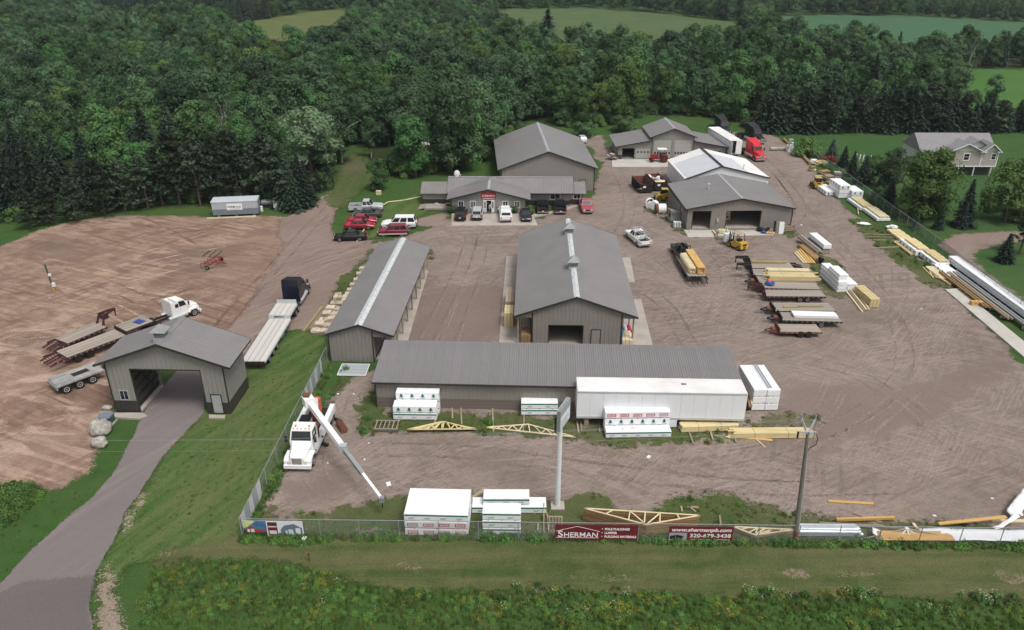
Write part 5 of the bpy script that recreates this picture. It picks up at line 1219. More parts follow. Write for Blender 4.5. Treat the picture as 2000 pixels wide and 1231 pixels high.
def side_rail(parent, x0, x1, w, z, m='steel_dark', h=.2, stakes=True):
    for s_ in (-1, 1):
        rl = bx('side_rail', m, parent, x0, x1, s_ * w - .05, s_ * w + .05, z - h, z - .03)
        if stakes:
            k = int((x1 - x0) / .62); b = MB()
            for i in range(k): b.box(x0 + .3 + i * .62, x0 + .40 + i * .62, s_ * (w + .052) - .03, s_ * (w + .052) + .03, z - h * .95, z - .05)
            b.build('stake_pockets', 'galv_dull', rl)['kind'] = 'stuff'
def frame_beams(parent, x0, x1, z, m='steel_dark', sp=.5, w=1.1):
    for s_ in (-1, 1): bx('main_beam', m, parent, x0, x1, s_ * sp - .07, s_ * sp + .07, z - .5, z - .06)
    b = MB(); n = int((x1 - x0) / 1.2)
    for k in range(n + 1): x = x0 + .05 + k * (x1 - x0 - .1) / max(1, n); b.box(x - .04, x + .04, -w, w, z - .16, z - .04)
    b.build('cross_members', m, parent)['kind'] = 'stuff'

# --- white day-cab-like tractor with rusty step-deck trailer on the dirt lot
ang = lambda a, b: math.atan2((G(*b) - G(*a)).y, (G(*b) - G(*a)).x)
hA = ang((92, 725), (375, 615))
tp = G(333, 628, .06); tr_, f_ = semi('white tractor unit coupled to the rusty step-deck trailer', tp, hA, 'white', .9, 3.1, False)
tr_.scale = (.86, .9, .9)
tdir = Vector((math.cos(hA), math.sin(hA), 0))
rear = G(92, 722, .06); front = tp - tdir * 1.2; Lt = (front - rear).length - 1.7
o = thing('step_deck_trailer', 'long step-deck trailer with worn planks and rusty red ramps', 'trailer', rear + tdir * .2, hA)
zl, zh = 1.05, 1.5; st = Lt - 3.4
frame_beams(o, 1.4, st, zl, 'steel_maroon'); decking(o, 1.6, st, 1.25, zl, 4, 'deck_wood', .10); side_rail(o, 0.2, st, 1.27, zl, 'steel_maroon')
bx('step_riser', 'steel_dark', o, st, st + .12, -1.28, 1.28, zl - .2, zh + .02); decking(o, st + .13, Lt, 1.25, zh, 4, 'deck_wood', .10); side_rail(o, st + .12, Lt, 1.27, zh, 'steel_maroon', .2, False); bx('neck_beam', 'steel_maroon', o, st, Lt - .2, -.6, .6, 1.24, zh - .06)
for k in range(2):
    rp = thing_part('ramp', o, (1.5, -.7 + 1.4 * k, zl - .02), 0)
    for s_ in (-1, 1): piece('ramp_rail', 'steel_maroon', rp, (-.85, s_ * .42, -.18), (1.8, .08, .14), (0, R(-10), 0))
    for j in range(6): piece('ramp_bar', 'paint_red' if k == 0 else 'steel_maroon', rp, (-.1 - j * .29, 0, -.05 - j * .05), (.07, .8, .05))
for x in (2.7, 4.0, 7.4): dual(o, x, 1.25, .43, 'steel_dark')
piece('tarp', 'tarp_blue', o, (Lt - 1.1, -.2, zh + .06), (.9, 1.1, .08), (0, 0, R(12)))
# --- gooseneck trailer behind it
hB = ang((110, 690), (225, 640))
r0 = G(98, 692, .06); bd = Vector((math.cos(hB), math.sin(hB), 0)); Lg = (G(206, 650, .06) - r0).length
def gooseneck(label, loc, rz, L, w=1.25, z=.95, steel='steel_dark', planks=6, axles=2, deckm='deck_wood', neck=True, dove=True, group=None, rim='steel_dark', nm='gooseneck_trailer'):
    o = thing(nm, label, 'trailer', loc, rz, group); d0 = 1.5 if dove else 0.0
    frame_beams(o, d0, L, z, steel); decking(o, d0 + .05, L - .05, w, z, planks, deckm); side_rail(o, 0.0 if not dove else .6, L, w + .02, z, steel)
    if dove:
        for k in range(2):
            rp = thing_part('ramp', o, (d0, -.62 + 1.24 * k, z - .02))
            for s_ in (-1, 1): piece('ramp_rail', steel, rp, (-.8, s_ * .4, -.18), (1.65, .08, .14), (0, R(-12), 0))
            for j in range(6): piece('ramp_bar', steel, rp, (-.12 - j * .27, 0, -.06 - j * .055), (.07, .76, .05))
    cx = d0 + (L - d0) * (.36 if neck else .40)
    for k in range(axles):
        x = cx + (k - (axles - 1) / 2) * .95
        for s_ in (-1, 1): wheel(o, x, s_ * (w - .12 if z > .8 else w + .05), .39, .25, rim, s_)
        MB().tube((x, -w + .2, .39), (x, w - .2, .39), .06).build('axle', 'steel_dark', o)
    if neck:
        nk = thing_part('gooseneck', o, (L, 0, z))
        for s_ in (-1, 1): MB().bar((-.1, s_ * .55, -.1), (.35, s_ * .45, 1.15), .14, .2).bar((.3, s_ * .45, 1.12), (2.1, s_ * .12, 1.2), .14, .22).build('neck_beam', steel, nk)
        MB().tube((2.05, 0, 1.25), (2.05, 0, .35), .08, 8).build('coupler', steel, nk); bx('tool_box', steel, nk, .3, .95, -.42, .42, .55, 1.0)
        MB().bar((-.05, -.8, 0), (.35, -.45, 1.1), .09, .09).bar((-.05, .8, 0), (.35, .45, 1.1), .09, .09).build('brace', steel, nk)
    else:
        tg = thing_part('tongue', o, (L, 0, z - .25))
        for s_ in (-1, 1): MB().bar((-.1, s_ * .8, 0), (1.45, s_ * .05, -.05), .1, .14).build('tongue_beam', steel, tg)
        MB().obox((1.6, 0, -.04), (.35, .12, .14)).build('coupler', 'galv_dull', tg); MB().tube((1.15, 0, -z + .25 + .02), (1.15, 0, .4), .05).build('jack', 'galv_dull', tg)
        bx('headboard', steel, tg, -.08, 0.0, -w, w, .2, .62)
        bx('tool_tray', 'rust', tg, .15, .65, -.4, .4, .0, .22)
    for x in (L - .5,):
        for s_ in (-1, 1): MB().tube((x, s_ * .75, .02), (x, s_ * .75, z - .3), .05).build('landing_leg', 'steel_dark', o)
    for s_ in (-1, 1): bx('tail_lamp', 'lamp_red', o, (d0 if dove else 0) - .03, d0 if dove else 0, s_ * (w - .15) - .08, s_ * (w - .15) + .08, z - .2, z - .1)
    return o
gooseneck('gooseneck trailer with pale deck parked beside the step-deck trailer', r0, hB, Lg, 1.2, .95, 'steel_maroon', 6)
# --- lowboy trailer behind the gate house
hC = ang((108, 762), (215, 722)); l0 = G(108, 766, .06); cd = Vector((math.cos(hC), math.sin(hC), 0))
o = thing('lowboy_trailer', 'pale three-axle lowboy trailer half hidden by the gate house', 'trailer', l0, hC)
bx('rear_deck', 'lowboy_grey', o, 0, 4.6, -1.25, 1.25, .95, 1.12); bx('deck_well', 'steel_dark', o, 1.9, 3.5, -.4, .4, 1.122, 1.15)
for y in (-.8, .8): piece('boom_trough', 'galv_dull', o, (.8, y, 1.16), (1.5, .5, .1))
bx('bumper', 'galv_dull', o, -.12, 0, -1.2, 1.2, .65, .95)
for x in (.75, 2.05, 3.35): dual(o, x, 1.27, .46)
for y in (-1.24, 1.24): MB().bar((4.55, y, 1.0), (5.4, y, .62), .16, .25).build('drop_arm', 'lowboy_grey', o)
decking(o, 5.3, 12.8, 1.25, .62, 6); side_rail(o, 5.3, 12.8, 1.27, .62, 'steel_dark'); frame_beams(o, 5.2, 12.8, .64)
for s_ in (-1, 1): bx('tail_lamp', 'lamp_red', o, -.14, -.121, s_ * .9 - .1, s_ * .9 + .1, .72, .84)
bx('gooseneck', 'steel_dark', o, 12.8, 13.6, -1.0, 1.0, .3, 1.3); bx('neck_deck', 'steel_dark', o, 13.6, 15.6, -.8, .8, 1.05, 1.3)
for s_ in (-1, 1): MB().tube((14.6, s_ * .5, .0), (14.6, s_ * .5, 1.06), .08).build('stand', 'steel_dark', o)
# --- dark tractor with silver step-deck on the lawn edge
hD = ang((497, 722), (572, 600)); 
e0 = G(497, 722, .09); ed_ = Vector((math.cos(hD), math.sin(hD), 0)); Ls = 13.6
o = thing('step_deck_trailer', 'clean silver step-deck trailer hitched to the navy sleeper truck', 'trailer', e0, hD)
zl, zh = 1.0, 1.48; st = 10.2
decking(o, 0, st, 1.26, zl, 4, 'deck_pale', .05); frame_beams(o, .1, st, zl, 'galv_dull'); side_rail(o, 0, st, 1.28, zl, 'aluminium')
bx('step_riser', 'aluminium', o, st, st + .1, -1.29, 1.29, zl - .15, zh + .02); decking(o, st + .11, Ls, 1.26, zh, 4, 'deck_pale', .05); side_rail(o, st + .1, Ls, 1.28, zh, 'aluminium', .2, False)
bx('headboard', 'aluminium', o, Ls - .06, Ls, -1.2, 1.2, zh + .02, zh + .55); bx('neck_beam', 'steel_dark', o, st, Ls - .1, -.6, .6, 1.2, zh - .06)
bx('rear_bumper', 'steel_dark', o, -.12, -.02, -1.2, 1.2, .55, .95)
for k in range(4): bx('tail_lamp', 'lamp_red', o, -.14, -.121, -1.0 + k * .62, -.85 + k * .62, .7, .8)
for x in (1.6, 3.1, 4.6): dual(o, x, 1.27, .43)
bx('landing_gear', 'galv_dull', o, 9.6, 9.8, -.6, .6, .02, .6); bx('tool_box', 'galv_dull', o, 6.4, 7.6, .85, 1.25, .42, .85); bx('tool_box', 'galv_dull', o, 6.4, 7.6, -1.25, -.85, .42, .85)
tt = e0 + ed_ * (Ls + 2.7); nv, _ = semi('navy sleeper truck hitched to the silver step-deck trailer', (tt.x, tt.y, .075), hD, 'navy', 2.2, 4.0, False); nv.scale = (.92, .95, .93)
# --- trucks at the garage
semi('bright red sleeper truck parked nose-out beside the white box trailer', G(1466, 306, GZ), R(-79), 'brightred', 2.0, 3.9, True)
semi('black sleeper truck parked behind the red truck', G(1464, 274, GZ), R(-72), 'black', 2.1, 4.0, True)
semi('black sleeper truck mostly hidden behind the white box trailer', G(1404, 258, GZ), R(-80), 'black', 2.1, 4.0, True)
def box_trailer(label, loc, rz, L=16.1, H=2.75, wheels=True, z0=1.15, open_end=False, roofm='white_roof', tarp=False):
    o = thing('box_trailer', label, 'trailer', loc, rz); W = 1.28
    b = MB()
    n = 13
    for k in range(n):
        for s_ in (-1, 1): piece('side_panel', 'white_metal', o, ((k + .5) * L / n, s_ * (W - .02), z0 + H / 2), (L / n - .012, .05, H - .1))
    bx('roof', roofm, o, 0.02, L - .02, -W, W, z0 + H, z0 + H + .06)
    for s_ in (-1, 1): bx('top_rail', 'aluminium', o, 0, L, s_ * W - .04, s_ * W + .04, z0 + H - .12, z0 + H + .01); bx('bottom_rail', 'aluminium', o, 0, L, s_ * W - .045, s_ * W + .045, z0 - .12, z0 + .1)
    bx('front_wall', 'white_paint', o, L - .06, L, -W, W, z0, z0 + H); bx('floor', 'deck_wood', o, .02, L - .07, -W + .05, W - .05, z0 - .1, z0)
    if open_end:
        for s_, a in ((-1, 95), (1, 265)):
            pass
        bx('door', 'white_paint', o, -1.2, 0.0, W - .06, W - .0, z0, z0 + H); bx('door', 'white_paint', o, -.06, -.0, -W, -.02, z0, z0 + H)
        bx('interior_shade_sheet', 'interior_dark', o, 1.2, 1.3, -W + .06, W - .06, z0, z0 + H - .1)  # flat sheet behind the open door, the trailer's inner shade put into its colour
    else:
        for s_ in (-1, 1): bx('door', 'white_paint', o, -.04, .02, .01 if s_ > 0 else -W, W if s_ > 0 else -.01, z0, z0 + H)
    for s_ in (-1, 1): bx('frame_rail', 'steel_dark', o, .3, L - .6, s_ * .5 - .05, s_ * .5 + .05, z0 - .4, z0 - .12)
    if wheels:
        for x in (1.6, 2.9): dual(o, x, 1.25, .5)
        for s_ in (-1, 1): bx('landing_leg', 'galv_dull', o, L - 2.9, L - 2.75, s_ * .7 - .06, s_ * .7 + .06, .0, z0 - .1)
    else:
        for x in (1.0, L / 2, L - 1.0): bx('crib_block', 'lumber_old', o, x - .2, x + .2, -1.1, 1.1, -.02, z0 - .38)
    bx('icc_bumper', 'galv_dull', o, -.02, .06, -1.1, 1.1, .5, .62); bx('bumper_leg', 'galv_dull', o, 0, .06, -.6, -.5, .62, z0 - .1); bx('bumper_leg', 'galv_dull', o, 0, .06, .5, .6, .62, z0 - .1)
    return o
box_trailer('white box trailer with one rear door swung open by the garage', G(1434, 312, GZ), R(97), 13.5, 2.75, True, 1.2, True)
bt = G(1450, 832, GZ)
o = box_trailer('long white box trailer standing against the low shed', Vector((21.75, 61.75, GZ)), R(178.3), 15.65, 2.8, False, 1.05)
piece('roof_scrap', 'steel_dark', o, (5.6, -.3, 3.93), (.45, .05, .05)); piece('roof_scrap', 'steel_dark', o, (5.6, -.1, 3.93), (.45, .05, .05)); piece('roof_scrap', 'steel_dark', o, (5.8, -.2, 3.93), (.05, .2, .05))
bx('side_skirt', 'white_metal', o, 6.2, 8.8, 1.29, 1.32, .12, .94)
# --- site office trailer on the dirt rim
sA, sB = G(417, 425, .03), G(506, 421, .03); so_ang = math.atan2((sB - sA).y, (sB - sA).x)
o = thing('site_trailer', 'two-tone grey site trailer with a white lettered board by the pines', 'trailer', sA, so_ang); SL = (sB - sA).length
mat('st_light', (.42, .44, .46), .5, .05, ribs=('x', .6)); mat('st_dark', (.17, .20, .235), .5, .06, ribs=('x', .6)); mat('st_roof', (.50, .54, .58), .45, .06)
bx('lower_wall', 'st_dark', o, 0, SL, 0, 2.5, .35, 1.35); bx('upper_wall', 'st_light', o, 0, SL, 0, 2.5, 1.35, 2.55); MB().prism([(-.06, 2.55), (2.56, 2.55), (2.5, 2.75), (0, 2.7)], 'x', -.06, SL + .06).build('roof', 'st_roof', o)
bx('door', 'st_dark', o, SL + .002, SL + .04, .8, 1.6, .5, 2.4)
for x in (.8, SL / 2, SL - .8): bx('support_block', 'concrete', o, x - .2, x + .2, .2, 2.3, -.02, .35)
sb = bx('name_board', 'print_white', o, SL * .32, SL * .66, -.05, -.002, 1.15, 2.2)
text('FORM LLC', .42, 'steel_dark', sb, (SL * .49, -.056, 1.55), (R(90), 0, 0), width=SL * .29, bold=.01); bx('fine_print', 'print_grey', sb, SL * .39, SL * .6, -.055, -.051, 1.26, 1.36)
MB().tube((SL + .15, 2.2, .02), (SL + .15, 2.2, .9), .25, 10).build('gas_bottle', 'white_paint', o)

# --- black flatbed pickup pulling a lumber trailer
fh = ang((1322, 497), (1312, 482)); 
fh = ang((1368, 560), (1320, 484))
fp = car('flatbed_truck', 'black flatbed truck hitched to the lumber trailer in mid yard', 'truck', G(1330, 502, GZ), fh, 'black', 6.2, 2.05, 1.95, 'pickup', wr=.41)
bx('flatbed', 'steel_dark', fp, -3.1, -.7, -1.15, 1.15, 1.125, 1.2); MB().bar((-.75, -1.0, 1.2), (-.75, -1.0, 2.0), .1, .1).bar((-.75, 1.0, 1.2), (-.75, 1.0, 2.0), .1, .1).bar((-.75, -1.0, 2.0), (-.75, 1.0, 2.0), .1, .1).build('headache_rack', 'steel_dark', fp)
fd = Vector((math.cos(fh), math.sin(fh), 0)); rr0 = G(1366, 561, GZ)
Lf = (G(1333, 512, GZ) - rr0).length
lt = gooseneck('trailer carrying two stacks of fresh lumber behind the black truck', rr0, fh, Lf, 1.22, .92, 'steel_dark', 5, 2, 'deck_wood', True, True)
# --- parked trailers in the right yard
trl = [  # rear px, front px (deck centre on ground), neck?, label, planks
    ((1566, 530), (1463, 529), True, 'rearmost gooseneck trailer carrying one long pale timber', 5, 'steel_dark', 2),
    ((1571, 545), (1466, 543), True, 'gooseneck trailer half buried by strapped lumber, second from the rear', 5, 'steel_dark', 2),
    ((1583, 558), (1474, 557), False, 'flat trailer loaded with strapped lumber beside the blue tarp trailer', 5, 'steel_dark', 2),
    ((1596, 571), (1480, 568), False, 'empty plank trailer with a blue and red tarp heap', 4, 'steel_maroon', 2),
    ((1606, 585), (1490, 584), True, 'empty gooseneck trailer with pale wheels and long brown deck', 5, 'steel_maroon', 2),
    ((1623, 612), (1506, 612), False, 'long flat trailer with two loose posts on its grey deck', 6, 'steel_dark', 2),
    ((1637, 633), (1520, 630), False, 'black flat trailer stacked with white metal sheets', 6, 'steel_dark', 2),
    ((1598, 652), (1516, 651), False, 'short brown flat trailer at the near end of the row', 4, 'rust', 2)]
TR = []
for i, (a, b, nk, lab, np_, stl, ax) in enumerate(trl):
    A, B = G(*a, GZ), G(*b, GZ)
    TR.append((gooseneck(lab, A, math.atan2((B - A).y, (B - A).x), (B - A).length, (1.0 if i in (2, 3, 4) else 1.12) if i < 7 else 1.0, .85 if i != 7 else .72, stl, np_, ax, 'deck_wood', nk, i == 0, 'trailers parked in the right yard', 'rim_steel' if i in (4, 6) else 'steel_dark', 'gooseneck_trailer' if nk else 'flat_trailer'), (B - A).length))
# ------------------------------------------------------------------ goods in the yard
def bundle(label, loc, rz, L, D=1.22, H=.72, style='green', ends=True, group=None, runners=True, z=0.0, nm='lumber_bundle', n=None, top=None, cat='lumber bundle', side=False):
    """paper-wrapped lumber pack: wrap, print, dunnage. origin = front left bottom corner; z lifts it on the pack below"""
    o = thing(nm, label, cat, (loc[0], loc[1], loc[2] + z), rz, group); r0 = .09 if runners else 0.0
    b = MB(); e = .015
    jit = lambda: rnd.uniform(-.012, .012)
    b.loft([[(e + jit(), e + jit(), zz) if False else p for p in lp] for lp in ([(e, e, r0), (L - e, e, r0), (L - e, D - e, r0), (e, D - e, r0)], [(jit(), jit(), r0 + .06), (L + jit(), jit(), r0 + .06), (L + jit(), D, r0 + .06), (jit(), D, r0 + .06)],
            [(jit(), jit(), H - .03), (L + jit(), jit(), H - .03), (L + jit(), D, H - .03), (jit(), D, H - .03)], [(.03, .03, H), (L - .03, .03, H), (L - .03, D - .03, H), (.03, D - .03, H)])])
    wr = b.build('wrap', 'wrap_white', o)
    if runners:
        for k in range(3): bx('runner', 'lumber_old', o, L * (.15 + .35 * k) - .05, L * (.15 + .35 * k) + .05, .02, D - .02, 0, r0 + .002)
    fl = ['front'] + (['left'] if side else [])
    for face in fl:
        LL = L if face == 'front' else D * 1.0
        def B(mb, x0, x1, z0, z1, t=.006):
            if face == 'front': mb.box(x0, x1, -t - .014, -.012, z0, z1)
            else: mb.box(-t - .014, -.012, x0, x1, z0, z1)
        if style == 'green':
            q = MB(); B(q, .02, LL - .02, H - .20, H - .08); q.build('green_stripe', 'print_green', wr)
            kn = max(2, int(LL / 1.2)); zz = r0 + (H - r0 - .2) * .45
            for k in range(kn):
                x = (k + .5) * LL / kn; q = MB(); B(q, x - .27, x + .20, zz + .05, zz + .09); B(q, x - .27, x + .08, zz - .03, zz); q.build('fine_print', 'print_grey', wr)['kind'] = 'stuff'
        elif style == 'red':
            kn = max(2, int(LL / 1.05)); zm = (r0 + H) / 2
            for k in range(kn):
                x = (k + .5) * LL / kn; q = MB(); a, h_ = .40, .15
                B(q, x - a, x + a, zm + h_ - .05, zm + h_); B(q, x - a, x + a, zm - h_, zm - h_ + .05); B(q, x - a, x - a + .07, zm - h_ + .05, zm + h_ - .05); B(q, x + a - .07, x + a, zm - h_ + .05, zm + h_ - .05)
                lo = q.build('red_frame_mark', 'print_red', wr); q = MB(); B(q, x - .24, x + .24, zm - .025, zm + .035); q.build('fine_print', 'print_grey', lo)
            q = MB(); B(q, .02, LL - .02, r0 + .03, r0 + .055); q.build('red_line', 'print_red', wr)
        elif style == 'tree':
            kn = max(2, int(LL / 1.0)); z0 = r0 + .24
            for k in range(kn):
                x = (k + .5) * LL / kn; q = MB()
                for j in range(3):
                    w_ = .19 - .04 * j; za = z0 + .10 * j; pl = [(x - w_, za), (x + w_, za), (x + w_ * .45, za + .13), (x - w_ * .45, za + .13)]
                    if face == 'front': q.prism(pl, 'y', -.02 - .002 * j, -.012)
                    else: q.prism(pl, 'x', -.02 - .002 * j, -.012)
                B(q, x - .04, x + .04, z0 - .06, z0)
                lo = q.build('tree_mark', 'print_green', wr); q = MB(); B(q, x - .22, x + .22, z0 - .15, z0 - .11); q.build('fine_print', 'print_grey', lo)
    return o
def pile(label, loc, rz, L, D, H, bw=.14, bh=.05, m='lumber', jit=.12, step=0.0, group=None, nm='lumber_pile', z=0.0, band=True, cat='lumber'):
    """stack of bare boards (boards are too thin to pick apart: one stuff part), stickers and banding"""
    o = thing(nm, label, cat, (loc[0], loc[1], loc[2] + z), rz, group); b = MB()
    nz = max(1, int((H - .08) / bh)); ny = max(1, int(D / bw))
    for k in range(nz):
        sh = step * k
        for j in range(ny):
            a = rnd.uniform(-jit, jit); c = rnd.uniform(-jit, jit)
            if k in (0, nz - 1) or j in (0, ny - 1) or L < 3: b.box(a + sh, L + c - sh * .4, j * bw + .005, (j + 1) * bw - .005, .08 + k * bh, .08 + (k + 1) * bh - .006)
    b.build('boards', m, o)['kind'] = 'stuff'
    if nz > 2: bx('core', m, o, .15 + step * nz, L - .15 - step * nz * .4, .02, D - .02, .09, H - bh - .01)
    for k in range(2): bx('runner', 'lumber_old', o, L * (.2 + .6 * k) - .05, L * (.2 + .6 * k) + .05, 0, D, 0, .082)
    if band:
        for k in range(2):
            x = L * (.3 + .4 * k); hh = .08 + nz * bh; q = MB(); q.box(x - .012, x + .012, -.008, .0, .08, hh + .004); q.box(x - .012, x + .012, 0, ny * bw, hh, hh + .004); q.build('band', 'steel_dark', o)
    return o
def plank(label, a, b, w=.14, t=.05, m='lumber', z=None, group=None, nm='plank', z2=None):
    A, B = G(*a), G(*b); zz = GZ + .02 + t / 2 if z is None else z; A.z = zz; B.z = zz if z2 is None else z2
    Lq = (B - A).length; me = MB().box(-Lq / 2, Lq / 2, -w / 2, w / 2, -t / 2, t / 2).mesh('plank', m)
    mid = (A + B) / 2; d_ = B - A
    return tag(obj(nm, me, None, mid, (0, -math.asin(d_.z / Lq), math.atan2(d_.y, d_.x))), label, 'plank', group)
def span(a, b, z=GZ):
    A, B = G(*a, z), G(*b, z); return A, math.atan2((B - A).y, (B - A).x), (B - A).length

# front row at the fence
A, rz, L = span((792, 1047), (915, 1050)); bk = Vector((-math.sin(rz), math.cos(rz), 0))
for j, wh in ((0, 'front'), (1, 'rear')):
    for k, (sty, nm_) in enumerate((('red', 'bottom'), ('red', 'middle'), ('green', 'top'))):
        bundle(f'{nm_} white bundle, {wh} column of the biggest fence-side stack', A + bk * 1.54 * j, rz, L, 1.52, .74, sty, z=.73 * k)
A, rz, L = span((943, 1047), (1017, 1048)); bk = Vector((-math.sin(rz), math.cos(rz), 0))
for k, nm_ in enumerate(('bottom', 'middle', 'top')): bundle(f'{nm_} white lumber bundle of the short green-striped stack at the fence', A, rz, L, 1.22, .76, 'green', z=.75 * k)
A, rz, L = span((922, 1004), (1067, 1004)); bundle('long low green-striped bundle beneath the raised one near the sign pole', A, rz, L, 1.22, .72, 'green')
A2, rz, L = span((944, 1003), (1034, 1003)); bundle('green-striped bundle raised on the long low bundle near the sign pole', A2 + Vector((0, .1, 0)), rz, L, 1.2, .7, 'green', z=.71)
# row in front of the low shed
A, rz, L = span((769, 821), (853, 822)); bk = Vector((-math.sin(rz), math.cos(rz), 0))
bundle('lower bundle of the front pair before the low shed left end', A, rz, L, 1.15, .80, 'green'); bundle('upper tree-marked bundle of the front pair before the low shed left end', A, rz, L, 1.15, .80, 'tree', z=.79)
for k, (s_, nm_) in enumerate((('green', 'bottom'), ('green', 'middle'), ('tree', 'top'))): bundle(f'{nm_} bundle of the rear stack behind the tree-marked pair', A + bk * 1.18 + Vector((.15, 0, 0)), rz, L, .95, .80, s_, z=.79 * k)
A, rz, L = span((1018, 812), (1089, 812))
bundle('lower bundle of the lone pair against the low shed wall', A, rz, L, 1.22, .72, 'green'); bundle('upper bundle of the lone pair against the low shed wall', A, rz, L, 1.22, .72, 'green', z=.71)
A, rz, L = span((1183, 857), (1310, 855)); bk = Vector((-math.sin(rz), math.cos(rz), 0))
fb = bundle('torn low bundle in front of the white box trailer', A, rz, L, .98, .72, 'green')
for dx, dy, sx, sy, m_ in ((2.0, .5, .5, .35, 'wrap_white'), (2.6, .6, .9, .45, 'lumber_pale'), (1.6, .45, .3, .2, 'plastic_black'), (3.1, .4, .5, .3, 'wrap_white')):
    MB().blob((dx, dy, .74), .3, dx, .5, 1, (sx, sy, .12)).build('torn_wrap', m_, fb)
for k, (s_, nm_) in enumerate((('green', 'bottom'), ('tree', 'tree-marked middle'), ('red', 'red-marked top'))): bundle(f'{nm_} bundle of the stack beside the white box trailer', A + bk * 1.0, rz, L, .98, .74, s_, z=.73 * k)
A, rz, L = span((1467, 803), (1518, 802)); dth = 4.9
for i, cl in enumerate(('left', 'right')):
    for k, nm_ in enumerate(('bottom', 'middle', 'top')):
        bundle(f'{nm_} plain white pack, {cl} column of the tall stack ending the low shed', A + Vector((L / 2 * i + .01, 0, 0)), rz + R(90) - R(90), L / 2 - .03, dth, .80, 'plain', z=.80 * k)
o = thing('steel_channel', 'long grey steel channel lying on the tall white stack', 'steel channel', A + Vector((L * .62, .3, 2.41)), R(92)); bx('web', 'galv', o, 0, 4.6, -.12, .12, 0, .04); bx('flange', 'galv', o, 0, 4.6, -.16, -.121, 0, .12); bx('flange', 'galv', o, 0, 4.6, .121, .16, 0, .12)
plank('brown timber leaning between white trailer and tall white stack', (1462, 812), (1446, 742), .2, .12, 'lumber_brown', 1.0, z2=1.6); plank('thin pale timber leaning beside the brown one', (1466, 810), (1449, 742), .12, .1, 'lumber', 1.1, z2=1.7)
MB_ = thing('scrap_heap', 'black plastic scrap heap wedged behind the white box trailer', 'scrap', G(1458, 800, GZ)); MB().blob((0, 0, .45), .6, 3, .5, 2, (.6, .8, 1)).build('plastic', 'plastic_black', MB_)
# bare lumber before the trailer
A, rz, L = span((1331, 846), (1441, 842)); pile('thick pale beams stacked before the box trailer wheels end', A, rz, L, 1.1, .75, .18, .14, 'lumber', .15)
A, rz, L = span((1424, 858), (1588, 857)); pile('longest stepped stack of yellow boards near the utility pole', A, rz, L, 1.1, .62, .14, .09, 'lumber', .35, .06)
plank('orange plank lying before the stepped yellow stack', (1421, 854), (1508, 862), .3, .06, 'lumber_orange'); plank('pale stick crossing under the orange plank', (1478, 862), (1494, 876), .1, .08, 'lumber_pale')
for i, (a, b) in enumerate([((900, 800), (902, 832)), ((962, 800), (964, 846)), ((1127, 826), (1130, 848)), ((1134, 826), (1136, 846)), ((1170, 826), (1171, 847)), ((1024, 812), (1022, 845)), ((883, 800), (884, 820)), ((1345, 846), (1354, 870)), ((1430, 845), (1438, 868)), ((1386, 842), (1392, 862)), ((860, 802), (842, 845)), ((780, 822), (774, 845))]):
    plank('weathered dunnage timber lying on the grass before the low shed', a, b, .14, .12, 'lumber_old', group='dunnage timbers before the low shed')
# trusses
def truss(label, a, b, ap, z, m='lumber', webs=6, t=.09, group=None, lift=0.0, nm='roof_truss'):
    """flat truss: a,b chord ends, ap apex (world points)"""
    o = thing(nm, label, 'truss', (0, 0, 0), 0, group)
    A, B, Pk = Vector(a), Vector(b), Vector(ap); n = (B - A).cross(Pk - A).normalized()
    for nm_, p, q in (('bottom_chord', A, B), ('top_chord', A, Pk), ('top_chord', B, Pk)): MB().bar(p, q, t, .09, n).build(nm_, m, o)
    top = lambda u: A.lerp(Pk, u * 2) if u <= .5 else Pk.lerp(B, u * 2 - 1)
    us = [i / webs for i in range(webs + 1)]; bot = [A.lerp(B, u) for u in us]
    for i in range(1, webs):
        MB().bar(bot[i], top((us[i] + (us[i + 1] if us[i] < .5 else us[i - 1])) / 2 if us[i] != .5 else .5), t * .8, .06, n).build('web', m, o)
        MB().bar(bot[i], top((us[i] + (us[i - 1] if us[i] < .5 else us[i + 1])) / 2) if us[i] != .5 else top(.5), t * .8, .05, n).build('web', m, o) if us[i] != .5 else None
    return o
for k in range(4):
    z = GZ + .18 + k * .06
    truss('flat low roof truss in the stacked set before the left bundles', G(796 + k * 3, 839, z), G(930 - k * 2, 838, z), G(862 + k * 2, 824, z), z, 'lumber', 8, .1, 'stacked trusses before the low shed')
truss('single long roof truss lying alone toward the sign pole', G(948, 835, .2), G(1124, 854, .2), G(1032, 829, .2), .2, 'lumber_pale', 8, .12)
def truss_stack(label, P3, h, m='lumber_brown'):
    """tight pile of inverted trusses: three corner pixels at its top level h"""
    o = thing('truss_stack', label, 'trusses', (0, 0, 0)); T = [G(*p, h + GZ) for p in P3]; n = int(h / .11)
    for k in range(n):
        b = MB(); z = GZ + .06 + k * h / n; cs = [Vector((p.x + rnd.uniform(-.05, .05), p.y + rnd.uniform(-.03, .03), z + h / n / 2)) for p in T]
        for i, j in ((0, 1), (1, 2), (2, 0)): b.bar(cs[i], cs[j], .13, h / n - .012)
        b.build('chords', m, o)['kind'] = 'stuff'
    A, B, Pk = [t + Vector((0, 0, .05)) for t in T]
    for nm_, p, q in (('top_chord', A, B), ('bottom_chord', A, Pk), ('bottom_chord', B, Pk)): MB().bar(p, q, .12, .07).build(nm_, 'lumber_pale', o)
    mid = A.lerp(B, .53)
    for u, v in ((.25, .35), (.40, .72), (.53, .97), (.66, 1.25), (.80, 1.62)):
        q = A.lerp(Pk, v) if v < 1 else Pk.lerp(B, v - 1); MB().bar(A.lerp(B, u), q, .10, .05).build('web', 'lumber_pale', o)
    for u in (.4, .66): MB().bar(A.lerp(B, u), Pk, .10, .05).build('web', 'lumber_pale', o)
    return o
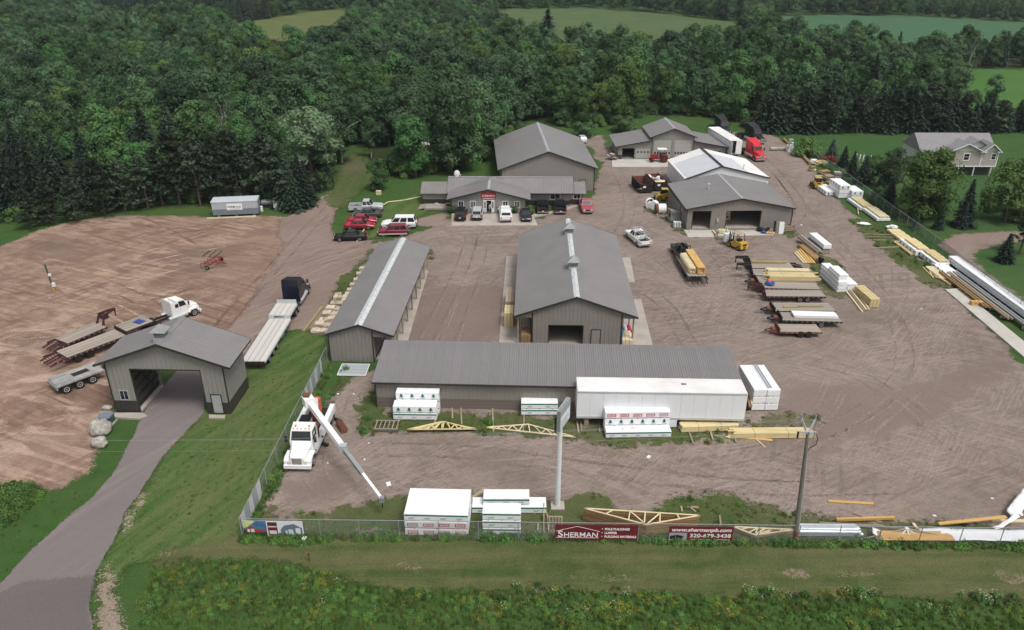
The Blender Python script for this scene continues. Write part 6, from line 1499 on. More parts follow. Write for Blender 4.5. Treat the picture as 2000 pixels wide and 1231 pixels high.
truss_stack('deep brown pile of upside-down trusses behind the maroon banners', [(1141, 994), (1367, 1008), (1262, 1026)], 1.15)
truss_stack('small truss pile between the web address banner and utility pole', [(1432, 1030), (1552, 1036), (1474, 1046)], .35)
# metal sheets, white sheeting and frame at the fence
o = thing('sheet_stack', 'stack of wavy galvanised roofing sheets beside the utility pole', 'metal sheets', G(1562, 1048, .09), R(-1)); Lq = (G(1682, 1049) - G(1562, 1048)).length
for k in range(7):
    b = MB(); xs = np.linspace(0, 1.0, 17); off = rnd.uniform(-.15, .15); vs = []
    for y in xs:
        zz = .08 + k * .055 + .02 * math.sin(y * 40); vs += [(off, y + rnd.uniform(-.01, .01), zz), (Lq + off + rnd.uniform(-.1, .1), y, zz)]
    b.add(vs, [(2 * i, 2 * i + 1, 2 * i + 3, 2 * i + 2) for i in range(16)]); b.build('metal_sheet', 'galv', o)
for k in range(3): bx('runner', 'lumber_old', o, Lq * (.15 + .35 * k), Lq * (.15 + .35 * k) + .1, 0, 1, 0, .08)
def cloth(label, pts, w, m, z, nm='white_sheeting', cat='sheeting', amp=.12):
    P = [G(*p, zz) for p, zz in zip(pts, z)]; rows = []; n = 7
    up = [];
    for i in range(len(P) - 1):
        for t in np.linspace(0, 1, 9)[:-1 if i < len(P) - 2 else None]: up.append(P[i].lerp(P[i + 1], t))
    vs = []
    for i, p in enumerate(up):
        d_ = (up[min(i + 1, len(up) - 1)] - up[max(i - 1, 0)]).normalized(); s_ = Vector((-d_.y, d_.x, 0))
        for j in range(n):
            u = j / (n - 1) - .5; q = p + s_ * u * w; nz = mnoise.noise(q * 1.3) * amp + mnoise.noise(q * 4) * amp * .4
            vs.append(Vector((q.x, q.y, max(.10, q.z + nz + .2 * (.25 - u * u)))))
    b = MB(); b.add(vs, [(i * n + j, i * n + j + 1, (i + 1) * n + j + 1, (i + 1) * n + j) for i in range(len(up) - 1) for j in range(n - 1)])
    me = b.mesh(nm, m, True); o = tag(obj(nm, me), label, cat); md = o.modifiers.new('thickness', 'SOLIDIFY'); md.thickness = .02; return o
cloth('wide white sheeting stretched along the inside of the front fence', [(1800, 1042), (1880, 1044), (2080, 1048)], 1.3, 'wrap_white', [.55, .6, .6])
cloth('torn white sheeting rising toward the yard corner', [(1985, 1012), (1978, 1002), (1990, 985), (2010, 960)], .9, 'wrap_white', [.4, .6, .8, .9], amp=.25)
cloth('pale plastic end lapping over the plywood at the fence', [(1704, 1036), (1730, 1046), (1760, 1050)], .8, 'wrap_white', [.6, .4, .25])
cloth('crumpled white sheeting heap nearest the yard corner', [(1972, 1000), (1984, 994), (1996, 1000)], .8, 'wrap_white', [.5, .75, .5], amp=.35)
cloth('thin white strip trailing over the corner boards', [(1940, 1034), (1965, 1020), (1988, 1006)], .4, 'wrap_white', [.35, .5, .7], amp=.2)
o = thing('plywood_stack', 'curved stack of yellow plywood boards under the white sheeting', 'plywood', (0, 0, 0))
for k in range(4):
    A, B = G(1708 + k * 4, 1046, .35 + .1 * k), G(1835 + k * 8, 1047, .30 + .1 * k); MB().bar(A, B, 1.0, .07).build('board', 'lumber_orange' if k % 2 else 'lumber', o)
bx('runner', 'lumber_old', o, G(1715, 1046).x, G(1715, 1046).x + .1, 44.9, 46, .05, .31); bx('runner', 'lumber_old', o, G(1815, 1047).x, G(1815, 1047).x + .1, 44.9, 46, .05, .31)
plank('bent orange board sweeping up to the torn sheeting', (1830, 1034), (1960, 1024), .3, .08, 'lumber_orange', .55, z2=.75); plank('short pale board at the yard corner', (1935, 1020), (2010, 1022), .3, .15, 'lumber_pale')
o = thing('tent_frame', 'collapsed frame of pale grey poles fanning from one hub at the fence', 'frame', (0, 0, 0)); hub = G(1771, 1033, .9)
MB().obox(hub, (.25, .25, .16)).build('hub', 'white_paint', o)
for e in ((1672, 1056), (1745, 1064), (1782, 1064), (1812, 1058), (1930, 1064), (1665, 1026)): MB().bar(hub, G(*e, .14), .09, .09).build('pole', 'lumber_old' if e[0] > 1900 or e[0] < 1680 else 'wrap_side', o)
plank('orange plank lying alone in the open yard', (1617, 981), (1706, 986), .28, .06, 'lumber_orange'); plank('thick orange beam raised over grey sticks', (1632, 1022), (1745, 1018), .22, .22, 'lumber_orange', .35)
plank('grey stick under the thick orange beam', (1668, 1006), (1722, 1024), .14, .1, 'lumber_old'); plank('second grey stick along the fence near the frame', (1600, 1024), (1725, 1030), .1, .1, 'lumber_old'); plank('pale stump leaning at the fence by the frame', (1782, 1026), (1790, 1036), .2, .15, 'lumber_pale')
for i, (a, b) in enumerate([((1556, 1020), (1566, 1034)), ((1405, 1010), (1408, 1030)), ((1330, 992), (1332, 1002)), ((1345, 992), (1358, 1003)), ((1342, 993), (1364, 994))]): plank('short dunnage stick on the grass behind the fence', a, b, .14, .1, 'lumber_old', group='short sticks behind the front fence')
# crates, leaning posts by the sign pole
o = thing('pallet', 'upright wooden pallet leaning by the end of the maroon banner', 'pallet', G(1084, 1032, GZ), R(-2)); 
for k in range(5): piece('slat', 'lumber_old', o, (-.45 + k * .24, 0, .55), (.12, .03, 1.05), (R(-12), 0, 0))
for z in (.15, .55, .95): piece('stringer', 'lumber_old', o, (0, .06 + z * .2, z), (1.15, .08, .1), (R(-12), 0, 0))
for i, (a, b) in enumerate([((1072, 1045), (1068, 1020)), ((1062, 1042), (1062, 1000))]): plank('thin grey post leaning beside the pallet', a, b, .07, .07, 'lumber_old', .15, z2=.9, group='thin posts by the pallet')
plank('loose grey boards behind the raised bundle', (918, 978), (950, 958), .3, .15, 'lumber_old')
plank('thin stick standing in weeds at the fence', (1050, 1040), (1051, 1036), .05, .05, 'lumber_pale', .2, z2=.7)
# rack frame and gate leaf on the ground
o = thing('steel_rack', 'rusty steel rack frame lying before the low shed left corner', 'rack', G(756, 836, GZ), R(-2))
for y in (-.7, .7): piece('rail', 'galv_dull', o, (0, y, .35), (2.3, .1, .1)); piece('rail', 'rust', o, (0, y, .08), (2.3, .1, .1))
for k in range(6): piece('bar', 'lumber_old', o, (-1.0 + k * .4, 0, .35), (.09, 1.5, .08))
for x in (-1.1, 1.1):
    for y in (-.7, .7): piece('leg', 'rust', o, (x, y, .2), (.08, .08, .3))
o = thing('gate_leaf', 'white sheeted gate leaf lying flat before the storage shed', 'gate', G(687, 733, GZ), R(-1.5))
for k in range(4): piece('gate_panel', 'galv', o, (.1 * 0, .12 + k * .58, .1), (2.95, .54, .04))
for x in (-1.5, 1.5): piece('frame_bar', 'white_paint', o, (x, 1.0, .1), (.07, 2.4, .07))
for y in (-.2, 2.2): piece('frame_bar', 'white_paint', o, (0, y, .1), (2.95, .07, .07))
# stone pallets west of the storage shed
k = 0
for r_ in range(7):
    for c_ in range(3):
        px = 618 + c_ * 17 + r_ * 7.2; py = 650 - r_ * 10.5
        if px > 690: continue
        k += 1; o = thing('stone_pallet', 'pallet of stacked flat tan stone beside the storage shed', 'stone pallet', G(px, py, GZ), R(rnd.uniform(-6, 6)), 'stone pallets beside the storage shed')
        for q in range(3): piece('slat', 'lumber_old', o, (0, -.4 + .4 * q, .06), (1.1, .12, .1))
        hh = .11
        for lv in range(rnd.choice((3, 4, 5))):
            for sx in (-1, 1):
                t = rnd.uniform(.08, .13); piece('stone', 'limestone', o, (sx * .27 + rnd.uniform(-.03, .03), rnd.uniform(-.04, .04), hh + t / 2), (rnd.uniform(.44, .56), rnd.uniform(.85, 1.08), t - .008), (0, 0, R(rnd.uniform(-5, 5))))
            hh += .105
for i, (px, py) in enumerate([(694, 572), (700, 562), (706, 552), (712, 540), (718, 530), (690, 580), (684, 592)]):
    o = thing('stone_pallet', 'small stone pallet half hidden by the storage shed eave', 'stone pallet', G(px - 8, py, GZ), R(rnd.uniform(-6, 6)), 'stone pallets under the shed eave')
    piece('slat', 'lumber_old', o, (0, 0, .06), (1.0, .9, .1))
    for lv in range(4): piece('stone', 'limestone', o, (rnd.uniform(-.05, .05), 0, .16 + lv * .12), (.95, .8, .11), (0, 0, R(rnd.uniform(-4, 4))))
plank('long squared pole lying beside the stone pallets', (594, 650), (630, 602), .22, .2, 'lumber_treated')
o = thing('crate', 'small wooden crate of stones standing alone on the grass', 'crate', G(661, 578, GZ), R(5))
for y in (-.35, .35): piece('side', 'lumber_brown', o, (0, y, .2), (.9, .05, .3))
for x in (-.43, .43): piece('side', 'lumber_brown', o, (x, 0, .2), (.05, .7, .3))
piece('bottom', 'lumber_brown', o, (0, 0, .06), (.85, .7, .06))
for q in range(6): MB().blob((-.28 + .28 * (q % 3), -.15 + .3 * (q // 3), .3), .15, q, .3, 1).build('stone', 'limestone', o)
# porch goods of the main barn
A = G(985, 640, .12); pile('tall yellow lumber pack on the barn left apron', A, R(88.5) - R(90), 1.05, 2.4, 1.9, .14, .09, 'lumber', .02); pile('grey-topped lumber pack behind the yellow one on the apron', G(987, 614, .12), R(-1.5), 1.1, 4.5, 1.75, .14, .09, 'lumber_old', .02)
pile('brown post stack under the barn left eave at the front corner', G(1018, 674, .12), R(-1.5), 1.05, 2.0, 1.3, .14, .12, 'lumber_brown', .02)
for i in range(5):
    p = G(1012 + i * 4, 652 - (i % 2) * 4, .12); tag(MB().bar((p.x, p.y, .12), (p.x + rnd.uniform(-.1, .2), p.y + .3, 2.4), .12, .06).build('timber', 'lumber_pale' if i % 2 else 'lumber_old'), 'upright board leaning under the barn left eave', 'plank', 'boards leaning under the barn eave')
pile('pale lumber pack at the barn right front corner', G(1215, 678, .12), R(-1.5), 1.15, 2.4, .95, .14, .09, 'lumber_pale', .02)
o = thing('insulation_rolls', 'heap of white wrapped rolls on the barn right porch', 'rolls', G(1216, 660, .12), 0)
for k in range(4): MB().tube((.1 + .25 * k, .2, .25 + .5 * (k % 2)), (.1 + .25 * k, 1.5, .25 + .5 * (k % 2)), .24, 10).build('roll', 'wrap_white' if k % 3 else 'print_red', o)
tag(bx('blue_panel', 'tarp_blue', None, 0, .12, 0, 2.2, .1, 2.1), 'blue sheet stack standing against the barn right wall', 'sheets').location = (G(1211, 678).x + .1, G(1211, 678).y, 0)
mat('sky_blue', (.06, .22, .36), .5, .1); bpy.data.objects['blue_panel'].data.materials[0] = M['sky_blue']
for i in range(9):
    a = 79.5 + i * 1.1; x = 6.0 + (i % 3) * .8
    MB().blob((x, a, .45), .5, i, .5, 1, (.9, .9, .8)).build('sack', 'cloth_grey' if i % 2 else 'plastic_black') if False else None
o = thing('stored_goods', 'dim heap of wrapped goods inside the barn doorway', 'goods', (7.3, 84, .12))
for i in range(6): MB().blob((rnd.uniform(-1.6, 1.6), rnd.uniform(-1, 2), .5), .6, i, .5, 1, (1, .9, .8)).build('bundle', 'cloth_grey' if i % 2 else 'plastic_black', o)

# right yard stacks
def packs(lab, px, py, nx, ny, nz, L, D, H, rz, m='plain'):
    pass
A = G(1634, 571, GZ)
for k in range(8):
    for j in range(2):
        if j == 1 and k > 3: continue
        bundle('flat white pack in the big layered stack beside the parked trailers', A + Vector((1.25 * j + (.12 * (k % 2)), 0 + (0.3 if k > 4 else 0), 0)), R(3), 1.2, 5.6 if k < 6 else 3.2, .30, 'plain', z=.29 * k, runners=False, group='white packs in the big layered stack', nm='sheet_pack', cat='sheet pack')
A = G(1698, 602, GZ); pile('stepped yellow lumber stack beside the long loose boards', A, R(4), 1.2, 4.6, 1.25, .2, .14, 'lumber', .05)
for k in range(6): plank('long grey-brown board lying in the bunch by the yellow stack', (1684 + k * 3.2, 612 - k * 1.0), (1651 + k * 3.2, 570 - k * 1.0), .2, .16, 'lumber_old' if k % 2 else 'lumber_pale', GZ + .1 + .1 * (k % 3), group='bunch of long loose boards')
A = G(1599, 497, GZ); 
bundle('white lidded pack on the brown stack behind the trailers', G(1606, 497, GZ), R(4), 1.2, 5.2, .75, 'plain', z=.75); pile('brown timber pack beneath the white lidded one', G(1606, 497, GZ), R(4), 1.2, 5.4, .74, .14, .12, 'lumber_old', .05)
o = thing('pipe_bundle', 'long grey roll of carpet-like tubes beside the white lidded pack', 'rolls', G(1598, 500, GZ), R(96))
for k in range(3): MB().tube((-.3, -.25 + .3 * k, .75 + .22 * (k % 2)), (6.0, -.25 + .3 * k, .75 + .22 * (k % 2)), .2, 10).build('tube', 'lumber_old' if k != 1 else 'cloth_grey', o)
pile('dark timber cradle under the grey tubes', G(1590, 512, GZ), R(4), 1.1, 6.0, .55, .2, .14, 'lumber_brown', .05)
MB_ = thing('plastic_heap', 'black plastic flapping over the end of the timber cradle', 'plastic', G(1602, 515, GZ)); MB().blob((0, 0, .6), .55, 8, .6, 2, (.8, .5, 1)).build('plastic', 'plastic_black', MB_)
for k in range(5): plank('orange-yellow board in the fan behind the trailers', (1590 - k * 5, 518 - k * .5), (1566 - k * 3.5, 487 + k * 2.2), .3, .12, 'lumber_orange' if k < 3 else 'lumber', GZ + .08 + .04 * (4 - k), group='fan of loose boards behind the trailers')
# loads on the parked trailers
def on_trailer(i, x, y, z=.88): t, L = TR[i]; m = Matrix.Translation(t.location) @ Euler(t.rotation_euler).to_matrix().to_4x4(); return m @ Vector((x, y, z)), t.rotation_euler.z
bpy.context.view_layer.update()
p, a = on_trailer(0, 2.2, -.9); pile('long pale timber pack lying on the rearmost trailer', p, a, TR[0][1] - 2.6, .5, .32, .17, .12, 'lumber_treated', .3)
p, a = on_trailer(1, -.4, -.55); pile('wrapped pale boards on the second trailer', p, a, TR[1][1] - 1.6, 1.0, .5, .2, .1, 'lumber_pale', .5)
p, a = on_trailer(2, -.5, -.9); pile('strapped yellow and pink lumber load on the third trailer', p, a, TR[2][1] - 1.0, 1.6, .75, .2, .1, 'lumber', .6)
p, a = on_trailer(3, TR[3][1] - 1.4, 0); o = thing('tarp_heap', 'crumpled blue and red tarp on the plank trailer', 'tarp', p, a); MB().blob((0, 0, .25), .55, 4, .5, 2, (1.2, .9, .55)).build('blue_tarp', 'tarp_blue', o); MB().blob((.05, -.1, .5), .28, 6, .5, 2, (1.1, .8, .5)).build('red_cloth', 'paint_brightred', o)
p, a = on_trailer(5, TR[5][1] - 2.2, .2); tag(MB().box(-.9, .9, -.12, .12, 0, .16).build('timber', 'lumber_treated', None, False, p, (0, 0, a)), 'short mossy post on the grey deck near the tongue', 'timber')
p, a = on_trailer(5, TR[5][1] * .36, .0); tag(MB().box(-1.5, 1.5, -.12, .12, 0, .16).build('timber', 'lumber_treated', None, False, p, (0, 0, a)), 'longer mossy post in the middle of the grey deck', 'timber')
p, a = on_trailer(6, .3, -1.0, .90); o = thing('sheet_stack', 'white metal sheets stacked on the black flat trailer', 'metal sheets', p, a)
for k in range(4): piece('metal_sheet', 'wrap_white', o, ((TR[6][1] - 2) / 2 + .12 * (k % 2), .8, .04 + k * .08), (TR[6][1] - 2.0, 1.3, .065))
m_ = Matrix.Translation(lt.location) @ Euler(lt.rotation_euler).to_matrix().to_4x4()
p = m_ @ Vector((2.0, -1.15, .95)); pile('taller orange lumber stack on the trailer behind the black truck', p, lt.rotation_euler.z, Lf - 2.0, 1.1, 1.15, .2, .12, 'lumber_orange', .05); p = m_ @ Vector((2.4, .0, .95)); pile('lower pale lumber stack on the trailer behind the black truck', p, lt.rotation_euler.z, Lf - 3.2, .95, .8, .2, .12, 'lumber_pale', .15)
# fence row on the right
FD = math.atan2((G(1640, 395) - G(1750, 480)).y, (G(1640, 395) - G(1750, 480)).x)
def row(px, py): return G(px, py, GZ)
bundle('white pack on top of the corner stack by the young spruces', row(1637, 388), R(2), 1.9, 4.6, .8, 'tree', z=1.6, side=True); bundle('white pack in the middle of the corner stack by the young spruces', row(1637, 388), R(2), 1.9, 4.6, .8, 'plain', z=.8, side=True); bundle('white pack at the bottom of the corner stack by the young spruces', row(1637, 388), R(2), 1.9, 4.6, .8, 'plain')
bundle('low white tree-marked pack jutting into the yard from the corner stack', row(1634, 383), R(2), 1.9, 4.6, .85, 'tree', side=True).location.x -= 2.0
bundle('white pack in front of the corner stack, upper of two', row(1662, 391), R(2), 2.0, 3.6, .8, 'tree', z=.8, side=True); bundle('white pack in front of the corner stack, lower of two', row(1662, 391), R(2), 2.0, 3.6, .8, 'plain')
SR = [(1690, 412, 2.2, 5.6, .55, 'lumber', 'yellow boards on a white pack after the corner stack'), (1722, 433, 2.2, 6.0, .55, 'lumber_pale', 'paler boards on a white pack further down the fence'), (1797, 501, 2.1, 5.2, .85, 'lumber', 'yellow boards on the tall white pack by the fence bend'), (1836, 524, 2.0, 5.0, .75, 'lumber', 'yellow boards on the white pack beside the bend'), (1862, 546, 1.9, 4.6, .55, None, '')]
for px, py, w_, l_, h_, m_, lab in SR:
    bundle('white pack ' + ('carrying ' + lab if lab else 'without boards at the row end before the long panels'), row(px - 10, py), R(1), w_, l_, h_, 'tree' if px > 1790 else 'plain', side=True)
    if m_: pile(lab, row(px - 10, py) + Vector((.5, .2, h_)), R(1), w_ * .7, l_ * .9, .3, .25, .1, m_, .08)
pile('low yellow pile between the pallets of the fence row', row(1760, 474), R(1), 2.0, 5.0, .45, .25, .12, 'lumber', .08); pile('low pile of yellow boards at the foot of the tall white pack', row(1778, 500), R(1), 1.0, 5.4, .35, .2, .12, 'lumber', .08); pile('low pale pile at the foot of the last white pack', row(1838, 548), R(1), 1.1, 4.6, .35, .2, .12, 'lumber_pale', .08)
for i, (a, b) in enumerate([((1802, 524), (1820, 542)), ((1810, 522), (1822, 545)), ((1812, 522), (1830, 544)), ((1822, 538), (1856, 560)), ((1820, 542), (1862, 558))]): plank('loose yellow stick scattered before the concrete strip', a, b, .14, .1, 'lumber', GZ + .07 + .03 * i, group='loose yellow sticks before the concrete strip')
for i, (a, b) in enumerate([((1662, 393), (1676, 406)), ((1674, 402), (1676, 421)), ((1676, 402), (1693, 420))]): plank('pale post propped at the foot of the fence row', a, b, .12, .12, 'lumber_pale', GZ + .1 + .05 * i, group='pale posts at the fence row')
for i, y in enumerate((459, 464, 470)): plank('grey rail lying across the grass toward the fence', (1690, y), (1768, y + 2), .14, .1, 'lumber_old', group='grey rails across the grass')
for i, (a, b) in enumerate([((1700, 486), (1765, 484)), ((1798, 510), (1820, 512)), ((1790, 508), (1822, 516))]): plank('old dunnage board on the ground by the fence row', a, b, .2, .1, 'lumber_old', group='dunnage by the fence row')
for i, (px, py, r_) in enumerate([(1688, 438, .9), (1741, 446, .8)]):
    o = thing('torn_wrap', ('flat scrap of white and black wrap on the grass', 'crumpled white wrap heap against the fence')[i], 'wrap', row(px, py)); MB().blob((0, 0, .12), r_, i, .7, 2, (1.2, .5, .18 if i == 0 else .5)).build('wrap', 'wrap_white', o); MB().blob((.3, .5, .1), r_ * .5, i + 5, .6, 1, (1.2, .5, .3)).build('black_film', 'plastic_black', o)
# long panel rack on the concrete strip
q0, q1 = G(1876, 545, GZ), G(2040, 660, GZ); q0 = Vector((62.4, 101.5, .15)); 
o = thing('panel_stack', 'very long stack of white building panels along the right fence', 'panels', (62.6, 80.0, .15), R(90))
for lv in range(6):
    for k in range(6): piece('panel', 'wrap_white', o, (1.9 + k * 3.55, .15 * (lv % 2), .45 + lv * .16), (3.5, 1.3, .14))
for k in range(9): piece('runner', 'lumber_old', o, (.6 + k * 2.6, 0, .18), (.2, 1.5, .36))
for j, (x, z, m_, lab) in enumerate(((60.9, .45, 'galv', 'bright steel channels racked beside the white panels'), (60.0, .38, 'lumber_old', 'grey timber beams racked next to the steel channels'), (59.2, .3, 'lumber_brown', 'low brown timber pack at the edge of the concrete strip'))):
    o = thing('beam_rack', lab, 'beams', (x, 80.5 + 3 * j, .15), R(90)); Lb = 17 - 3 * j
    for k in range(4): piece('beam', m_ if k % 2 == 0 or j else 'galv_dull', o, (Lb / 2 + rnd.uniform(-.5, .5), -.3 + .2 * k, z + .1 * (k % 2)), (Lb, .18, .2))
    for k in range(6): piece('runner', 'lumber_old', o, (.6 + k * Lb / 6, 0, (z - .1) / 2), (.18, 1.0, z - .1))
o = thing('block_pallet', 'small pallet of orange blocks on the concrete strip', 'pallet', G(1907, 597, .14), R(0))
for a in range(3):
    for b in range(2):
        for c in range(2): piece('block', 'lumber_orange', o, (-.5 + .5 * a, .3 * b, .2 + .24 * c), (.46, .28, .22))
piece('base', 'lumber_old', o, (0, .15, .05), (1.5, .8, .1))
# junk line at the far end of the fence
JK = [(1545, 282, 1.0, 1.2, 'galv', 'grey metal bin at the far fence end'), (1541, 296, 1.4, 1.5, 'wrap_side', 'white wire cage of scrap by the round bush'), (1552, 302, 1.1, 1.1, 'wrap_side', 'white plastic tank next to the wire cage'), (1562, 302, 1.0, .9, 'galv_dull', 'grey drum pair beside the white tank'),
      (1588, 318, 1.5, .7, 'wrap_white', 'white sacks heaped at the fence line'), (1602, 322, 2.2, .8, 'lumber', 'yellow sheet stack leaning in the junk line'), (1586, 334, 1.1, 1.0, 'lumber_treated', 'mossy cable reel lying on its side'), (1608, 342, 2.0, .9, 'lumber_brown', 'brown board stack near the yellow loader'), (1600, 346, 1.3, .35, 'galv', 'bent sheet metal scraps by the brown boards'), (1618, 352, 1.9, 1.0, 'lumber_old', 'grey crate stack behind the yellow loader'), (1620, 364, 1.7, .9, 'lumber_brown', 'brown pallet stack beside the yellow loader'), (1634, 350, 1.4, 1.5, 'stone', 'tall stone-filled crate beside the corner stack')]
for i, (px, py, w_, h_, m_, lab) in enumerate(JK):
    o = thing('scrap_heap', lab, 'scrap', G(px, py, GZ), R(rnd.uniform(-15, 15))); n = 5
    for k in range(n): MB().obox((rnd.uniform(-.15, .15) * w_, rnd.uniform(-.15, .15), (k + .5) * h_ / n), (w_ * rnd.uniform(.75, 1.05), w_ * .7, h_ / n - .02), (R(rnd.uniform(-4, 4)), R(rnd.uniform(-4, 4)), R(rnd.uniform(-12, 12)))).build('layer', m_, o)
    MB().blob((w_ * .3, -.3, h_ * .3), .4, i, .6, 1, (.9, .6, .6)).build('rubble', 'galv_dull' if i % 2 else 'wrap_side', o)
o = thing('red_racks', 'red steel racking frames against the far fence', 'rack', G(1612, 316, GZ), R(-50))
for k in range(4): piece('beam', 'paint_brightred', o, (0, .5 * k, .8 + .2 * (k % 2)), (3.0, .1, .12)); piece('upright', 'paint_brightred', o, (-1.4, .5 * k, .45), (.1, .1, .9)); piece('upright', 'paint_brightred', o, (1.4, .5 * k, .45), (.1, .1, .9))
for i, (a, b) in enumerate([((1530, 274), (1548, 292)), ((1564, 304), (1582, 322))]): plank('thick brown log edging the far yard corner', a, b, .5, .45, 'lumber_brown', GZ + .2, group='log edging at the far corner')
o = thing('culvert', 'grey concrete pipe lying at the far yard end', 'pipe', G(1519, 294, GZ), R(4)); MB().tube((-1.8, 0, .4), (1.8, 0, .4), .38, 12).build('pipe', 'stone', o)
o = thing('playset', 'white tubular playground loops on the house lawn', 'playset', G(1672, 312), R(-30))
for k in range(5):
    b = MB(); pts = [Vector((k * .7, .8 * math.cos(t), 1.2 * math.sin(t))) for t in np.linspace(0, math.pi, 9)]; b.path(pts, [.06] * 9, 6); b.build('loop', 'white_paint', o)
# ------------------------------------------------------------------ machines
# boom truck by the west fence
ba, bb = G(632, 812, GZ), G(583, 921, GZ); bh = math.atan2((bb - ba).y, (bb - ba).x)
bt_, bf = semi('white boom truck parked nose-out beside the west fence', bb - Vector((math.cos(bh), math.sin(bh), 0)) * 3.6, bh, 'white', .0, 3.0, False)
bt_.name = 'boom_truck'; xr = bf - 8.3
bt_['category'] = 'boom truck'
for s_ in (-1, 1):
    for k in range(3): bx('tool_locker', 'paint_white', bt_, xr + .1 + k * 1.45, xr + 1.5 + k * 1.45, s_ * 1.2 - .22, s_ * 1.2 + .22, 1.06, 1.75)
bx('bed', 'steel_dark', bt_, xr - .1, bf - 3.5, -1.0, 1.0, 1.03, 1.12)
MB().tube((xr + 1.4, 0, 1.1), (xr + 1.4, 0, 2.0), .5, 14).build('turret', 'paint_orange', bt_); MB().obox((xr + 1.4, 0, 2.5), (.9, .8, 1.1)).build('turret_head', 'paint_orange', bt_)
bx('generator', 'white_paint', bt_, xr + 2.6, xr + 3.5, -1.0, -.1, 1.12, 2.0); bx('generator_lid', 'plastic_black', bt_, xr + 2.55, xr + 3.55, -1.05, -.05, 2.0, 2.1)
MB().tube((xr + 3.0, .5, 1.5), (xr + 4.3, .5, 1.5), .25, 10).build('cable_drum', 'rust', bt_)
for x in (xr + .3, xr + 4.4): MB().bar((x, -1.5, .2), (x, 1.5, .2), .18, .18).obox((x, -1.5, .08), (.4, .4, .1)).obox((x, 1.5, .08), (.4, .4, .1)).bar((x, -1.2, .2), (x, -1.2, 1.1), .14, .14).bar((x, 1.2, .2), (x, 1.2, 1.1), .14, .14).build('outrigger', 'steel_dark', bt_)
for s_ in (-.6, .6): MB().tube((bf - 2.6, s_, 2.95), (bf - 2.6, s_, 3.08), .08, 8).build('beacon', 'lamp_amber', bt_)
bt_.matrix_world  # boom runs from the turret over the cab side to the ground in front
bpy.context.view_layer.update(); inv = (Matrix.Translation(bt_.location) @ Euler(bt_.rotation_euler).to_matrix().to_4x4()).inverted()
zb, zt_ = 4.1, 1.6
b0 = inv @ G(604, 787, zb); b3 = inv @ G(746, 976, zt_)
bm_ = thing_part('boom', bt_)
P = lambda t: b0.lerp(b3, t)
MB().bar(P(0), P(.50), .46, .52).build('base_section', 'paint_white', bm_); MB().bar(P(.48), P(.76), .34, .38).build('middle_section', 'galv_dull', bm_); MB().bar(P(.75), P(1.0), .24, .28).build('tip_section', 'paint_white', bm_)
up = Vector((0, 0, .3)); MB().bar(P(.30) - up * 1.1, P(.98) - up * .75, .10, .10).build('hose_tray', 'paint_brightred', bm_)
MB().obox(P(-.01) + Vector((0, 0, .1)), (.9, .9, .8), (0, 0, .6)).build('pivot_box', 'paint_white', bm_); MB().obox(P(-.03) + Vector((0, 0, .55)), (.55, .55, .2)).build('control_seat', 'rust', bm_)
MB().obox(P(.5), (.6, .6, .7)).build('boom_collar', 'galv', bm_); MB().obox(P(1.0), (.35, .35, .45)).build('boom_tip', 'galv_dull', bm_); MB().bar(P(1.0), P(1.0) - Vector((0, 0, .8)), .08, .08).build('hook', 'steel_dark', bm_)
MB().bar(inv @ G(628, 815, 2.6), P(.28), .16, .16).build('lift_cylinder', 'chrome', bm_); MB().bar(Vector((xr + 1.4, 0, 2.9)), P(.10), .5, .5).build('boom_mount', 'paint_white', bm_)
o = thing('auger_roll', 'rusty spiral auger lying against the boom truck side', 'auger', G(668, 838, GZ), R(-60))
b = MB(); b.tube((-.9, 0, .35), (.9, 0, .35), .1, 8); b.build('shaft', 'rust', o)
for k in range(8): MB().tube((-.8 + k * .22, 0, .35), (-.72 + k * .22, 0, .35), .33, 14).build('flight', 'rust', o)
# tractor with shade roof and implement
o = thing('farm_tractor', 'red farm tractor with a white sunshade on the garage apron', 'tractor', G(1287, 316, .14), R(180))
bx('bonnet', 'paint_tractor', o, .3, 2.0, -.36, .36, .95, 1.55); bx('grille', 'print_white', o, 2.0, 2.05, -.3, .3, .9, 1.5); bx('chassis', 'paint_tractor', o, -1.0, 1.9, -.28, .28, .6, .95)
for s_ in (-1, 1):
    wheel(o, -.9, s_ * .85, .78, .42, 'paint_tractor', s_); wheel(o, 1.6, s_ * .65, .42, .24, 'paint_tractor', s_)
    MB().prism([(-1.7, 1.2), (-1.5, 1.65), (-.3, 1.65), (-.1, 1.3), (-.3, 1.5), (-1.4, 1.5)], 'y', s_ * .85 - .2, s_ * .85 + .2).build('fender', 'paint_tractor', o)
    for x in (-1.1, .2): MB().bar((x, s_ * .55, 1.3), (x, s_ * .6, 2.65), .06, .06).build('canopy_post', 'steel_dark', o)
MB().obox((-.45, 0, 2.7), (1.9, 1.5, .1)).build('canopy', 'white_paint', o); MB().obox((-.75, 0, 1.35), (.5, .55, .5)).build('seat', 'plastic_black', o); MB().tube((1.0, .25, 1.55), (1.0, .25, 2.2), .05).build('exhaust', 'steel_dark', o); MB().tube((-.05, 0, 1.75), (.05, 0, 1.7), .22, 12).build('steering_wheel', 'plastic_black', o)
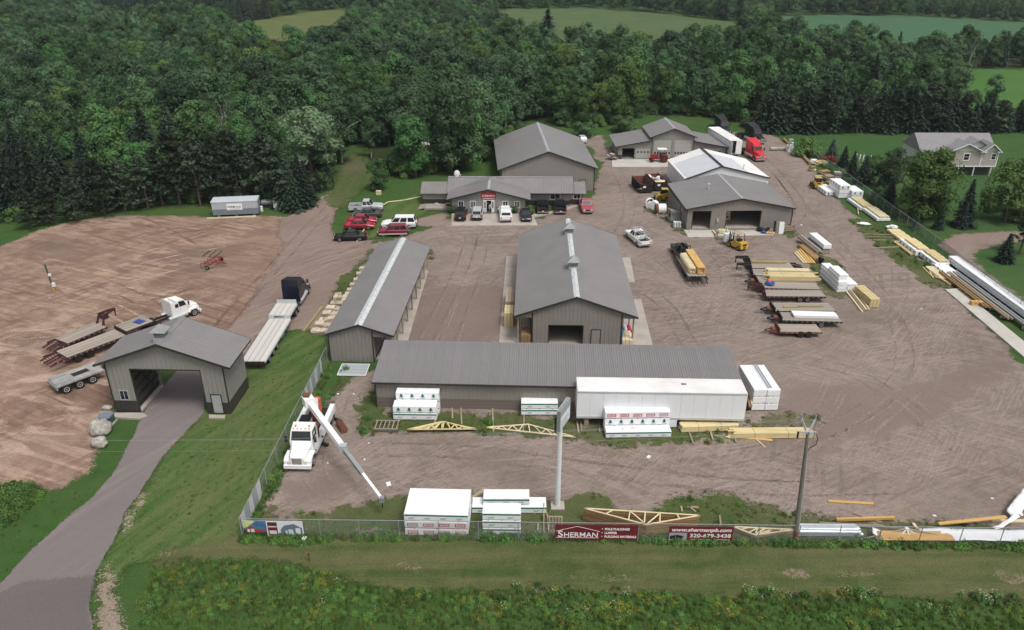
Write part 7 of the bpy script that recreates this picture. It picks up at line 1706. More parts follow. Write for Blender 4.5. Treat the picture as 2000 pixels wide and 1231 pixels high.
def tines(label, loc, rz, n, w_, m='paint_tractor', nm='cultivator'):
    o = thing(nm, label, 'cultivator', loc, rz); MB().bar((0, -w_, .7), (0, w_, .7), .12, .12).build('tool_bar', m, o); MB().bar((0, -w_ * .8, .7), (-1.0, -w_ * .8, .75), .1, .1).bar((0, w_ * .8, .7), (-1.0, w_ * .8, .75), .1, .1).build('side_bar', m, o)
    MB().bar((-1.0, -w_, .75), (-1.0, w_, .75), .12, .12).build('tool_bar', m, o); MB().bar((0, -.5, .7), (1.6, 0, .5), .1, .1).bar((0, .5, .7), (1.6, 0, .5), .1, .1).build('drawbar', m, o)
    for k in range(n):
        y = -w_ + 2 * w_ * k / (n - 1); b = MB(); b.path([Vector((-1.0, y, .75)), Vector((-1.35, y, .9)), Vector((-1.5, y, .45)), Vector((-1.25, y, .04))], [.035] * 4, 5); b.build('tine', m if nm != 'cultivator' or k % 2 else 'steel_dark', o)
    for s_ in (-1, 1): wheel(o, -.4, s_ * (w_ + .15), .33, .18, 'rim_steel', s_)
    return o
tines('red spring-tooth implement hitched behind the tractor', G(1318, 315, .14), R(180), 6, 1.0)
tines('red cultivator with raised tines standing on the dirt lot', G(424, 519, .05), R(-14), 5, 1.6)
for i, (a, b) in enumerate([((396, 500), (410, 491)), ((408, 502), (422, 490)), ((420, 502), (434, 490))]): tag(MB().bar(G(*a, .1), G(*b, 1.1), .14, .1).build('tine_arm', 'steel_maroon'), 'folded dark wing arm lying behind the red cultivator', 'implement arm', 'folded wing arms of the implement')
# dumpsters
def dumpster(label, loc, rz, L=5.5, junk=True):
    o = thing('dumpster', label, 'dumpster', loc, rz); w_ = 1.2
    for s_ in (-1, 1):
        bx('side', 'steel_dark', o, 0, L, s_ * w_ - .06, s_ * w_ + .06, .25, 1.75)
        b = MB()
        for k in range(8): b.box(.3 + k * L / 8.5, .42 + k * L / 8.5, s_ * (w_ + .1) - .05, s_ * (w_ + .1) + .05, .3, 1.65)
        b.build('ribs', 'steel_dark', o)['kind'] = 'stuff'
        bx('rim', 'steel_maroon', o, -.03, L + .03, s_ * w_ - .09, s_ * w_ + .09, 1.75, 1.86); bx('inner_lining', 'rust', o, .07, L - .07, s_ * (w_ - .075) - .01, s_ * (w_ - .075) + .01, .4, 1.74)
    bx('end_gate', 'steel_dark', o, -.06, .06, -w_, w_, .25, 1.75); bx('end_wall', 'rust', o, L - .06, L + .06, -w_, w_, .25, 1.75); bx('floor', 'rust', o, 0, L, -w_, w_, .25, .38)
    bx('label_plate', 'print_white', o, -.075, -.061, .15, .65, 1.05, 1.4)
    for x in (.4, L - .4):
        for s_ in (-1, 1): MB().tube((x, s_ * .9 - .1, .13), (x, s_ * .9 + .1, .13), .13, 10).build('roller', 'steel_dark', o)
    for k in range(10 if junk else 3):
        MB().obox((rnd.uniform(.6, L - .8) if junk else rnd.uniform(.5, 1.4), rnd.uniform(-.7, .7), 1.1 + rnd.uniform(0, .6) if junk else .75), (rnd.uniform(.7, 1.8), rnd.uniform(.4, .9), .1), (rnd.uniform(-.4, .4), rnd.uniform(-.4, .4), rnd.uniform(0, 3))).build('debris', ('wrap_white', 'lumber_pale', 'wrap_side')[k % 3], o)
    return o
dumpster('black dumpster nearly empty with a rusty inside', G(1262, 378, GZ), R(98), 5.5, False)
dumpster('black dumpster heaped with white debris and boards', G(1290, 374, GZ), R(98), 5.8, True)
# dark dump truck behind the white shed
t_ = car('dump_truck', 'dark green box-bodied truck in front of the garage right bay', 'truck', G(1394, 316, GZ), R(86), 'dgreen', 6.5, 2.2, 2.1, 'pickup', wr=.45); bx('dump_body', 'paint_dgreen', t_, -3.25, -.8, -1.15, 1.15, 1.13, 2.1)
# forklift and its driver's mate
o = thing('forklift', 'yellow forklift carrying grey rolls before the workshop', 'forklift', G(1437, 484, GZ), R(118))
MB().prism([(-1.5, .35), (.9, .35), (.9, .8), (-.2, 1.0), (-.4, 1.25), (-1.5, 1.25)], 'y', -.65, .65).build('body', 'paint_yellow', o); MB().prism([(-1.75, .4), (-1.5, .4), (-1.5, 1.35), (-1.65, 1.3)], 'y', -.7, .7).build('counterweight', 'paint_yellow', o); bx('rear_grille', 'plastic_black', o, -1.77, -1.74, -.35, .35, .85, 1.1); bx('tow_slot', 'plastic_black', o, -1.77, -1.74, -.25, .25, .5, .65)
for s_ in (-1, 1):
    wheel(o, .75, s_ * .62, .42, .3, 'paint_yellow', s_); wheel(o, -1.1, s_ * .58, .36, .26, 'paint_yellow', s_)
    for x in (-1.1, .65): MB().bar((x, s_ * .6, 1.0), (x * .8, s_ * .55, 2.4), .07, .07).build('guard_post', 'steel_dark', o)
    MB().bar((1.1, s_ * .38, .2), (1.1, s_ * .38, 2.3), .12, .14).build('mast_rail', 'steel_dark', o); MB().bar((1.2, s_ * .35, .5), (2.35, s_ * .35, .5), .12, .06).build('fork', 'steel_dark', o)
MB().obox((-.2, 0, 2.43), (1.6, 1.25, .07)).build('roof_guard', 'lumber_old', o); MB().obox((-.55, 0, 1.4), (.55, .6, .4)).build('seat', 'plastic_black', o); bx('carriage', 'steel_dark', o, 1.12, 1.2, -.5, .5, .5, .95)
g0 = o.location; fw = Vector((math.cos(R(118)), math.sin(R(118)), 0)); sd_ = Vector((-fw.y, fw.x, 0))
o = thing('insulation_rolls', 'grey wrapped rolls riding on the forklift forks', 'rolls', g0 + fw * 1.85, R(118))
for s_ in (-1, 1): MB().tube((0, s_ * .42, .54), (0, s_ * .42, 1.75), .4, 14).build('roll', 'wrap_side', o)
def skid(label, px, py, rz, m='paint_yellow'):
    o = thing('skid_loader', label, 'loader', G(px, py, GZ), rz)
    bx('chassis', m, o, -1.3, .8, -.6, .6, .3, 1.15); MB().prism([(-1.0, 1.15), (.4, 1.15), (.2, 2.05), (-.8, 2.05)], 'y', -.5, .5).build('cab', 'plastic_black', o); MB().obox((-.3, 0, 2.08), (1.15, 1.1, .08)).build('cab_roof', m, o); bx('rear_door', m, o, -1.36, -1.3, -.5, .5, .5, 1.4); bx('rear_grille', 'plastic_black', o, -1.375, -1.361, -.3, .3, 1.05, 1.3)
    for s_ in (-1, 1):
        wheel(o, .45, s_ * .72, .4, .28, m, s_); wheel(o, -.7, s_ * .72, .4, .28, m, s_); MB().bar((-1.15, s_ * .68, 1.5), (.9, s_ * .68, 1.0), .14, .2).bar((.9, s_ * .68, 1.05), (1.3, s_ * .68, .4), .14, .2).build('lift_arm', m, o); MB().bar((-1.15, s_ * .66, .9), (-1.15, s_ * .66, 1.55), .14, .2).build('arm_tower', m, o)
        for z in (1.35, 1.9): pass
    MB().prism([(1.25, .1), (2.0, .1), (1.85, .2), (1.4, .25), (1.35, .75), (1.25, .75)], 'y', -.9, .9).build('bucket', 'steel_dark', o); bx('badge', 'paint_brightred', o, -1.375, -1.361, -.45, -.2, .75, .95)
    return o
skid('yellow skid loader parked alone near the right fence', 1594, 367, R(84)); skid('yellow skid loader half hidden by the workshop corner', 1293, 391, R(175))
# white tanks beside the workshop
o = thing('poly_tank', 'white round tank on its side with a brown end band', 'tank', G(1288, 417, GZ), R(3)); MB().tube((-.75, 0, .85), (.95, 0, .85), .82, 20).build('shell', 'white_paint', o); MB().tube((-.75, 0, .85), (-.35, 0, .85), .83, 20).build('end_band', 'rust', o)
for x in (-.5, .6): bx('cradle', 'lumber_pale', o, x - .08, x + .08, -.7, .7, 0, .2)
o = thing('poly_tank', 'white coiled drums stacked behind the big round tank', 'tank', G(1277, 409, GZ), R(60)); MB().tube((-.5, 0, .8), (.4, 0, .8), .75, 18).build('shell', 'white_paint', o); MB().tube((-.3, .9, .6), (.5, .9, .6), .55, 18).build('shell', 'white_paint', o); bx('cradle', 'lumber_old', o, -.4, .4, -.6, 1.3, 0, .12)
o = thing('pipe_coil', 'white plastic pipe coil leaning on the tanks', 'coil', G(1268, 406, GZ), R(20)); b = MB()
pts = [Vector((.75 * math.cos(t), .1 * t / 6.28 - .2, .95 + .75 * math.sin(t))) for t in np.linspace(0, 25, 80)]; b.path(pts, [.07] * 80, 5); b.build('pipe', 'white_paint', o)
o = thing('cement_sacks', 'shrink-wrapped white pallet at the workshop side', 'pallet', G(1322, 444, GZ), R(2)); piece('pallet_base', 'lumber_old', o, (0, 0, .06), (1.3, 1.1, .12))
for lv in range(4):
    for k in range(3): MB().blob((-.42 + .42 * k, 0, .24 + .22 * lv), .5, k + lv, .12, 2, (.44, 1.0, .24)).build('sack', 'wrap_side', o)
o = thing('playhouse', 'small grey wooden booth leaning at the workshop wall', 'booth', G(1319, 433, GZ), R(10)); bx('wall', 'door_grey', o, -.8, .8, 0, 1.4, .1, 1.5); MB().prism([(-.95, 1.45), (.95, 1.3), (.95, 1.38), (-.95, 1.9)], 'y', -.2, 1.6).build('roof', 'siding', o); bx('opening', 'interior_dark', o, -.815, -.801, .3, 1.1, .6, 1.3); bx('skid_beam', 'lumber_old', o, -.8, .8, .1, 1.3, 0, .1)
# things before the workshop
o = thing('sheet_stack', 'white and dark panels leaning upright against the workshop front', 'panels', G(1512, 456, GZ), R(-4))
for k, m_ in enumerate(('plastic_black', 'galv_dull', 'white_paint')): MB().obox((k * .5, .3 - k * .15, .95), (.75 if k == 2 else .3, .08, 1.9), (R(-8), 0, 0)).build('panel', m_, o)
o = thing('pallet_rack', 'grey wooden stake crates beside the leaning panels', 'crates', G(1534, 454, GZ), R(12))
for x in (-.9, .9):
    for y in (0, 1.0): piece('post', 'lumber_old', o, (x, y, .6), (.1, .1, 1.2))
for z in (.3, .65, 1.0): piece('slat', 'lumber_old', o, (0, -.06, z), (1.95, .04, .16)); piece('slat', 'lumber_old', o, (0, 1.06, z), (1.95, .04, .16)); piece('slat', 'lumber_old', o, (.96, .5, z), (.04, 1.0, .16))
o = thing('poly_drum', 'white drum standing behind the leaning panels', 'drum', G(1520, 450, GZ)); MB().tube((0, 0, 0), (0, 0, .95), .3, 14).build('shell', 'white_paint', o); MB().tube((0, 0, .95), (0, 0, 1.0), .27, 14).build('lid', 'galv', o)
o = thing('tarp_heap', 'black tarp heap with a blue corner on the apron', 'tarp', G(1490, 452, .14)); MB().blob((0, 0, .35), .7, 2, .6, 2, (1.4, .7, .6)).build('black_tarp', 'plastic_black', o); MB().blob((-.2, -.9, .2), .45, 9, .6, 2, (1.0, .7, .5)).build('blue_tarp', 'tarp_blue', o)
pile('flat stack of orange sheets on the workshop apron', G(1497, 458, .14), R(-3), 1.4, .8, .2, .2, .05, 'lumber_orange', .05); pile('pale timber bunk on the apron between the two doorways', G(1404, 457, .14), R(1), 1.5, .9, .6, .2, .12, 'lumber_pale', .05)
o = thing('small_parts', 'row of dark wheel parts on the apron edge', 'parts', G(1436, 455, .14))
for k in range(2): MB().tube((k * .55, 0, .12), (k * .55, .15, .12), .2, 12).build('part', 'rubber', o)
plank('pale board propped by the workshop corner post', (1391, 453), (1398, 462), .2, .05, 'lumber_pale', .3, z2=.5)
o = thing('stored_machine', 'dim tan machine standing inside the workshop left end of wide bay', 'machine', (35.3, 121.3, .15), R(8)); bx('body', 'lumber_pale', o, -.6, .6, -.4, .4, 0, 1.6); bx('vent', 'plastic_black', o, -.35, .35, -.42, -.401, .3, .6); bx('top', 'lumber_pale', o, -.5, .5, -.35, .35, 1.6, 1.8)
# person builder: one skinned body with separate fingers
def person(label, loc, rz, shirt, trousers, h=1.76, arms=((.35, -.1), (.25, .15)), stride=.12):
    o = thing('person', label, 'person', loc, rz); k = h / 1.76
    V, E, Rr = [], [], []
    def v(x, y, z, r): V.append((x * k, y * k, z * k)); Rr.append(r * k); return len(V) - 1
    def e(a, b): E.append((a, b))
    pel = v(0, 0, .95, .145); sp = v(0, 0, 1.15, .135); ch = v(.01, 0, 1.36, .155); nk = v(.01, 0, 1.50, .06); hd = v(.03, 0, 1.62, .095); tp = v(.02, 0, 1.72, .085); nz_ = v(.115, 0, 1.62, .018)
    for a, b in ((pel, sp), (sp, ch), (ch, nk), (nk, hd), (hd, tp), (hd, nz_)): e(a, b)
    for s_, st in ((-1, stride), (1, -stride)):
        hp = v(0, s_ * .10, .88, .10); kn = v(st * .6 + .03, s_ * .11, .48, .065); an = v(st, s_ * .11, .09, .045); toe = v(st + .17, s_ * .12, .045, .04)
        for a, b in ((pel, hp), (hp, kn), (kn, an), (an, toe)): e(a, b)
    for s_, (fx, fz) in zip((-1, 1), arms):
        sh = v(0, s_ * .20, 1.42, .065); el = v(fx * .4, s_ * .27, 1.16, .045); wr = v(fx, s_ * .24, 1.0 + fz, .03); pa = v(fx + .08, s_ * .235, .98 + fz, .035)
        for a, b in ((ch, sh), (sh, el), (el, wr), (wr, pa)): e(a, b)
        for j, ln in enumerate((.075, .09, .083, .065)):
            f1 = v(fx + .11, s_ * .235 + (j - 1.5) * .021, .975 + fz, .009); f2 = v(fx + .11 + ln * .6, s_ * .235 + (j - 1.5) * .022, .955 + fz, .008); f3 = v(fx + .11 + ln, s_ * .235 + (j - 1.5) * .022, .93 + fz, .007)
            e(pa, f1); e(f1, f2); e(f2, f3)
        t1 = v(fx + .06, s_ * .19, .985 + fz, .010); t2 = v(fx + .11, s_ * .17, .97 + fz, .009); e(pa, t1); e(t1, t2)
    me = bpy.data.meshes.new('body'); me.from_pydata(V, E, []); bo = bpy.data.objects.new('body', me); C.objects.link(bo)
    md = bo.modifiers.new('skin', 'SKIN'); 
    for i, sv in enumerate(me.skin_vertices[0].data): sv.radius = (Rr[i], Rr[i]); sv.use_root = i == pel
    bo.modifiers.new('sub', 'SUBSURF').levels = 1
    ev = bpy.data.meshes.new_from_object(bo.evaluated_get(bpy.context.evaluated_depsgraph_get())); bpy.data.objects.remove(bo)
    for nm_ in ('skin', shirt, trousers, 'rubber'): ev.materials.append(M[nm_])
    for p in ev.polygons:
        z = p.center.z / k; far_ = abs(p.center.y) / k > .16 and p.center.x / k > .18
        p.material_index = 0 if z > 1.50 or (far_ and z > .8) else (1 if z > .93 else (2 if z > .1 else 3)); p.use_smooth = True
    bo = obj('body', ev, o)
    MB().blob((.005 * k, 0, 1.70 * k), .105 * k, 2, .1, 2, (1.0, .9, .62)).build('hair', 'hair', bo)
    return o
person('worker in a bright green shirt and dark trousers beside the forklift', G(1416, 468, GZ), R(-40), 'hivis', 'denim')
person('person in dark clothes standing in the office doorway', G(953, 414, .15), R(-90), 'plastic_black', 'denim', stride=.05); person('person in grey shirt stepping out of the office door', G(958, 417, .15), R(-80), 'cloth_grey', 'denim', 1.8)
# ------------------------------------------------------------------ posts, boulders, small site things
for i, (px, py, r_, lab) in enumerate([(199, 845, .95, 'large pale boulder beside the gate house drive'), (195, 871, .68, 'smaller round boulder in front of the large one')]):
    p = G(px, py, .05); o = tag(MB().blob((0, 0, 0), r_, i + 3, .34, 3, (1.05, .9, .85), 1.6).build('boulder', 'stone', None, True, (p.x, p.y, r_ * .62)), lab, 'boulder')
for i, (px, py) in enumerate([(205, 812), (198, 822), (210, 800)]): p = G(px, py); tag(MB().blob((0, 0, 0), .45, i + 9, .4, 2, (1.2, .8, .6)).build('rock', 'stone', None, True, (p.x, p.y, .2)), 'broken rock lump between the gate house and boulders', 'rock', 'rock lumps by the gate house')
o = thing('transformer_box', 'green utility box between the boulder and gate house', 'utility box', G(211, 826, .03), R(-4)); bx('cabinet', 'paint_green', o, -.55, .55, -.4, .4, .1, .8); MB().prism([(-.5, .8), (.5, .8), (.45, .95), (-.4, .95)], 'x', -.58, .58).build('lid', 'st_dark', o); bx('pad', 'concrete', o, -.7, .7, -.5, .5, 0, .1)
o = thing('marker_post', 'tall dark green post with a yellow foot on the dirt lot', 'post', G(105, 566, .05), 0); MB().tube((0, 0, 0), (-.25, 0, 3.6), .11, 8).build('post', 'paint_green', o); MB().tube((0, 0, 0), (-.06, 0, .8), .16, 8).build('sleeve', 'paint_yellow', o); bx('meter', 'white_paint', o, .05, .35, -.2, .1, .5, 1.0); bx('meter', 'white_paint', o, -.1, .2, -.2, .05, 2.0, 2.3)
o = thing('white_rock', 'pale boulder on the office deck corner', 'boulder', G(853, 405, .05)); MB().blob((0, 0, .35), .55, 3, .2, 2, (1, .8, .8)).build('rock', 'stone', o)
o = thing('mulch_bench', 'dark bench box against the office front corner', 'bench', G(876, 406, .05)); bx('seat', 'lumber_old', o, -.45, .45, -.3, .3, .75, .85); bx('base', 'interior_dark', o, -.4, .4, -.25, .25, 0, .75)
for i, (px, py, s_, lab) in enumerate([(886, 416, .45, 'low dark shrub at the left corner of the office front'), (1033, 420, .55, 'yellow-flecked shrub bed at the right corner of the office front'), (1003, 417, .4, 'brown low shrub under the office window'), (1040, 414, .4, 'small shrub between the office and black pickup')]): p = G(px, py); tree('shrub', p.x, p.y, s_, i % 2, lab)
o = thing('bin', 'blue bin beside the office door', 'bin', G(970, 414, .14)); MB().tube((0, 0, 0), (0, 0, .9), .25, 10, .3).build('body', 'tarp_blue', o); MB().tube((0, 0, .9), (0, 0, .97), .32, 10).build('lid', 'tarp_blue', o)
o = thing('rail_fence', 'pale log rail edging around the office lawn', 'rail edging', (0, 0, 0)); RL = [(697, 472), (728, 420), (756, 395), (790, 391), (834, 382)]
for a, b in zip(RL[:-1], RL[1:]):
    A, B = G(*a, .16), G(*b, .16); n = max(1, int((B - A).length / 3.2))
    for k in range(n): MB().tube(A.lerp(B, k / n), A.lerp(B, (k + .95) / n), .09, 7).build('log', 'lumber_pale', o)
o = thing('scrap_heap', 'dark scrap and sheet metal pile beside the garage left bay', 'scrap', G(1197, 312, GZ), R(12))
for k in range(7): MB().obox((rnd.uniform(-1, .8), rnd.uniform(-.8, .8), .25 + .15 * k), (rnd.uniform(.8, 2), rnd.uniform(.4, 1), .15), (rnd.uniform(-.3, .3), rnd.uniform(-.3, .3), rnd.uniform(0, 3))).build('scrap_piece', ('galv', 'rust', 'lumber_pale', 'galv_dull')[k % 4], o)
tag(MB().obox((0, 0, .04), (1.9, 1.2, .05)).build('slab', 'wrap_side', None, False, G(677, 337)), 'pale flat slab at the top of the grass lane', 'slab')
tag(MB().obox((0, 0, .35), (.9, .7, .7)).build('crate', 'lumber_pale', None, False, G(740, 380)), 'pale wooden box on the grass behind the parked cars', 'crate')
o = thing('skid_tank', 'grey tank trailer in shade beside the site trailer', 'tank', G(524, 404, .03), R(5)); MB().tube((-1, 0, .8), (1, 0, .8), .5, 14).build('tank', 'galv_dull', o); bx('stand', 'steel_dark', o, -.9, .9, -.4, .4, 0, .4)
o = thing('door_panel', 'grey door slab leaning on a pine by the site trailer', 'door', G(541, 410, .03), R(25)); MB().obox((0, 0, .8), (1.0, .08, 1.7), (R(-20), 0, 0)).build('slab', 'door_grey', o)
plank('pale timber lying before the site trailer', (405, 428), (500, 424), .25, .2, 'lumber_pale', .12)
p = G(598, 1053); tag(MB().tube((0, 0, 0), (0, 0, .4), .15, 12, .2).build('bucket', 'white_paint', None, False, (p.x, p.y - .4, .09)), 'white bucket in the grass beside the picture banner', 'bucket')
p = G(605, 1098); tag(MB().tube((0, 0, 0), (0, 0, .9), .05, 8, .05).tube((0, 0, .75), (0, 0, .95), .09, 8).build('marker_stake', 'rust', None, False, p), 'short rusty marker stake in the verge weeds', 'stake')
for i, (px, py, s_) in enumerate([(759, 946, .5), (712, 898, .18), (690, 902, .15), (720, 866, .15), (1825, 1008, .25), (1267, 893, .4), (660, 770, .18), (691, 770, .15), (1938, 974, .2), (1565, 440, .3), (1800, 604, .18), (640, 905, .15)]):
    p = G(px, py, GZ); tag(MB().obox((0, 0, .03), (s_, s_ * .7, .05), (.1, .05, px)).build('paper_scrap', 'wrap_white', None, False, p), 'pale scrap of litter lying on the gravel', 'litter', 'litter scraps on the gravel')
# ------------------------------------------------------------------ poles and wires
o = thing('sign_pole', 'tall pale steel pole carrying a two-sided sign cabinet', 'sign', G(1089, 989, GZ), 0)
MB().tube((0, 0, 0), (0, 0, 8.0), .21, 14, .19).build('pole', 'pole_steel', o); bx('footing', 'concrete', o, -.55, .55, -.5, .5, -.05, .12)
sc_ = thing_part('sign_cabinet', o, (.12, 0, 7.75), R(-24)); sc_.scale = (.7, .60, .68); bx('frame', 'galv_dull', sc_, -.2, .2, -1.3, 2.4, 0, 2.7); bx('white_face', 'wrap_side', sc_, .201, .215, -1.1, 2.2, .12, 1.75); bx('dark_face', 'print_grey', sc_, .201, .215, -1.1, 2.2, 1.82, 2.55)
bx('white_edge', 'white_paint', sc_, -.23, -.201, -1.2, 2.3, 2.3, 2.7); bx('lower_panel', 'steel_dark', sc_, -.5, -.22, -1.2, -.2, -.3, 1.6); bx('panel_edge', 'white_paint', sc_, -.52, -.501, -1.2, -1.05, -.3, .9)
for k in range(4): bx('lettering_line', 'print_grey', sc_, .216, .222, -.8, 1.8 - .4 * (k % 2), .25 + .26 * k, .36 + .26 * k)
pb = G(1552, 1062, .05); top_ = atY(1578, 848, pb.y)
o = thing('utility_pole', 'weathered utility pole leaning right at the front fence', 'utility pole', pb, 0); tv = top_ - pb
MB().path([Vector((0, 0, -.2)), tv * .12, tv], [.2, .19, .13], 10).build('pole', 'pole_wood', o); MB().path([Vector((0, -.02, 0)), tv * .13], [.215, .205], 10).build('rusty_base', 'rust', o)
MB().path([Vector((.16, -.1, 0)), tv + Vector((.12, -.1, -.6))], [.035, .03], 6).build('conduit', 'galv', o)
for s_, e in ((-1, (-.55, .3, 1.15)), (1, (.45, .3, 1.1))):
    MB().bar(tv + Vector((0, 0, -.1)), tv + Vector(e), .12, .12).build('bracket_arm', 'galv', o); MB().tube(tv + Vector(e), tv + Vector(e) + Vector((0, 0, .3)), .09, 8, .05).build('insulator', 'galv_dull', o)
MB().bar(tv + Vector((-.8, 0, .2)), tv + Vector((.5, 0, .1)), .1, .1).build('crossarm', 'galv', o)
for x in (-.75, .05, .45): MB().tube(tv + Vector((x, -.1, -.25)), tv + Vector((x, -.1, .25)), .07, 8).build('cutout', 'plastic_black' if x < 0 else 'galv', o)
b = MB(); pts = [tv + Vector((.5, 0, .1)), tv + Vector((.72, -.1, -.3)), tv + Vector((.68, -.1, -.8)), tv + Vector((.3, -.1, -1.1)), tv + Vector((.15, -.1, -1.5))]; b.path(pts, [.03] * 5, 5); b.build('drop_cable', 'plastic_black', o)
pole2 = Vector((-95, 46.4, 0)); o2 = copy_tree(o); o2.location = pole2; o2['label'] = 'utility pole beyond the left edge carrying the same wires'
for (dx, zz), lab in zip(((-.55, 1.2), (.45, 1.15), (-.8, .2)), ('upper', 'second', 'lower')):
    A = pb + tv + Vector((dx, .1, zz)); B = pole2 + tv + Vector((dx, .1, zz)); b = MB(); n = 24
    pts = [A.lerp(B, i / n) - Vector((0, 0, 4 * 2.2 * (i / n) * (1 - i / n))) for i in range(n + 1)]; b.path(pts, [.0055] * (n + 1), 4)
    tag(b.build('overhead_wire', 'galv_dull'), f'{lab} overhead wire strung left from the leaning utility pole', 'wire')
# ------------------------------------------------------------------ fences
def fabric_mat(name, col, cover, sc):
    k = N(name); v = k._tc = None
    k2 = []
    for rot in (45, -45):
        wv = k.n('TexWave', wave_type='BANDS', bands_direction='X'); wv.inputs['Scale'].default_value = sc
        k.l(k.coord('Generated' if False else 'Object', (1, 1, 1), (0, R(rot), 0)), wv.inputs['Vector']); k2.append(k.ramp(wv.outputs['Fac'], [(1 - cover - .04, 0.0), (1 - cover + .04, 1.0)]))
    a = k.math('MAXIMUM', *k2); k.col(col); k.b.inputs['Roughness'].default_value = .5
    tr = k.n('BsdfTransparent'); mx = k.n('MixShader'); k.l(a, mx.inputs[0]); k.l(tr.outputs[0], mx.inputs[1]); k.l(k.b.outputs[0], mx.inputs[2]); k.l(mx.outputs[0], k.out.inputs[0]); M[name] = k.m
fabric_mat('chain_link', (.26, .29, .29), .010, 3.6); fabric_mat('chain_link_green', (.07, .13, .10), .14, 3.6)
def fence(label, A, B, h, m, post='galv_dull', sp=3.0, nm='chain_link_fence'):
    A, B = Vector(A), Vector(B); L = (B - A).length; o = thing(nm, label, 'fence', A, math.atan2((B - A).y, (B - A).x)); n = max(1, round(L / sp))
    for k in range(n + 1): MB().tube((k * L / n, 0, -.1), (k * L / n, 0, h + .02), .035 if k % 8 else .045, 7).build('post', post, o)
    for k in range(n): MB().add([(k * L / n, .0, .04), ((k + 1) * L / n, .0, .04), ((k + 1) * L / n, .0, h), (k * L / n, .0, h)], [(0, 1, 2, 3)]).build('mesh_panel', m, o)
    MB().tube((0, 0, h), (L, 0, h), .028, 6).build('top_rail', post, o)
    return o, L
FA, FB = G(474, 1050, .08), G(2000, 1069, .08); FBx = FA + (FB - FA) * 1.12; FWA, FWB = FA, G(640, 708, .08)
fr_, FL_ = fence('long chain-link fence along the front of the yard', FA, FBx, 1.85, 'chain_link'); wf, WL = fence('chain-link fence running up the west side past the boom truck', FWA + Vector((0, .05, 0)), FWB, 1.9, 'chain_link')
for x0, n in ((.3, 5), (WL - 8.6, 7)):
    for k in range(n): piece('privacy_slat', 'galv' if k % 2 else 'wrap_side', wf, (x0 + .45 + k * .92, .03, .98), (.84, .02, 1.75))
E0, E1, E2 = G(1577, 303, .05), G(1822, 484, .05), G(2040, 655, .05)
fence('green chain-link fence between the spruce hedge and lumber row', E0, E1, 1.9, 'chain_link_green', 'galv_dull'); fence('green chain-link fence behind the long white panels', E1, E2, 1.9, 'chain_link_green', 'galv_dull')
# banners on the front fence
fdir = (FB - FA).normalized(); frz = math.atan2(fdir.y, fdir.x)
def fpos(px, z=1.0):
    lo, hi = -.1, 1.2
    for _ in range(40):
        m = (lo + hi) / 2; p = FA.lerp(FB, m); lo, hi = (m, hi) if proj(p.x, p.y, z)[0] < px else (lo, m)
    return FA.lerp(FB, lo)
def banner(label, px0, px1, z0, z1, m, nm='banner'):
    a, b = fpos(px0), fpos(px1); L = (b - a).length; o = thing(nm, label, 'banner', a + Vector((fdir.y, -fdir.x, 0)) * .06 + Vector((0, 0, z0)), frz); H = z1 - z0
    bx('sheet', m, o, 0, L, -.012, .008, 0, H); return o, L, H
RX = (R(90), 0, 0)
o, L, H = banner('maroon banner reading SHERMAN, pole buildings, lumber, building materials', 1084, 1245, .30, 1.72, 'banner_maroon')
text('S', H * .62, 'print_white', o, (L * .065, -.016, H * .16), RX, bold=.012); text('HERMAN', H * .46, 'print_white', o, (L * .315, -.016, H * .16), RX, width=L * .41, bold=.006)
b = MB(); b.bar((L * .01, -.017, H * .56), (L * .27, -.017, H * .90), .004, .05, (0, 1, 0)); b.bar((L * .27, -.017, H * .90), (L * .54, -.017, H * .56), .004, .05, (0, 1, 0)); b.build('roof_line', 'print_white', o)
bx('underline', 'print_white', o, L * .015, L * .53, -.018, -.013, H * .10, H * .125)
for s_, z in (('POLE BUILDINGS', .66), ('LUMBER', .40), ('BUILDING MATERIALS', .14)):
    text(s_, H * .20, 'print_white', o, (L * .60, -.016, H * z), RX, align='LEFT', width=L * (.30 if s_[0] == 'P' else .15 if s_[0] == 'L' else .385), bold=.01); bx('bullet', 'print_white', o, L * .565, L * .576, -.018, -.013, H * (z + .05), H * (z + .11))
o, L, H = banner('maroon banner with the web address and phone number', 1306, 1431, .28, 1.68, 'banner_maroon')
text('www.shermanpb.com', H * .32, 'print_white', o, (L * .50, -.016, H * .66), RX, width=L * .93, shear=.25, bold=.012); text('320-679-3438', H * .34, 'print_white', o, (L * .65, -.016, H * .26), RX, width=L * .64, bold=.008); bx('fine_print', 'print_grey', o, L * .34, L * .96, -.017, -.013, H * .08, H * .14)
ph = bx('photo_panel', 'print_grey', o, L * .005, L * .285, -.016, -.0125, .02, H * .56); MB().prism([(L * .02, H * .12), (L * .23, H * .12), (L * .23, H * .34), (L * .13, H * .42), (L * .02, H * .34)], 'y', -.020, -.0165).build('barn_picture', 'steel_dark', ph)
o, L, H = banner('picture banner showing a red barn and a grey shed at the fence corner', 476, 593, .28, 1.72, 'wrap_side')
mat('bn_sky', (.06, .17, .35), .6, .3, 1.5); mat('bn_green', (.03, .06, .025), .7, .3, 4); mat('bn_pale', (.62, .66, .68), .6, .1); mat('bn_yellow', (.50, .56, .25), .6, .3, 2); mat('bn_slate', (.14, .18, .22), .6, .15, 3); mat('bn_brick', (.32, .06, .045), .6, .2, 4)
def pr(nm, poly, m, t): return MB().prism([(x * L, z * H) for x, z in poly], 'y', -.013 - t, -.012 - t + .0005).build(nm, m, o)
pr('sky_print', [(.0, .3), (.39, .3), (.39, 1), (.0, 1)], 'bn_sky', .002); pr('glow_print', [(0, .5), (.1, .6), (.22, 1), (0, 1)], 'bn_yellow', .004); pr('ground_print', [(0, 0), (.39, 0), (.39, .26), (.28, .34), (0, .4)], 'bn_green', .006)
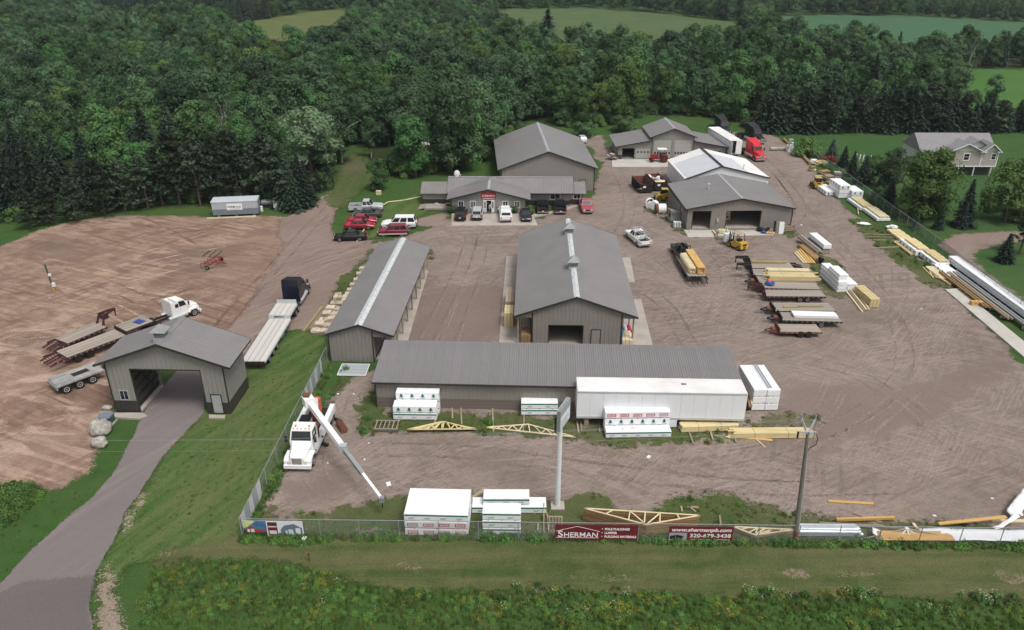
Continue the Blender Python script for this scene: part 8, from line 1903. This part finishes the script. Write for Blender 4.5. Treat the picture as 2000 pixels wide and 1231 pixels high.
pr('barn_print', [(.05, .22), (.19, .22), (.19, .5), (.11, .68), (.05, .5)], 'bn_brick', .008); pr('roof_print', [(.11, .72), (.13, .76), (.38, .44), (.38, .36)], 'bn_slate', .010); pr('wall_print', [(.19, .22), (.38, .26), (.38, .36), (.19, .5)], 'bn_brick', .009); pr('door_print', [(.065, .24), (.105, .24), (.105, .44), (.065, .44)], 'bn_pale', .011); pr('door_print', [(.125, .24), (.18, .24), (.18, .46), (.125, .46)], 'bn_pale', .0111)
pr('name_panel', [(.41, .03), (.57, .03), (.57, .92), (.41, .92)], 'banner_maroon', .003); pr('name_strip', [(.42, .58), (.56, .58), (.56, .66), (.42, .66)], 'bn_pale', .005); pr('name_strip', [(.43, .12), (.55, .12), (.55, .36), (.43, .36)], 'bn_pale', .0052)
pr('shed_print', [(.62, .08), (.98, .08), (.98, .55), (.85, .82), (.68, .7), (.62, .42)], 'bn_slate', .006); pr('grass_print', [(.58, 0), (1, 0), (1, .08), (.58, .2)], 'bn_green', .004); pr('door_print', [(.70, .1), (.73, .1), (.73, .38), (.70, .38)], 'bn_pale', .008); pr('door_print', [(.75, .1), (.83, .1), (.83, .44), (.75, .44)], 'bn_pale', .0081); pr('door_print', [(.87, .1), (.95, .1), (.95, .54), (.87, .54)], 'bn_pale', .0082)
# ------------------------------------------------------------------ weeds and grass (nobody could count them)
def tuft(seed, n, h, spread, m, wid=.03, lean=.35):
    rs = np.random.RandomState(seed); b = MB()
    for i in range(n):
        a = rs.uniform(0, 6.28); r = rs.uniform(0, spread); x, y = r * math.cos(a), r * math.sin(a); hh = h * rs.uniform(.5, 1.15); la = rs.uniform(0, 6.28); l_ = lean * hh * rs.uniform(.2, 1)
        dx, dy = math.cos(la) * l_, math.sin(la) * l_; px, py = -math.sin(la) * wid, math.cos(la) * wid
        b.add([(x - px, y - py, 0), (x + px, y + py, 0), (x + dx * .5 + px * .8, y + dy * .5 + py * .8, hh * .6), (x + dx * .5 - px * .8, y + dy * .5 - py * .8, hh * .6), (x + dx, y + dy, hh)], [(0, 1, 2, 3), (3, 2, 4)])
    return b.mesh('tuft', m, fix=False)
def weed(seed, n, h, r, ls, m, tip=None, ntip=0, tm=None, ts=.06):
    rs = np.random.RandomState(seed); d = sph(rs, n); d[:, 2] = np.abs(d[:, 2]); c = d * np.array([r, r, h]) * rs.uniform(.45, 1.05, n)[:, None]
    me = quads_mesh('weed', c, d + rs.normal(size=(n, 3)) * .5 + np.array([0, 0, .5]), rs.uniform(.6, 1.3, n) * ls, 1.6, m, None, seed)
    if ntip:
        me.materials.append(M[tm]); d = sph(rs, ntip); d[:, 2] = np.abs(d[:, 2]) * .5 + .6; c = d * np.array([r, r, h]) * 1.1
        m2 = quads_mesh('tips', c, d + rs.normal(size=(ntip, 3)) * .3 + np.array([0, 0, 1]), np.full(ntip, ts), 1.0, tm, None, seed)
        bm = bmesh.new(); bm.from_mesh(me); k = len(bm.faces); bm.from_mesh(m2); bm.faces.ensure_lookup_table()
        for f in bm.faces[k:]: f.material_index = 1
        bm.to_mesh(me); bm.free()
    return me
leaf_mat('weed_green', (0.105, 0.210, 0.044), .35); leaf_mat('weed_dark', (0.078, 0.170, 0.044), .35); leaf_mat('weed_lime', (0.140, 0.190, 0.034), .3); leaf_mat('blade', (0.150, 0.250, 0.062), .35); leaf_mat('blade_dry', (0.230, 0.215, 0.110), .3); leaf_mat('blade_lawn', (0.088, 0.150, 0.038), .3)
mat('petal_white', (.75, .75, .68), .7, .05); mat('petal_yellow', (.55, .45, .03), .7, .1)
SRCW = [('tall grass tuft', tuft(1, 34, .58, .26, 'blade', .018)), ('tall dry grass tuft', tuft(2, 20, .6, .2, 'blade_dry', .014)), ('leafy weed', weed(3, 190, .55, .40, .10, 'weed_green')), ('dark leafy weed', weed(4, 190, .7, .42, .10, 'weed_dark')),
        ('lime weed', weed(5, 160, .5, .38, .085, 'weed_lime', None, 9, 'petal_yellow', .06)), ('white flowered weed', weed(6, 120, .6, .34, .09, 'weed_green', None, 10, 'petal_white', .06)), ('short lawn tuft', tuft(7, 22, .10, .22, 'blade_lawn', .018, .5)), ('short dry tuft', tuft(8, 18, .10, .22, 'blade_dry', .016, .5))]
srcs = []
for i, (nm, me) in enumerate(SRCW):
    p = G(900 + i * 60, 1192); o = obj(nm.replace(' ', '_'), me, None, (p.x, p.y, .02)); tag(o, nm + ' growing in the roadside ditch', 'weeds', kind='stuff'); srcs.append(o)
def scatter(name, label, polys, dens, weights, smin, smax, z, patch=None):
    V = []; A = []; Sc = []; Rz = []
    wsum = np.cumsum(weights) / sum(weights)
    for P in polys:
        W = [G(*p).to_2d() for p in P]; PL = [tuple(q) for q in W]; x0, x1 = min(q[0] for q in PL), max(q[0] for q in PL); y0, y1 = min(q[1] for q in PL), max(q[1] for q in PL)
        n = int((x1 - x0) * (y1 - y0) * dens)
        for _ in range(n):
            x, y = rnd.uniform(x0, x1), rnd.uniform(y0, y1)
            if not inpoly(x, y, PL): continue
            q = mnoise.noise(Vector((x * .35, y * .5, 4))) ; q2 = mnoise.noise(Vector((x * .12, y * .2, 11)))
            if patch is not None and q2 + q * .4 < patch: continue
            u = min(.999, max(0, rnd.random() * .55 + .45 * (q * .9 + .5)))
            V.append((x, y, z)); A.append(int(np.searchsorted(wsum, u))); Sc.append(rnd.uniform(smin, smax) * (1 + .35 * q)); Rz.append(rnd.uniform(0, 6.28))
    me = bpy.data.meshes.new(name); me.from_pydata(V, [], [])
    for nm_, typ, vals in (('variant', 'INT', A), ('sc', 'FLOAT', Sc), ('rz', 'FLOAT', Rz)): me.attributes.new(nm_, typ, 'POINT').data.foreach_set('value', vals)
    o = tag(obj(name, me), label, 'vegetation', kind='stuff'); scatter_gn(o, srcs, name); print(name, len(V)); return o
DITCH = [(262, 1330), (278, 1180), (286, 1130), (310, 1102), (360, 1090), (430, 1092), (520, 1098), (600, 1112), (650, 1132), (760, 1150), (1000, 1158), (1300, 1165), (1700, 1174), (2120, 1184), (2120, 1330)]
scatter('ditch_weeds', 'tall green weeds filling the roadside ditch', [DITCH], 13, [10, 2.6, 2.4, .9, 2.4, .4, 2, .5], .34, .82, .0)
scatter('verge_flowers', 'white flowers lining the rim of the mown verge', [[(1000, 1146), (1300, 1152), (1700, 1160), (2120, 1170), (2120, 1184), (1700, 1176), (1300, 1168), (1000, 1162)]], 5, [2, 2, 1, .5, .6, 4, 0, 0], .6, 1.0, .05, -.15)
scatter('fence_weeds', 'tall weeds along the foot of the front fence', [[(470, 1048), (1000, 1047), (1550, 1060), (2120, 1066), (2120, 1078), (1550, 1070), (1000, 1058), (470, 1060)], [(600, 1052), (640, 1052), (640, 1066), (560, 1068), (480, 1062), (480, 1052)]], 22, [5, 1, 2.5, 2, .6, .1, 0, 0], .5, 1.0, .07)
scatter('field_edge_weeds', 'thick green weeds at the left edge below the dirt lot', [[(-60, 968), (0, 960), (40, 952), (72, 956), (86, 970), (62, 990), (20, 1022), (-60, 1075)]], 16, [4, .5, 4, 3, 1, 0, 0, 0], .7, 1.3, .02)
scatter('lawn_tufts', 'short grass of the lawn and mown verge', [[(415, 815), (486, 758), (560, 660), (640, 655), (642, 700), (530, 925), (472, 1050), (330, 1085), (226, 1130), (258, 1006), (330, 900)], [(0, 1134), (172, 975), (215, 925), (130, 960), (60, 1000), (-40, 1080)]], 1.2, [0, 0, 0, 0, 0, 0, 4, 1.6], .5, .9, .085)
scatter('yard_tufts', 'ragged grass growing among the stored lumber', GP, 4, [.6, .5, .5, .2, .1, 0, 4, 2], .4, 1.2, .08, -.1)
scatter('fence_side_tufts', 'long grass along the west and east fences', [[(470, 1050), (560, 880), (640, 710), (652, 712), (585, 880), (500, 1040)], [(1577, 300), (1700, 385), (1822, 480), (1830, 488), (1700, 394), (1577, 308)]], 7, [4, 1.5, 1, .5, .2, 0, 2, 1], .4, .9, .08)
# ------------------------------------------------------------------ air
hz = bpy.data.materials.new('haze'); hz.use_nodes = True; ht = hz.node_tree; ht.nodes.remove(ht.nodes['Principled BSDF'])
pv = ht.nodes.new('ShaderNodeVolumePrincipled'); pv.inputs['Color'].default_value = (.86, .93, 1.0, 1); pv.inputs['Density'].default_value = .00012; pv.inputs['Anisotropy'].default_value = .2
ht.links.new(pv.outputs[0], ht.nodes['Material Output'].inputs['Volume'])
M['haze'] = hz
tag(MB().box(-3100, 3100, -700, 6100, -1.0, 44.5).build('haze', 'haze'), 'thin pale air between the drone and the far woods', 'haze', kind='stuff')
